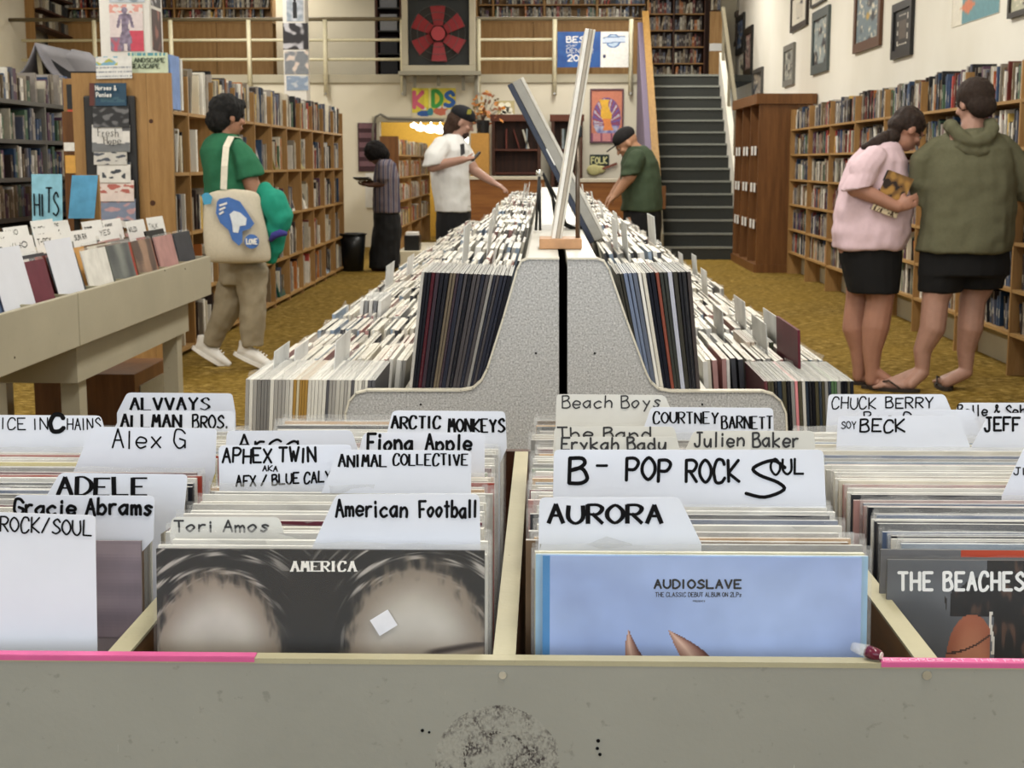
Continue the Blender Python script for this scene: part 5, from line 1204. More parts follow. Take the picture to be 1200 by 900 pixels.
for (u0, u1, tx) in ((-190, 299, None), (1028, 1400, 'RECORDS AT THE FRONT COUNTER PLEASE')):
    a, b_ = F(u0, 770, Z1), F(u1, 770, Z1)
    s_ = MB().box(a.x, YN + .001, Z1 + .0001, b_.x, YI - .002, Z1 + .0009).build('pink_label_strip', PINK, ct)
    MB().box(a.x, YN - .0012, Z1 - .0035, b_.x, YN - .0006, Z1 + .0009).build('strip_front', PINK, s_)
    if tx:
        lettering(tx, planemap((a.x + .003, YN + .0035, Z1 + .0011), (1, 0, 0), (0, 1, 0), .262, .0062), .0009, jit=0).build('lettering', plain('f2b6d4', .5), s_)
for (u, v, r, c) in ((1086, 791, .0042, 'b0ada0'), (589, 791, .0035, 'c9c7bd')):
    p = P(u, v, YN - .0003); MB().tube([p, p + Vector((0, -.0015, 0))], r, 14).build('screw', plain(c, .3, .5), ct, smooth=False)
for (u, v, w_) in ((701, 868, .0018), (700, 877, .0016), (703, 884, .0016), (495, 856, .0016), (503, 858, .0012)):
    p = P(u, v, YN - .0003); MB().tube([p, p + Vector((0, -.0006, 0))], w_, 8).build('ink_spot', M_INK, ct)
# little roll of dark red tape caught in clear film on the edge
p = F(1014, 765, Z1 + .005); tp_ = thing('tape_scrap', (p.x, YN + .012, Z1 + .0012), 'crumpled scrap of clear and dark red tape on the counter edge beside the pink strip', 'tape')
a = Vector((p.x - .010, YN + .022, Z1 + .008)); b_ = Vector((p.x + .012, YN + .003, Z1 + .006))
MB().tube([a, a.lerp(b_, .3), a.lerp(b_, .55)], [.004, .0055, .0062], 9).build('clear_film', M_PLAS, tp_, smooth=True)
MB().tube([a.lerp(b_, .5), a.lerp(b_, .8), b_], [.006, .0058, .0045], 9).build('red_roll', plain('5b1b30', .2), tp_, smooth=True)
MB().tube([b_, b_ + (b_ - a).normalized() * .001], [.0036, .003], 9).build('roll_core', plain('cfc6c0', .3), tp_)

LEANF = R(5)
ZT = {1: .940, 4: .912}
def yrow(v, zt=.953): return F(600, v, zt).y
def fplane(y, zt=.953):   # plane leaning back through (x, y, zt)
    n = Vector((0, -math.cos(LEANF), math.sin(LEANF))); return Vector((0, y, zt)), n
BINS = [(-1.145, -.775), (-.755, -.406), (-.386, -.047), (-.027, .340), (.360, .715), (.735, 1.09)]
def yb(y, ztop=.953): return y - .313 * math.tan(LEANF)
# ---- name cards: polygon in photo pixels laid on the leaning plane of each card
CARDS = []
def name_card(bin_, vb, poly, texts, lab, mat=None, body=None, yy=None):
    zt = ZT.get(bin_, .953); y = yy if yy else yrow(vb, zt); o, n = fplane(y, zt); pts = [PP(u, v, o, n) for u, v in poly]
    xl, xr = BINS[bin_]; x0 = max(min(p.x for p in pts), xl + .012); x1 = min(max(p.x for p in pts), xr - .012)
    if body: x0, x1 = body; x1 = x1 or pts[3].x
    x1 = min(x1, xr - .01); x0 = max(x0, xl + .01)
    if x1 - x0 > .335: x1 = x0 + .33
    zfl = ZBF.get(bin_, ZB)
    up = Vector((0, math.sin(LEANF), math.cos(LEANF)))
    def down(x, z): return Vector((x, y + (z - zt) * math.tan(LEANF), z))
    # rounded upper corners
    def rc(a, p, b_, r=.006):
        va = (a - p); vb_ = (b_ - p); ra = min(r, va.length * .4); rb = min(r, vb_.length * .4)
        q0 = p + va.normalized() * ra; q1 = p + vb_.normalized() * rb; return [q0.lerp(p, t).lerp(p.lerp(q1, t), t) for t in (0, .33, .66, 1)]
    zb = zfl + .002
    seq = pts  # given clockwise from lower-left: lower-left, upper-left, upper-right, lower-right
    ring = [down(x0, zb), down(x0, zt - .02)] + [seq[0]] + rc(seq[0], seq[1], seq[2]) + rc(seq[1], seq[2], seq[3]) + [seq[3]] + [down(x1, zt - .02), down(x1, zb)]
    b = MB().prism(ring[::-1], n * -.0009); cd = b.build('name_card', mat or M_CARD, label=lab, cat='divider card', group='handwritten name cards in the front counter', fix=True)
    mb = MB()
    for k, (tx, u0, u1, v, cap, pen, opt) in enumerate(texts):
        def fm(s, t, u0=u0, u1=u1, v=v, cap=cap, dv=opt.get('dv', 0)):
            return PP(u0 + (u1 - u0) * s, v + dv * s - cap * t, o, n) + n * .0005
        kw = {k_: w_ for k_, w_ in opt.items() if k_ != 'dv'}
        lettering(tx, fm, pen, mb=mb, seed=k + len(tx), **kw)
    if texts: mb.build('lettering', M_INK if mat is not M_CARDG else plain('2c2b2c', .5), cd)
    CARDS.append((bin_, yb(y, zt))); return cd
J = dict(jit=.05)
name_card(1, 640, [(-130, 640), (-130, 596), (112, 604), (112, 640)], [('POP/ROCK/SOUL', -48, 107, 619, 17, .0017, dict(jit=.04, dv=9))], 'big white front card reading POP/ROCK/SOUL at the lower left corner', body=(-.745, None), yy=1.325)
name_card(1, 632, [(14, 632), (17, 580), (181, 581), (180, 632)], [('Gracie Abrams', 17, 180, 603, 18, .0031, J)], 'white card with a G name in thick marker, directly behind the lower left card')
name_card(1, 607, [(40, 607), (70, 554), (220, 556), (215, 607)], [('ADELE', 68, 172, 580, 20, .0036, dict(jit=.03, contrast=.45))], 'white slanted card with a five-letter name in heavy capitals, second above the lower left card')
name_card(1, 553, [(86, 553), (108, 500), (254, 502), (252, 554)], [('Alex G', 132, 217, 525, 21, .0022, J)], 'white slanted card with a thin-lettered two-word A name, left bin')
name_card(1, 530, [(-60, 530), (-60, 486), (118, 487), (130, 530)], [('ALICE IN', -22, 56, 503, 13, .0018, J), ('C', 60, 75, 506, 18, .0060, J), ('HAINS', 79, 118, 503, 13, .0018, J)], 'white card with one oversized bold C in its lettering, at the left edge')
name_card(1, 507, [(131, 507), (145, 481), (275, 482), (275, 507)], [('ALLMAN', 142, 212, 501, 15, .0030, dict(jit=.04, contrast=.4)), ('BROS.', 226, 268, 502, 15, .0028, J)], 'white card ending BROS. in bold capitals, second from the back on the left')
name_card(1, 484, [(137, 484), (149, 460), (272, 461), (276, 484)], [('ALVVAYS', 153, 245, 480, 14, .0030, dict(jit=.02, contrast=.6))], 'rearmost white card on the left, one word in thick-and-thin capitals')
name_card(1, 572, [(-60, 572), (-60, 571), (14, 571), (22, 582)], [], 'blank white card corner at the left edge, between two lettered cards')
name_card(2, 628, [(199, 628), (201, 606), (327, 606), (334, 628)], [('Tori Amos', 205, 316, 623, 13, .0020, J)], 'low cream tab card with a T name, behind the black and white sleeve', M_CARDG, body=(-.37, -.06))
name_card(2, 641, [(366, 641), (394, 579), (562, 579), (563, 641)], [('American', 394, 478, 605, 19, .0026, J), ('Football', 492, 559, 606, 19, .0026, J)], 'white slanted card ending in the word Football, behind the black and white sleeve')
name_card(2, 579, [(376, 579), (397, 527), (552, 528), (552, 579)], [('ANIMAL', 397, 453, 547, 14, .0022, dict(jit=.04, contrast=.3)), ('COLLECTIVE', 461, 548, 545, 13, .0020, dict(jit=.04, contrast=.3))], 'white slanted card starting ANIMAL in slanting capitals')
name_card(2, 573, [(257, 573), (256, 522), (412, 521), (412, 573)], [('APHEX', 261, 318, 542, 16, .0026, J), ('TWIN', 327, 370, 541, 16, .0028, J), ('AKA', 308, 325, 552, 6, .0014, J), ('AFX / BLUE CALYX', 277, 396, 570, 12, .0022, dict(jit=.05, dv=-6))], 'white card with three lines of lettering, AKA in the middle')
name_card(2, 541, [(263, 541), (266, 505), (412, 504), (424, 541)], [('Arca', 279, 352, 529, 21, .0030, J)], 'white card with a four-letter name, half hidden behind the three-line card')
name_card(2, 555, [(414, 555), (426, 507), (568, 507), (568, 555)], [('Fiona', 431, 484, 528, 19, .0036, J), ('Apple', 499, 553, 528, 18, .0034, J)], 'white card with an F name in thick rounded marker')
name_card(2, 525, [(449, 525), (460, 481), (592, 482), (594, 525)], [('ARCTIC', 459, 516, 502, 14, .0028, dict(jit=.04, contrast=.3)), ('MONKEYS', 526, 591, 506, 15, .0028, dict(jit=.04, contrast=.3))], 'white card starting ARCTIC, rearmost of the middle-left bin')
name_card(3, 637, [(631, 637), (632, 583), (796, 583), (822, 637)], [('AURORA', 643, 775, 613, 21, .0036, dict(jit=.03, contrast=.25))], 'white card with six bold capitals, directly behind the light blue sleeve')
name_card(3, 592, [(648, 592), (649, 527), (965, 527), (968, 592)], [('B', 667, 688, 565, 28, .0042, J), ('-', 700, 714, 557, 20, .0030, J), ('POP', 734, 785, 563, 25, .0036, J), ('ROCK', 804, 866, 564, 26, .0034, J), ('S', 874, 918, 583, 42, .0038, J), ('OUL', 904, 941, 556, 18, .0026, J)], 'widest white card reading B - POP ROCK SOUL')
name_card(3, 541, [(650, 541), (651, 512), (793, 512), (800, 541)], [('Erykah Badu', 658, 781, 527, 14, .0026, J)], 'grey-white card with an E name, just behind the widest card', M_CARDG)
name_card(3, 529, [(648, 529), (650, 500), (790, 500), (797, 529)], [('The Band', 654, 764, 515, 14, .0024, J)], 'grey-white card starting The, mostly hidden in the middle-right bin', M_CARDG)
name_card(3, 535, [(800, 535), (813, 505), (954, 505), (956, 535)], [('Julien Baker', 814, 936, 523, 16, .0026, J)], 'grey-white card ending Baker, above the right end of the widest card', M_CARDG)
name_card(3, 514, [(750, 514), (763, 477), (906, 478), (907, 514)], [('COURTNEY', 766, 841, 496, 13, .0021, dict(jit=.04, contrast=.3)), ('BARNETT', 846, 905, 502, 14, .0022, dict(jit=.04, contrast=.3))], 'white card with a long C name in slanting capitals, middle-right bin')
name_card(3, 505, [(651, 505), (652, 462), (779, 463), (797, 505)], [('Beach Boys', 659, 775, 478, 14, .0020, J)], 'grey-white card starting Beach, rearmost of the middle-right bin', M_CARDG)
name_card(4, 503, [(968, 503), (971, 462), (1107, 462), (1124, 503)], [('CHUCK', 975, 1026, 479, 13, .0021, J), ('BERRY', 1038, 1093, 478, 12, .0023, J)], 'rearmost white card of the right bin, ending BERRY')
name_card(4, 515, [(1003, 515), (1006, 481), (1140, 480), (1152, 515)], [('Bee Gees', 1013, 1106, 496, 13, .0022, J)], 'white card with hidden lettering, squeezed behind the card starting SOY')
name_card(4, 527, [(980, 527), (982, 488), (1124, 487), (1138, 527)], [('SOY', 986, 1003, 502, 8, .0015, J), ('BECK', 1008, 1060, 506, 14, .0028, J)], 'white card starting with small letters SOY, right bin')
name_card(4, 508, [(1113, 508), (1123, 472), (1260, 472), (1262, 508)], [('Belle & Sebastian', 1122, 1250, 487, 12, .0024, J)], 'white card with an ampersand in its name, at the right edge')
name_card(4, 524, [(1138, 524), (1160, 484), (1300, 484), (1300, 524)], [('JEFF BECK', 1154, 1245, 505, 16, .0034, J)], 'white slanted card with a bold J name, at the right edge')
name_card(4, 581, [(1174, 581), (1201, 523), (1300, 523), (1300, 581)], [('JIMI HENDRIX', 1188, 1290, 556, 8, .0016, J)], 'white slanted card starting with small JI, cut by the right edge')

# ---- featured front sleeves
def cover(bin_, u0, u1, vt, y, h_, fn, lab, col, nx=130, ny=60, texts=(), wrap=None, z0f=.68):
    o, n = fplane(y, ZT.get(bin_, .953)); a = PP(u0, vt, o, n); b_ = PP(u1, vt, o, n); up = Vector((0, math.sin(LEANF), math.cos(LEANF)))
    w_ = b_.x - a.x; hh = (a.z - ZBF.get(bin_, ZB) - .001) / up.z; c = Vector(((a.x + b_.x) / 2, a.y, a.z)) - up * hh
    ob = slab('record_sleeve', c, (1, 0, 0), up, w_, hh, .004, col, lab, 'record', 'front sleeves of the counter bins')
    z0 = hh * z0f
    picture('cover_print', c - Vector((w_ / 2, 0, 0)) + up * z0 + n * .0004, (1, 0, 0), up, w_, hh - z0, nx, ny, fn, ob, M_VCG)
    for k, (tx, p0, p1, v, cap, pen, mat, opt) in enumerate(texts):
        def fm(s, t): return PP(p0 + (p1 - p0) * s, v - cap * t, o, n) + n * .0009
        lettering(tx, fm, pen, seed=k, **opt).build('lettering', mat, ob)
    if wrap:
        q = MB(); x0, x1 = c.x - w_ / 2 - wrap, c.x + w_ / 2 + wrap; rg = random.Random(int(u0)); N = 24
        top = [Vector((x0 + (x1 - x0) * i / N, 0, 0)) + up * (hh + .003 + rg.uniform(0, .003)) + Vector((0, c.y, c.z)) + n * (.002 + .001 * math.sin(i)) for i in range(N + 1)]
        bot = [Vector((p.x, c.y, c.z)) + up * .1 + n * (.002 + .0008 * math.sin(i * 1.7)) for i, p in enumerate(top)]
        q.add(top + bot, [(i, i + 1, N + 2 + i, N + 1 + i) for i in range(N)]); q.build('plastic_wrap', M_CLEAR, ob, smooth=True)
    return ob, c, up, n, w_, hh
def faces(x, y):
    # two soft rounded pale forms under streaky dark hair on a black ground
    fx, fy = (.19, .02) if x < .47 else (.80, .0)
    ax, ay = (x - fx) * 3.6, (y - fy) * 1.0; rr = math.hypot(ax * .9, ay); aa = math.atan2(ay, ax)
    h1 = nz(rr * 26 + aa * 2.5, aa * 2.2, 1); h2 = nz(rr * 60 + aa * 4, aa * 4, 4); h3 = nz(rr * 13 - aa * 2, aa * 1.6, 9)
    hair = lerp((.085, .08, .08), (.66, .64, .62), sst(.05, .62, .55 * h1 + .4 * h2 + .6 * h3 + .10 * sst(.5, .95, y)))
    c = hair
    c = lerp(c, (.115, .105, .10), sst(.12, .0, abs(x - .47) - .04) * (.55 if y > .8 else 1.0))
    for cx, cy, rx, ry in ((.185, -.05, .205, .86), (.795, -.10, .235, 1.02)):
        r = math.hypot((x - cx) / rx, max(0, y - cy) / ry); e = .10 * nz(x * 42, y * 5, 2) + .06 * h3 + .05 * nz(x * 110, y * 12, 5)
        sk = lerp((.50, .45, .40), (.75, .73, .70), sst(1.0, .45, r)); sk = lerp(sk, (.60, .53, .45), .5 * sst(.35, .0, y))
        c = lerp(c, sk, sst(1.06 + e, .84 + e, r))
    if x > .80 and y < .14: c = lerp(c, (.17, .13, .12), .85 * sst(.05, .0, abs(y - .02 - .55 * (x - .80))) * sst(.80, .86, x))
    return c
y1 = F(600, 643, .953).y
am = cover(2, 183, 568, 643, 1.327, .31, faces, 'black and white photo sleeve with two pale rounded forms and a price sticker', '2a2828', 340, 120,
           [('AMERICA', 342, 417, 669, 11, .0018, plain('e9e7e2', .5), dict(jit=0, serif=True, contrast=.5, gap=.3))], wrap=.003)
o, n = fplane(1.327); ctr = PP(450, 729, o, n); rx = Vector((1, 0, 0)); up = am[2]; rot = Matrix.Rotation(R(32), 3, 'Y')
stx = Vector((math.cos(R(32)), 0, math.sin(R(32)))); sty = Vector((-math.sin(R(32)), 0, math.cos(R(32)))); sty = (up * math.cos(R(32)) - rx * math.sin(R(32))); stx = (rx * math.cos(R(32)) + up * math.sin(R(32)))
MB().prism([ctr - stx * .010 - sty * .0088 + n * .0026, ctr + stx * .010 - sty * .0088 + n * .0026, ctr + stx * .010 + sty * .0088 + n * .0026, ctr - stx * .010 + sty * .0088 + n * .0026], n * .0003).build('price_sticker', plain('e3e3ea', .4), am[0])
def blue(x, y):
    c = lerp((.63, .71, .88), (.57, .65, .83), .5 + nz(x * 2, y * 2))
    if x < .022: c = (.25, .5, .72)
    for k, (tipx, tipy, bl, br, ex) in enumerate(((.272, .31, .262, .352, .55), (.395, .31, .455, .545, 1.5))):
        t = (y + .02) / (tipy + .02)
        if 0 < t < 1:
            if k == 0: l = bl + (tipx - bl) * t - .006 * math.sin(t * 3.14); r = br + (tipx - br) * t ** .55
            else: l = bl + (tipx - bl) * t ** .75; r = br + (tipx - br) * t ** 1.25 + .012 * math.sin(t * 3.14)
            if l < x < r: f = (x - l) / (r - l); c = lerp((.45, .27, .22), (.84, .70, .62), 1 - abs(f - .38) * 1.8); c = lerp(c, (.36, .2, .17), sst(.8, 1, f))
    return c
au = cover(3, 636, 1010, 651, 1.325, .31, blue, 'light blue sleeve with black heading and two curved brown horn shapes', '7f9fd0', 260, 90,
           [('AUDIOSLAVE', 767, 868, 689, 9.5, .0019, M_INK, dict(jit=0, gap=.26)), ('THE CLASSIC DEBUT ALBUM ON 2LPs', 768, 869, 699, 5.0, .0006, M_INK, dict(jit=0)), ('PRESENTS', 812, 826, 705, 1.6, .0003, M_INK, dict(jit=0))], wrap=.002)
def beach(x, y):
    c = lerp((.42, .43, .45), (.34, .35, .37), .5 + nz(x * 3, y * 3))
    e = nz(x * 60, y * 5) * .03
    hair = (x > .23 + e + .10 * sst(.62, .9, y) - .03 * sst(.9, .75, y) and .42 < y < .80 + .3 * (x - .2) + e) or (x > .355 + e * .5 and y < .80)
    if x > .33 and y > .78: hair = True
    if hair: c = lerp((.085, .075, .075), (.34, .24, .19), sst(.1, .6, nz(x * 55, y * 5, 7)))
    r = math.hypot((x - .285) / .085, max(0, y + .05) / .50)
    if r < 1 and x < .345 and y < .46: c = lerp((.80, .53, .40), (.66, .38, .27), sst(.3, 1, r))
    if abs(x - .352 - .006 * math.sin(y * 12)) < .005 and .04 < y < .47: c = (.9, .88, .84)
    if abs(y - (.05 + (x - .20) ** 2 * 9)) < .012 and .2 < x < .345: c = (.3, .18, .14)
    return c
be = cover(4, 1040, 1394, 656, 1.470, .31, lambda x, y: beach(x, (y - .34) / .66), 'grey sleeve with bold white title, a bare shoulder and dark hair', '5a5a5c', 260, 90,
           [('THE', 1053, 1092, 691, 20, .0034, plain('eeeeec', .5), dict(jit=0, gap=.3)), ('BEACHES', 1106, 1199, 691, 20, .0034, plain('eeeeec', .5), dict(jit=0, gap=.3))], wrap=.009, z0f=.50)
cover(4, 1032, 1386, 644, 1.492, .31, lambda x, y: (.74, .32, .24) if x > .27 and y > .93 else (.45, .45, .46), 'grey sleeve with an orange-red top band directly behind the sleeve with the bare shoulder', '6a6a6b', 60, 40)
cover(1, -190, 165, 632, 1.428, .31, lambda x, y: lerp((.60, .55, .58), (.50, .46, .50), .5 + nz(x * 3, y * 5)), 'plain mauve-grey sleeve behind the big lower left card', '8f868a', 40, 30)
# filed records
def file_bin(bi, x0, x1, y0, y1, step, seed, who, pals):
    rg = random.Random(seed); y = y0; k = 0; xl, xr = BINS[bi]
    while y < y1:
        t = rg.uniform(.0035, .0085); 
        clash = [cy for (cb, cy) in CARDS if cb == bi and y - .001 < cy < y + t + .001]
        if clash: y = clash[0] + .0016
        w2 = .1585; xm = {2: -.2165, 3: .147}.get(bi, (xl + xr) / 2); xo = xm + rg.uniform(-1, 1) * .006 - (.004 if bi in (2, 3) and k > 2 else 0)
        c, cnm = rg.choice(pals(k, y, rg)); tilt = -LEANF + R(rg.uniform(-.35, .35))
        part = 'just behind the front sleeve' if y < 1.42 else ('in the first half of the bin' if y < 1.65 else 'toward the back of the bin')
        record((xo, y, ZBF.get(bi, ZB) + .001), (tilt, 0, R(rg.uniform(-.5, .5))), t, c, '%s %s-edged record from the front, bin %s' % (nth(('bin', bi, cnm)), cnm, who), 'records filed in the bin ' + who, k if k % 2 == 0 else None, w_=rg.uniform(.985, 1.0))
        y += t + rg.choice([.0015, .003, .006, .010]) * step; k += 1
P0 = lambda k, y, rg: RC[:4] * 3 + RC[:1] * 5 + RC[4:]
P2 = lambda k, y, rg: (RC[4:9] + [RC[0], RC[5], RC[4]]) if y < 1.75 else RC[:3] * 3 + RC[3:9]
file_bin(1, 0, 0, yb(1.46, .94), 2.03, 2.4, 1, 'at the far left', P0)
file_bin(2, 0, 0, yb(1.337), 2.03, 1.9, 2, 'with the black-and-white sleeve', lambda k, y, rg: [RC[0]] if k < 3 else P0(k, y, rg))
file_bin(3, 0, 0, yb(1.335), 2.03, 1.9, 3, 'with the light blue sleeve', lambda k, y, rg: [('d8cf9a', 'straw yellow'), ('9fc0d8', 'pale blue')] if k < 2 else (P0(k, y, rg) + [RC[9]]))
file_bin(4, 0, 0, yb(1.51, .912), 2.17, 2.0, 4, 'at the far right', P2)
# ================================================================== people
TS = bpy.data.scenes.new('workbench')
def bake(name, mb, voxel, mat, parent=None, smooth=3, crinkle=0, cs=8, label=None, cat=None, cut=None, group=None, sub=0):
    o = mb.build(name, mat, None if parent is None else parent, fix=True, label=label, cat=cat, group=group)
    m = o.modifiers.new('r', 'REMESH'); m.mode = 'VOXEL'; m.voxel_size = voxel
    if smooth: s = o.modifiers.new('s', 'SMOOTH'); s.iterations = smooth; s.factor = .5
    TS.collection.objects.link(o); TS.view_layers[0].update(); dg = TS.view_layers[0].depsgraph; me = bpy.data.meshes.new_from_object(o.evaluated_get(dg)); o.modifiers.clear(); TS.collection.objects.unlink(o)
    if crinkle:
        nrm = [v.normal.copy() for v in me.vertices]; out = []
        for v, n_ in zip(me.vertices, nrm):
            p = v.co * cs; q = noise.noise(Vector((p.x, p.y, p.z * .55))) + .5 * noise.noise(p * 2.3)
            out += list(v.co + n_ * (crinkle * q))
        me.vertices.foreach_set('co', out)
    if len(me.materials) == 0: me.materials.append(mat)
    me.polygons.foreach_set('use_smooth', [True] * len(me.polygons)); me.update(); o.data = me; return o
SKIN = plain('a87b68', .5, var=.08, scale=12); SKIN2 = plain('a87a62', .5, var=.08); SKIND = plain('54382c', .5, var=.1); SKINL = plain('ab8474', .5, var=.06)
def hand(mb, wrist, d, nrm, s=1.0, curl=.5, thumb=1, spread=.12, r=.0085):
    """palm + five separate fingers; d = pointing dir, nrm = side the fingers curl to, thumb=+1/-1 lateral side"""
    d = Vector(d).normalized(); nrm = Vector(nrm); nrm = (nrm - d * nrm.dot(d)).normalized(); lat = d.cross(nrm) * thumb; wrist = Vector(wrist)
    p1 = wrist + d * .085 * s
    mb.loft([(wrist - d * .01, lat * .026 * s, nrm * .021 * s), (wrist + d * .03 * s, lat * .037 * s, nrm * .019 * s), (wrist + d * .065 * s, lat * .042 * s, nrm * .017 * s), (p1, lat * .040 * s, nrm * .013 * s)], 12)
    for k, (off, ln) in enumerate(((.032, .072), (.011, .082), (-.011, .076), (-.032, .060))):
        q = p1 - d * .008 + lat * off * s; dd = (d + lat * (off * spread * 10) * .3).normalized(); a = curl * (1 + .08 * k)
        for seg, (f, rr_) in enumerate(((.44, 1.0), (.32, .9), (.24, .8))):
            ang = a * (seg * .9 + .35); v = dd * math.cos(ang) + nrm * math.sin(ang); e = q + v * ln * f * s; mb.cap(q, r * s * rr_, e, r * s * rr_ * .95, 8); q = e
    q = wrist + d * .025 * s + lat * .030 * s; v = (d * .75 + lat * .75 + nrm * .35).normalized(); e = q + v * .042 * s; mb.cap(q, .012 * s, e, .0105 * s, 8)
    v2 = (d * .95 + lat * .15 + nrm * (.3 + curl * .4)).normalized(); mb.cap(e, .0105 * s, e + v2 * .032 * s, .009 * s, 8)
def head(mb, c, fwd, up, s=1.0, jaw=1.0):
    """skull, jaw, nose, ears; c = centre of the skull"""
    f = Vector(fwd).normalized(); u = Vector(up); u = (u - f * u.dot(f)).normalized(); l = f.cross(u)
    M = Matrix((l, f, u)).transposed(); W = lambda x, y, z: Vector(c) + M @ Vector((x, y, z)) * s
    mb.ell(W(0, -.012, .02), .076 * s, .094 * s, .090 * s, M); mb.ell(W(0, .022, -.045), .058 * s * jaw, .066 * s, .072 * s, M); mb.ell(W(0, .055, -.085), .030 * s, .026 * s, .022 * s, M)
    mb.cap(W(0, .086, .005), .009 * s, W(0, .106, -.028), .013 * s, 8); mb.cap(W(-.028, .084, .022), .010 * s, W(.028, .084, .022), .010 * s, 8)
    mb.cap(W(-.018, .082, -.058), .009 * s, W(.018, .082, -.058), .009 * s, 8); mb.cap(W(-.018, .080, -.068), .009 * s, W(.018, .080, -.068), .009 * s, 8)
    for sx in (-1, 1): mb.ell(W(sx * .076, -.010, -.012), .010 * s, .020 * s, .030 * s, M); mb.ell(W(sx * .042, .062, -.025), .022 * s, .02 * s, .018 * s, M)
    return W, M
def face_bits(W, M, parent, s=1.0, mat_brow=None):
    for sx in (-1, 1):
        e = MB().ell(W(sx * .029, .077, .001), .010 * s, .006 * s, .006 * s, M, 10).build('eye', plain('b9b0a6', .5), parent, smooth=True)
        MB().ell(W(sx * .029, .0825, .001), .0055 * s, .003 * s, .0052 * s, M, 8).build('iris', M_BLACK, e, smooth=True)
        MB().cap(W(sx * .016, .090, .022), .0035 * s, W(sx * .044, .080, .024), .003 * s, 6).build('eyebrow', mat_brow or M_BLACK, parent, smooth=True)
    MB().cap(W(-.020, .090, -.063), .0035 * s, W(.020, .090, -.063), .0035 * s, 6).build('lips', plain('9a5a50', .5), parent, smooth=True)
def HR(y, u, v, wpx, dep, yaw=0, tilt=0, dy=0):
    """horizontal body ring from pixel centre + pixel width at depth y"""
    c = P(u, v, y + dy); hw = wpx / 2 * y / FPX; cy, sy = math.cos(yaw), math.sin(yaw)
    return (c, Vector((hw * cy, hw * sy, 0)), Vector((-sy * dep, cy * dep, tilt)))
V3 = Vector

# ------------------------------------------------ A: man in the olive hooded shirt (back view)
Y = 8.42; pA = lambda u, v, dy=0: P(u, v, Y + dy)
A = thing('person', F(1116, 456, 0), 'person in an olive-green hooded top and black shorts, seen from behind at the right bookcase', 'person')
b = MB()
hc = pA(1141, 121, .02); Wd, Md = head(b, hc, (-.35, .9, -.30), (-.1, .25, 1), 1.14)
b.cap(pA(1142, 140, .01), .066, pA(1138, 162, 0), .075)
b.loft([HR(Y, 1136, 158, 60, .10), HR(Y, 1136, 175, 92, .14), HR(Y, 1136, 215, 98, .16), HR(Y, 1133, 262, 100, .17), HR(Y, 1130, 300, 94, .16), HR(Y, 1130, 318, 84, .14)], 18)
for (hip, kn, cf, an, yy) in (((1104, 318), (1096, 352), (1093, 384), (1081, 436), -.02), ((1152, 318), (1140, 350), (1137, 384), (1132, 436), .05)):
    b.cap(pA(*hip, yy), .108, pA(*kn, yy), .077); b.cap(pA(*kn, yy), .077, pA(*cf, yy - .015), .075); b.cap(pA(*cf, yy - .015), .075, pA(an[0], (cf[1] + an[1]) / 2, yy), .053); b.cap(pA(an[0], (cf[1] + an[1]) / 2, yy), .053, pA(*an, yy), .038)
fa1, fb1 = F(1083, 452, .03), F(1062, 450, .028); fa2, fb2 = F(1133, 452, .03), F(1137, 441, .03)
for an, heel, dr in ((pA(1081, 436, -.02), V3((pA(1083, 0, 0).x, 8.36, .035)), V3((-.75, .35, 0))), (pA(1132, 436, .05), V3((pA(1131, 0, 0).x, 8.44, .035)), V3((.10, 1, 0)))):
    dr.normalize(); lt_ = dr.cross(V3((0, 0, 1))); b.cap(an, .041, heel + V3((0, 0, .012)), .034); b.cap(an + dr * .02, .034, heel + dr * .14 + V3((0, 0, .006)), .026); b.cap(heel + dr * .04 + lt_ * .008, .030, heel + dr * .16, .028)
    for k in range(5): o_ = (k - 2) * .017; b.cap(heel + dr * .16 + lt_ * o_ - V3((0, 0, .006)), .011 if k else .014, heel + dr * (.212 - .010 * abs(k - 1)) + lt_ * o_ * 1.15 - V3((0, 0, .014)), .009 if k else .012, 8)
# left forearm reaching forward, right arm at the shelf
b.cap(pA(1098, 182, 0), .055, pA(1080, 232, .04), .050); b.cap(pA(1080, 232, .04), .048, pA(1092, 235, .30), .032); hand(b, pA(1092, 235, .30), (.1, 1, .1), (.9, .0, .1), 1, .8, 1)
b.cap(pA(1174, 182, 0), .055, pA(1202, 226, .05), .050); b.cap(pA(1202, 226, .05), .048, pA(1196, 222, .32), .032); hand(b, pA(1196, 222, .32), (-.1, 1, .1), (-.9, 0, .1), 1, .5, -1)
bake('body', b, .0075, SKINL, A, 4)
face_bits(Wd, Md, A, 1.14)
b = MB()
b.loft([HR(Y, 1139, 151, 38, .075), HR(Y, 1138, 157, 62, .10), HR(Y, 1137, 164, 84, .125), HR(Y, 1136, 174, 101, .15), HR(Y, 1136, 190, 107, .17), HR(Y, 1136, 212, 108, .185), HR(Y, 1135, 240, 108, .19), HR(Y, 1132, 275, 110, .205), HR(Y, 1129, 294, 109, .205)], 20)
for sg, pts in ((-1, ((1099, 174, 0), (1082, 190, 0), (1079, 215, .02), (1081, 240, .05))), (1, ((1174, 174, 0), (1190, 190, 0), (1199, 215, .02), (1203, 236, .07)))):
    p = [pA(*q) for q in pts]; b.cap(p[0], .078, p[1], .080); b.cap(p[1], .080, p[2], .076); b.loft([(p[2], V3((.074, 0, 0)), V3((0, .074, 0))), (p[3], V3((.070, 0, 0)), V3((0, .068, .01)))], 14)
bake('hooded_top', b, .009, plain('64634f', .95, var=.06, scale=60, spec=.1), A, 2, .017, 6)
b = MB(); hcn = pA(1140, 158, -.10)
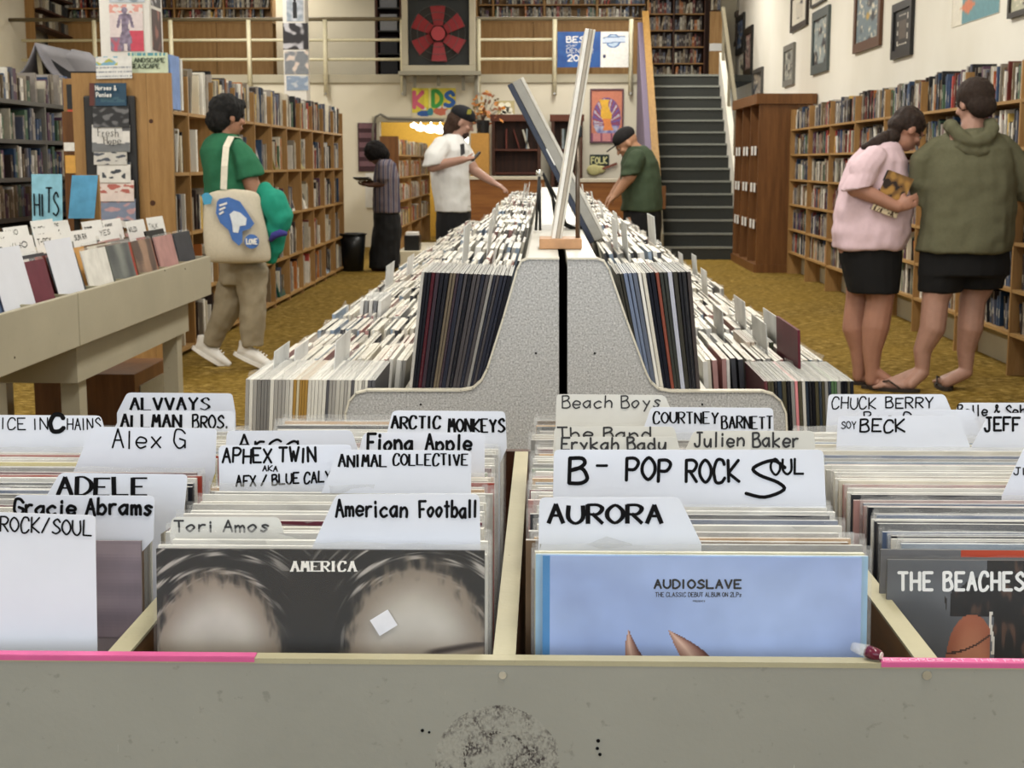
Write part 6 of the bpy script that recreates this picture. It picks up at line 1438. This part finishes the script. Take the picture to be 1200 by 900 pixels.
b.tube([hcn + V3((math.cos(t) * .115, .045 + math.sin(t) * .085 + (.0), .03 * math.cos(2 * t) + .030 - (0.045 if math.sin(t) < 0 else 0) * abs(math.sin(t)))) for t in [k * math.pi / 9 for k in range(18)]], .040, 10, closed=True)
b.ell(hcn + V3((.0, -.01, -.055)), .115, .045, .075); b.ell(hcn + V3((.01, -.03, -.085)), .085, .03, .045)
bake('hood', b, .009, plain('64634f', .95, var=.06, scale=60, spec=.1), A, 3, .012, 14)
b = MB()
b.loft([HR(Y, 1129, 284, 102, .18), HR(Y, 1130, 305, 105, .185), HR(Y, 1129, 322, 106, .18)], 18)
b.loft([HR(Y, 1108, 312, 62, .15), HR(Y, 1101, 342, 50, .115)], 14); b.loft([HR(Y, 1152, 312, 58, .15), HR(Y, 1149, 338, 50, .115)], 14)
bake('shorts', b, .009, plain('101012', .9), A, 2, .004, 8)
b = MB(); g = lambda x, y, z: Wd(x, y, z)
b.ell(g(0, -.020, .032), .104, .118, .108, Md); b.ell(g(0, -.060, -.03), .088, .066, .076, Md)
bake('hair', b, .007, plain('2c201a', .85, var=.3, scale=90), A, 2, .004, 60)
for (hl, dr) in ((V3((pA(1083, 0, 0).x, 8.36, 0)), V3((-.75, .35, 0))), (V3((pA(1131, 0, 0).x, 8.44, 0)), V3((.1, 1, 0)))):
    dr.normalize(); lt_ = dr.cross(V3((0, 0, 1))); ring = []
    for k in range(16):
        t = 2 * math.pi * k / 16; ring.append(hl + dr * (.095 + .15 * math.cos(t)) + lt_ * (.050 * math.sin(t)) + V3((0, 0, .0005)))
    fl = MB().prism(ring, (0, 0, .02)).build('flip_flop', plain('2c241d', .7), A, fix=True)
    for s_ in (-1, 1): MB().tube([hl + dr * .18 + V3((0, 0, .045)), hl + dr * .12 + lt_ * s_ * .036 + V3((0, 0, .065)), hl + dr * .05 + lt_ * s_ * .047 + V3((0, 0, .025))], .006, 6).build('strap', plain('2c241d', .7), fl)

# ------------------------------------------------ B: woman in the pink shirt
Y = 8.55; pB = lambda u, v, dy=0: P(u, v, Y + dy)
B = thing('person', F(1020, 450, 0), 'person in a pale pink t-shirt and black shorts with a dark ponytail, hugging a book', 'person')
b = MB(); hc = pB(1064, 152, 0); Wd, Md = head(b, hc, (.80, .25, -.60), (.50, .1, .82), 1.02)
b.cap(pB(1054, 160), .052, pB(1038, 178), .062)
b.loft([HR(Y, 1036, 172, 28, .09, tilt=.0), HR(Y, 1028, 190, 54, .16), HR(Y, 1024, 220, 72, .19), HR(Y, 1022, 255, 84, .19), HR(Y, 1018, 290, 72, .18), HR(Y, 1020, 322, 62, .17)], 18)
for (hip, kn, cf, an, yy, heel, dr) in (((1032, 318), (1031, 352), (1026, 384), (1022, 436), -.06, None, V3((1, -.15, 0))), ((1012, 318), (1007, 350), (1003, 384), (1007, 432), .10, None, V3((1, .1, 0)))):
    b.cap(pB(*hip, yy), .105, pB(*kn, yy), .080); b.cap(pB(*kn, yy), .080, pB(*cf, yy), .081); b.cap(pB(*cf, yy), .081, pB(an[0], (cf[1] + an[1]) / 2, yy), .058); b.cap(pB(an[0], (cf[1] + an[1]) / 2, yy), .058, pB(*an, yy), .040)
    a_ = pB(*an, yy); hl = V3((a_.x - .005, a_.y, .035)); dr.normalize(); lt_ = dr.cross(V3((0, 0, 1)))
    b.cap(a_, .041, hl + V3((0, 0, .01)), .034); b.cap(a_ + dr * .02, .035, hl + dr * .13, .026); b.cap(hl + dr * .04, .03, hl + dr * .155, .027)
    for k in range(5): o_ = (k - 2) * .016; b.cap(hl + dr * .155 + lt_ * o_ - V3((0, 0, .006)), .0105 if k else .013, hl + dr * (.205 - .010 * abs(k - 1)) + lt_ * o_ * 1.15 - V3((0, 0, .015)), .0085 if k else .011, 8)
    B['f%d' % (yy > 0)] = [hl.x, hl.y, dr.x, dr.y]
el = pB(1003, 220, -.20); wr = pB(1052, 243, -.24)
b.cap(pB(1022, 188, -.14), .062, el, .056); b.cap(el, .054, wr, .032); hand(b, wr, (.85, -.1, .35), (.2, .9, .1), .95, .55, 1)
el2 = pB(1040, 215, .16); b.cap(pB(1045, 185, .12), .06, el2, .05); b.cap(el2, .048, pB(1074, 225, .0), .03); hand(b, pB(1070, 222, -.01), (.5, -.5, .3), (-.2, -.8, 0), .9, .7, -1)
bake('body', b, .0075, SKIN, B, 4); face_bits(Wd, Md, B, 1.02)
b = MB()
b.loft([HR(Y, 1037, 164, 26, .08), HR(Y, 1032, 172, 46, .13), HR(Y, 1028, 188, 68, .18), HR(Y, 1025, 215, 80, .20), HR(Y, 1024, 245, 92, .21), HR(Y, 1020, 272, 90, .215), HR(Y, 1017, 290, 80, .205)], 20)
p = [pB(1024, 184, -.14), pB(1013, 200, -.19), pB(1005, 221, -.205)]
b.cap(p[0], .075, p[1], .083); b.loft([(p[1], V3((.084, 0, .03)), V3((0, .078, 0))), (p[2] , V3((.092, 0, .012)), V3((0, .080, 0)))], 14)
b.cap(pB(1043, 182, .12), .075, el2 + V3((0, 0, .05)), .07)
bake('tee_shirt', b, .009, plain('d9bfc8', .9, var=.04, scale=40), B, 2, .017, 6)
b = MB(); b.loft([HR(Y, 1019, 278, 74, .19), HR(Y, 1020, 305, 72, .19), HR(Y, 1023, 342, 58, .19)], 18)
bake('shorts', b, .009, plain('0f0f11', .9), B, 2, .004, 8)
b = MB(); b.ell(Wd(0, -.022, .034), .088, .104, .094, Md); b.ell(Wd(0, -.070, -.01), .074, .056, .062, Md); b.ell(Wd(-.05, .03, .045), .04, .06, .05, Md)
q = [pB(1046, 160, -.03), pB(1036, 163, -.06), pB(1026, 167, -.07), pB(1018, 171, -.06), pB(1013, 172, -.04)]
for i in range(4): b.cap(q[i], .050 - .008 * i, q[i + 1], .040 - .007 * i)
bake('hair', b, .007, plain('2a1d17', .75, var=.45, scale=60), B, 2, .007, 40)
for key, yy in (('f0', 0), ('f1', 1)):
    hlx, hly, dx, dy_ = B[key]; dr = V3((dx, dy_, 0)); lt_ = dr.cross(V3((0, 0, 1))); hl = V3((hlx, hly, 0))
    fl = MB().prism([hl + dr * (.09 + .145 * math.cos(2 * math.pi * k / 16)) + lt_ * (.047 * math.sin(2 * math.pi * k / 16)) + V3((0, 0, .0005)) for k in range(16)], (0, 0, .018)).build('flip_flop', plain('2c241d', .7), B, fix=True)
    for s_ in (-1, 1): MB().tube([hl + dr * .17 + V3((0, 0, .045)), hl + dr * .12 + lt_ * s_ * .034 + V3((0, 0, .062)), hl + dr * .06 + lt_ * s_ * .044 + V3((0, 0, .022))], .006, 6).build('strap', plain('2c241d', .7), fl)
del B['f0'], B['f1']
# the book she holds
Yk = Y - .235; cA = [P(1042, 199, Yk), P(1071, 210, Yk), P(1053, 258, Yk), P(1021, 245, Yk)]
ux = (cA[1] - cA[0]).normalized(); uy = (cA[0] - cA[3]).normalized(); wk, hk = (cA[1] - cA[0]).length, (cA[0] - cA[3]).length
bk = thing('held_book', cA[3], 'thick gold and brown covered book held against the pink shirt', 'book')
def bfn2(x, y):
    if y < .22: return (.80, .74, .62) if nz(x * 12, y * 10) > -.15 else (.25, .15, .1)
    n = nz(x * 4, y * 5, 3); return lerp((.42, .30, .16), (.66, .50, .25), sst(-.2, .3, n)) if n > -.18 else (.16, .11, .09)
bo = MB().prism([cA[3], cA[3] + ux * wk, cA[3] + ux * wk + uy * hk, cA[3] + uy * hk], (0, .004, 0)).build('front_cover', plain('3a2a1c', .5), bk, fix=True)
picture('cover_print', cA[3] + V3((0, -.001, 0)), ux, uy, wk, hk, 28, 40, bfn2, bo)
MB().prism([cA[3] + ux * .012 + V3((0, .005, 0)), cA[3] + ux * (wk - .004) + V3((0, .005, 0)), cA[3] + ux * (wk - .004) + uy * (hk - .004) + V3((0, .005, 0)), cA[3] + ux * .012 + uy * (hk - .004) + V3((0, .005, 0))], (0, .035, 0)).build('page_block', M_PAGES, bk, fix=True)
MB().prism([cA[3] + V3((0, .0405, 0)), cA[3] + ux * wk + V3((0, .0405, 0)), cA[3] + ux * wk + uy * hk + V3((0, .0405, 0)), cA[3] + uy * hk + V3((0, .0405, 0))], (0, .004, 0)).build('back_cover', plain('1f1a16', .5), bk, fix=True)

# ------------------------------------------------ C: man with the tote bag
Y = 9.3; pC = lambda u, v, dy=0: P(u, v, Y + dy)
Cc = thing('person', F(262, 428, 0), 'walking person in a green t-shirt, khaki trousers and white trainers, carrying a canvas tote', 'person')
b = MB(); hc = pC(268, 136, 0); Wd, Md = head(b, hc, (.75, .62, -.12), (.05, 0, 1), 1.05)
b.cap(pC(262, 150), .058, pC(262, 168), .066)
b.loft([HR(Y, 263, 164, 34, .09), HR(Y, 265, 178, 52, .13), HR(Y, 268, 215, 52, .12), HR(Y, 275, 260, 50, .12), HR(Y, 283, 310, 46, .13), HR(Y, 285, 330, 42, .13)], 16)
b.cap(pC(281, 178, -.10), .062, pC(298, 224, -.10), .050); b.cap(pC(298, 224, -.10), .048, pC(314, 243, -.16), .031); hand(b, pC(314, 243, -.16), (.7, -.3, -.3), (.2, .3, -.9), 1, .6, 1)
b.cap(pC(255, 178, .16), .06, pC(262, 235, .17), .05); b.cap(pC(262, 235, .17), .047, pC(300, 262, .14), .03); hand(b, pC(300, 262, .14), (.9, 0, -.2), (0, 0, -1), 1, .6, -1)
bake('body', b, .008, SKIN2, Cc, 2); face_bits(Wd, Md, Cc, 1.05)
b = MB(); b.loft([HR(Y, 262, 156, 24, .08), HR(Y, 263, 163, 42, .11), HR(Y, 266, 175, 62, .15), HR(Y, 268, 200, 62, .16), HR(Y, 270, 240, 62, .15), HR(Y, 276, 285, 60, .15)], 18)
p = [pC(279, 176, -.09), pC(287, 190, -.11), pC(293, 208, -.11)]; b.cap(p[0], .078, p[1], .080); b.loft([(p[1], V3((.08, 0, .02)), V3((0, .08, 0))), (p[2], V3((.088, 0, .022)), V3((0, .08, 0)))], 14)
p = [pC(254, 176, .14), pC(253, 205, .16)]; b.cap(p[0], .075, p[1], .075)
bake('tee_shirt', b, .009, plain('2f6f50', .95, var=.05, scale=40), Cc, 2, .015, 7)
b = MB(); b.loft([HR(Y, 281, 285, 54, .14), HR(Y, 285, 310, 54, .14), HR(Y, 284, 332, 52, .13)], 16)
for pts, rad_ in ((((278, 318, .06), (268, 358, .06), (256, 384, .08), (247, 403, .10)), (.115, .088, .074, .062)), (((294, 318, -.07), (296, 355, -.08), (295, 385, -.08), (296, 406, -.08)), (.110, .084, .075, .066))):
    q = [pC(*x) for x in pts]
    for i in range(2): b.cap(q[i], rad_[i], q[i + 1], rad_[i + 1])
    d = (q[3] - q[2]).normalized(); xx = V3((1, 0, 0)); xx = (xx - d * xx.dot(d)).normalized(); yy2 = d.cross(xx); b.loft([(q[2] - d * .03, xx * rad_[2], yy2 * rad_[2]), (q[3], xx * rad_[3], yy2 * rad_[3])], 14)
bake('trousers', b, .009, plain('9a8f79', .9, var=.05, scale=40), Cc, 2, .015, 8)
b = MB(); b.ell(Wd(0, -.02, .035), .100, .118, .104, Md); b.ell(Wd(0, -.075, -.03), .088, .066, .085, Md); b.ell(Wd(0, .05, .075), .07, .05, .04, Md)
bake('hair', b, .008, plain('0d0c0d', .8, var=.3, scale=70), Cc, 1, .010, 45)
for (hp, tp2, yy) in (((238, 406), (263, 429), .09), ((287, 412), (314, 414), -.08)):
    h_, t2 = pC(*hp, yy), pC(*tp2, yy); 
    if yy < 0: h_.z = max(h_.z, .055); t2.z = .045
    else: t2.z = max(.04, t2.z)
    d = (t2 - h_).normalized(); lt_ = d.cross(V3((0, 0, 1))).normalized(); upp = lt_.cross(d); b = MB()
    b.loft([(h_ - d * .045, lt_ * .030, upp * .035), (h_, lt_ * .040, upp * .052), (h_ + d * .07 , lt_ * .043, upp * .045), (t2 - d * .02 - upp * .01, lt_ * .046, upp * .032), (t2 + d * .055 - upp * .015, lt_ * .030, upp * .02)], 14)
    b.loft([(h_ + upp * .0, V3((.045, 0, 0)), V3((0, .045, 0))), (h_ + V3((0.01, 0, .075)), V3((.045, 0, 0)), V3((0, .045, 0)))], 12)
    so = bake('trainer', b, .007, plain('e6e4e0', .6, var=.04), Cc, 2)
    MB().loft([(h_ - d * .05 - upp * .045, lt_ * .034, d * .01), (h_ - d * .05 - upp * .026, lt_ * .034, d * .01)], 8)
    ring = [h_ + d * (((t2 - h_).length / 2) + ((t2 - h_).length / 2 + .062) * math.cos(2 * math.pi * k / 18)) + lt_ * .047 * math.sin(2 * math.pi * k / 18) - upp * .050 for k in range(18)]
    MB().prism(ring, upp * .022).build('sole', plain('f0eeea', .5), so, fix=True)
    for k in range(4): q = h_.lerp(t2, .45 + .13 * k) + upp * (.044 - .004 * k); MB().tube([q - lt_ * .022, q + upp * .006, q + lt_ * .022], .0035, 5).build('lace', plain('f4f2ee', .6), so)
# tote bag
tg = thing('tote_bag', pC(278, 308, -.2), 'cream canvas tote bag with a blue printed picture, hanging from the walking person shoulder', 'bag'); TY = -.26
b = MB(); rings = []
for (u, v, wpx, dp) in ((274, 221, 62, .020), (272, 240, 64, .045), (275, 265, 72, .065), (278, 290, 76, .070), (280, 303, 74, .05), (281, 309, 66, .02)):
    c_, xx, yy3 = HR(Y, u, v, wpx, dp, yaw=.12, dy=TY); rings.append((c_, xx, yy3))
b.loft(rings, 24); bg = b.build('bag', plain('cfc6b2', .9, var=.05, scale=70), tg, smooth=True, fix=True)
s = bg.modifiers.new('sub', 'SUBSURF'); s.levels = 2; s.render_levels = 2
st1 = [pC(262, 222, TY - .03), pC(263, 195, TY - .02), pC(265, 172, -.20), pC(271, 160, -.10), pC(279, 161, .0), pC(284, 180, .10), pC(282, 222, .0)]
b = MB()
for i in range(len(st1) - 1): b.beam(st1[i], st1[i + 1], .040, .004, up=(0, -1, .2) if i < 3 else (0, -.2, 1))
b.build('strap', plain('e2dccb', .9), tg)
def art(pts, col, nm, dy): MB().prism([pC(u, v, TY + dy) for u, v in pts][::-1], (0, .003, 0)).build(nm, plain(col, .8), tg, fix=True)
art([(254, 237), (257, 233), (268, 231), (281, 236), (288, 246), (298, 262), (293, 268), (284, 271), (284, 284), (280, 288), (272, 281), (268, 270), (258, 261), (253, 250)], '4a73b8', 'blue_print', -.090)
art([(269, 251), (274, 247), (281, 249), (289, 256), (288, 264), (281, 265), (279, 273), (273, 272), (272, 262)], 'dfe6ec', 'white_print', -.094)
art([(236, 229), (240, 226), (244, 226), (249, 231), (247, 239), (239, 240)], '4fa0c8', 'small_blue_print', -.075)
MB().tube([pC(295, 283, TY - .088), pC(295, 283, TY - .084)], [.045, .045], 18).build('oval_print', plain('4a73b8', .8), tg)
for k in range(3): MB().beam(pC(257, 241 + k * 5, TY - .094), pC(266 - k * 2, 238 + k * 5, TY - .094), .003, .012, up=(0, 0, 1)).build('white_stroke', M_CARDW, tg)
mb = MB(); a_ = pC(289, 286, TY - .096); lettering('LOVE', planemap(a_, (1, 0, 0), (0, 0, 1), .065, .03), .008, mb=mb, jit=.05); mb.build('lettering', M_CARDW, tg)
# teal jacket over the arm
b = MB(); jk = [(311, 226, -.16, .06), (320, 236, -.18, .085), (327, 256, -.18, .085), (322, 280, -.16, .075), (316, 303, -.14, .045)]
q = [(pC(u, v, d), r) for u, v, d, r in jk]
for i in range(4): b.cap(q[i][0], q[i][1], q[i + 1][0], q[i + 1][1])
q = [(pC(u, v, d), r) for u, v, d, r in ((306, 238, -.12, .05), (308, 262, -.10, .055), (312, 285, -.10, .05))]
for i in range(2): b.cap(q[i][0], q[i][1], q[i + 1][0], q[i + 1][1])
bake('jacket', b, .010, plain('1f8f78', .9, var=.06, scale=30), None, 3, .024, 7, label='bright teal jacket draped over the walking person forearm', cat='jacket')
jc = bpy.context.scene.collection.objects['jacket']; jc['_o'] = list(jc.location)
MB().tube([pC(317, 282, -.25), pC(321, 276, -.27), pC(329, 273, -.27), pC(336, 274, -.25)], [.014, .024, .024, .014], 8).build('purple_cuff', plain('3c3a86', .9), jc, smooth=True)

# ------------------------------------------------ D: dark-dressed person at the far left
Y = 17.8; pD = lambda u, v, dy=0: P(u, v, Y + dy)
D = thing('person', F(455, 316, 0), 'person in a grey striped short-sleeved shirt and long black skirt reading by the back shelves', 'person')
b = MB(); hc = pD(440, 181, 0); Wd, Md = head(b, hc, (-.8, -.1, -.6), (-.4, 0, .85), 1.0)
b.cap(pD(444, 186), .055, pD(450, 196), .06); b.loft([HR(Y, 452, 190, 18, .09), HR(Y, 453, 205, 26, .16), HR(Y, 453, 240, 27, .16), HR(Y, 454, 262, 28, .16)], 14)
b.cap(pD(449, 196, -.15), .05, pD(450, 216, -.16), .042); b.cap(pD(450, 216, -.16), .04, pD(432, 217, -.18), .028); hand(b, pD(432, 217, -.18), (-1, 0, .1), (0, .3, .9), 1, .5, 1)
b.cap(pD(449, 196, .15), .05, pD(448, 214, .14), .042); b.cap(pD(448, 214, .14), .04, pD(432, 214, -.02), .028); hand(b, pD(432, 214, -.02), (-1, -.3, .1), (0, 0, 1), 1, .5, -1)
for u, dy in ((449, -.08), (458, .08)): b.cap(pD(u + 1, 262, dy), .08, V3((pD(u, 0, 0).x, Y + dy, .09)), .045); b.cap(V3((pD(u, 0, 0).x, Y + dy, .05)), .045, V3((pD(u, 0, 0).x - .15, Y + dy, .035)), .035)
bake('body', b, .011, SKIND, D, 2); face_bits(Wd, Md, D, 1.0)
def m_stripe():
    t = NT('striped_shirt_cloth'); n = t.n('ShaderNodeTexWave', bands_direction='X'); n.inputs['Scale'].default_value = 5.5; n.inputs['Distortion'].default_value = 2
    t.l(t.coord((1, .6, .15)), n.inputs['Vector']); return t.done(t.ramp(n.outputs['Fac'], [(.2, srgb('4d4a5e')), (.5, srgb('7a7884')), (.75, srgb('8f8a80')), (.9, srgb('6a5a66'))]), .9, 0, .2)
b = MB(); b.loft([HR(Y, 451, 186, 14, .1), HR(Y, 452, 192, 24, .17), HR(Y, 453, 210, 31, .2), HR(Y, 453, 235, 32, .2), HR(Y, 454, 249, 32, .21)], 16); b.cap(pD(449, 196, -.16), .08, pD(449, 208, -.17), .085); b.cap(pD(449, 196, .16), .08, pD(449, 208, .15), .08)
bake('striped_shirt', b, .011, m_stripe(), D, 2, .012, 6)
b = MB(); b.loft([HR(Y, 453, 240, 30, .18), HR(Y, 453, 265, 34, .2), HR(Y, 452, 300, 36, .22), HR(Y, 451, 313, 37, .22)], 16); bake('long_skirt', b, .011, plain('17181b', .9), D, 2, .02, 5)
b = MB(); b.ell(Wd(0, -.02, .04), .13, .135, .125, Md); b.ell(Wd(0, -.08, -.03), .115, .08, .11, Md); bake('hair', b, .010, plain('0e0b0b', .95, var=.4, scale=60), D, 1, .014, 40)
kb = thing('held_book', pD(428, 214, -.1), 'small dark book held open by the dark-haired reader at the back left', 'book')
c_ = pD(427, 211, -.1); 
for s_, nm in ((-1, 'left_page_block'), (1, 'right_page_block')): MB().beam(c_ + V3((0, s_ * .005, 0)), c_ + V3((-.03, s_ * .14, .03)), .19, .015, up=(0, 0, 1)).build(nm, plain('3a3f44' if s_ < 0 else 'c9c6bc', .6), kb)

# ------------------------------------------------ E: man in the white t-shirt
Y = 12.3; pE = lambda u, v, dy=0: P(u, v, Y + dy)
E_ = thing('person', (pE(535, 0).x, Y, 0), 'bearded person in a white t-shirt and black cap holding a phone by the record racks', 'person')
b = MB(); hc = pE(541, 143, 0); Wd, Md = head(b, hc, (.92, .1, -.38), (.36, 0, .93), 1.03)
b.cap(pE(538, 152), .058, pE(532, 166), .065); b.loft([HR(Y, 529, 162, 24, .09), HR(Y, 528, 175, 36, .17), HR(Y, 530, 205, 36, .18), HR(Y, 530, 245, 33, .16), HR(Y, 531, 262, 32, .14)], 16)
for u, dy in ((526, .09), (535, -.09)): b.cap(pE(u, 258, dy), .085, V3((pE(u, 0).x, Y + dy, .5)), .07); b.cap(V3((pE(u, 0).x, Y + dy, .5)), .068, V3((pE(u, 0).x, Y + dy, .08)), .045); b.cap(V3((pE(u, 0).x, Y + dy, .05)), .045, V3((pE(u, 0).x + .16, Y + dy, .035)), .035)
el = pE(507, 195, -.24); wr = pE(543, 187, -.30)
b.cap(pE(517, 172, -.17), .062, el, .050); b.cap(el, .048, wr, .031); hand(b, wr, (.95, .1, .15), (0, -.1, 1), 1.05, .45, -1)
el2 = pE(556, 200, .16); wr2 = pE(578, 214, .05); b.cap(pE(540, 175, .17), .06, el2, .046); b.cap(el2, .044, wr2, .030); hand(b, wr2, (.8, -.2, -.4), (.1, 0, -1), 1.05, .4, 1)
bake('body', b, .009, plain('a98474', .5), E_, 2); face_bits(Wd, Md, E_, 1.03)
b = MB(); b.loft([HR(Y, 532, 157, 18, .08), HR(Y, 529, 163, 30, .13), HR(Y, 527, 176, 44, .2), HR(Y, 527, 205, 46, .22), HR(Y, 530, 235, 43, .22), HR(Y, 531, 248, 42, .22)], 18)
p = [pE(517, 172, -.18), pE(510, 184, -.24)]; b.cap(p[0], .085, p[1], .088); b.loft([(p[1], V3((.088, 0, .02)), V3((0, .085, 0))), (pE(507, 194, -.25), V3((.088, 0, .01)), V3((0, .085, 0)))], 12)
b.cap(pE(540, 174, .17), .08, pE(547, 186, .17), .075)
tsh = bake('tee_shirt', b, .010, plain('dcdcda', .9, var=.03, scale=30), E_, 3, .014, 6)
MB().prism([pE(539, 169, -.222), pE(544, 168, -.222), pE(545, 180, -.225), pE(540, 183, -.225)], (0, .004, 0)).build('dark_shirt_print', plain('3a3a3c', .8), E_, fix=True)
b = MB(); b.loft([HR(Y, 532, 240, 40, .21), HR(Y, 531, 262, 40, .21), HR(Y, 530, 300, 38, .20), HR(Y, 530, 350, 30, .16), HR(Y, 530, 366, 28, .15)], 14); bake('black_trousers', b, .012, plain('141416', .9), E_, 2, .01, 6)
b = MB(); b.ell(Wd(0, -.045, -.01), .088, .085, .10, Md); b.ell(Wd(0, -.075, -.08), .07, .055, .075, Md); b.ell(Wd(0, -.07, -.13), .05, .04, .05, Md); bake('hair', b, .009, plain('3c2a20', .9, var=.4, scale=60), E_, 1, .008, 40)
b = MB(); b.ell(Wd(0, .055, -.085), .050, .042, .042, Md); bake('beard', b, .008, plain('33241d', .9), E_, 1, .006, 40)
b = MB(); b.ell(Wd(0, -.012, .062), .092, .112, .075, Md); b.loft([(Wd(0, .07, .045), Md @ V3((.062, 0, 0)), Md @ V3((0, .03, .012))), (Wd(0, .075, .055), Md @ V3((.062, 0, 0)), Md @ V3((0, .03, .012)))], 12)
cp = bake('black_cap', b, .009, plain('14161c', .85), E_, 2)
MB().prism([Wd(.05 * math.sin(t), .08 + .085 * math.cos(t), .040 + .004 * math.cos(t)) if True else None for t in [(-90 + 18 * k) * math.pi / 180 for k in range(11)]], Md @ V3((0, 0, .010))).build('cap_peak', plain('14161c', .85), cp, fix=True)
MB().prism([pE(548, 128, -.11), pE(553, 128, -.09), pE(552, 134, -.09), pE(547, 134, -.11)], (0, .003, 0)).build('yellow_badge', plain('8f8a3a', .8), cp, fix=True)
ph = MB().beam(pE(553, 189, -.32), pE(562, 178, -.30), .075, .010, up=(-.6, -.2, .8)); ph.build('smartphone', M_BLACK, label='black smartphone held by the white-shirted person', cat='phone', bevel=.002)

# ------------------------------------------------ F: man in the green shirt at the back
Y = 12.9; pF = lambda u, v, dy=0: P(u, v, Y + dy)
G_ = thing('person', (pF(750, 0).x, Y, 0), 'stooping person in a dark green shirt and black cap browsing records near the stairs', 'person')
b = MB(); hc = pF(734, 168, 0); Wd, Md = head(b, hc, (-.80, 0, -.62), (-.60, 0, .80), 1.06)
b.cap(pF(740, 172), .066, pF(748, 180), .075); b.loft([HR(Y, 749, 174, 26, .10), HR(Y, 750, 190, 38, .18), HR(Y, 751, 215, 40, .20), HR(Y, 752, 245, 38, .18), HR(Y, 753, 262, 36, .15)], 16)
for u, dy in ((746, -.1), (758, .1)): b.cap(pF(u, 258, dy), .09, V3((pF(u, 0).x, Y + dy, .5)), .075); b.cap(V3((pF(u, 0).x, Y + dy, .5)), .07, V3((pF(u, 0).x, Y + dy, .08)), .048); b.cap(V3((pF(u, 0).x, Y + dy, .05)), .046, V3((pF(u, 0).x - .16, Y + dy, .036)), .036)
el = pF(737, 208, -.22); wr = pF(722, 228, -.20)
b.cap(pF(747, 186, -.18), .068, el, .056); b.cap(el, .053, wr, .033); hand(b, wr, (-.6, .1, -.7), (.5, 0, -.6), 1.05, .4, -1)
b.cap(pF(744, 186, .18), .066, pF(733, 208, .2), .054); b.cap(pF(733, 208, .2), .05, pF(719, 226, .16), .033); hand(b, pF(719, 226, .16), (-.6, -.1, -.7), (.5, 0, -.6), 1.05, .4, 1)
bake('body', b, .009, plain('b08468', .5), G_, 2); face_bits(Wd, Md, G_, 1.06)
b = MB(); b.loft([HR(Y, 745, 171, 22, .09), HR(Y, 747, 177, 32, .13), HR(Y, 749, 190, 44, .20), HR(Y, 751, 212, 47, .23), HR(Y, 753, 235, 48, .24), HR(Y, 752, 247, 49, .24)], 18)
p = [pF(746, 186, -.19), pF(741, 196, -.22), pF(739, 205, -.23)]; b.cap(p[0], .090, p[1], .090); b.loft([(p[1], V3((.09, 0, .03)), V3((0, .085, 0))), (p[2], V3((.092, 0, .01)), V3((0, .085, 0)))], 12)
b.cap(pF(744, 186, .18), .085, pF(738, 200, .2), .08); bake('green_shirt', b, .010, plain('3c4a36', .9, var=.05, scale=30), G_, 3, .014, 6)
b = MB(); b.loft([HR(Y, 753, 240, 45, .23), HR(Y, 753, 262, 45, .23), HR(Y, 753, 300, 42, .22), HR(Y, 753, 350, 34, .17)], 14); bake('black_trousers', b, .012, plain('131315', .9), G_, 2, .01, 6)
b = MB(); b.ell(Wd(0, .045, -.08), .056, .055, .05, Md); bake('beard', b, .008, plain('3a2a24', .9), G_, 1, .006, 40)
b = MB(); b.ell(Wd(0, -.015, .058), .094, .112, .078, Md); cp = bake('dark_cap', b, .009, plain('1a181a', .85), G_, 2)
MB().prism([Wd(.062 * math.sin(t), .075 + .095 * math.cos(t), .036 + .004 * math.cos(t)) for t in [(-90 + 18 * k) * math.pi / 180 for k in range(11)]], Md @ V3((0, 0, .010))).build('cap_peak', plain('1a181a', .85), cp, fix=True)
bpy.data.scenes.remove(TS)
for o in list(bpy.data.objects):
    if '_o' in o.keys(): del o['_o']
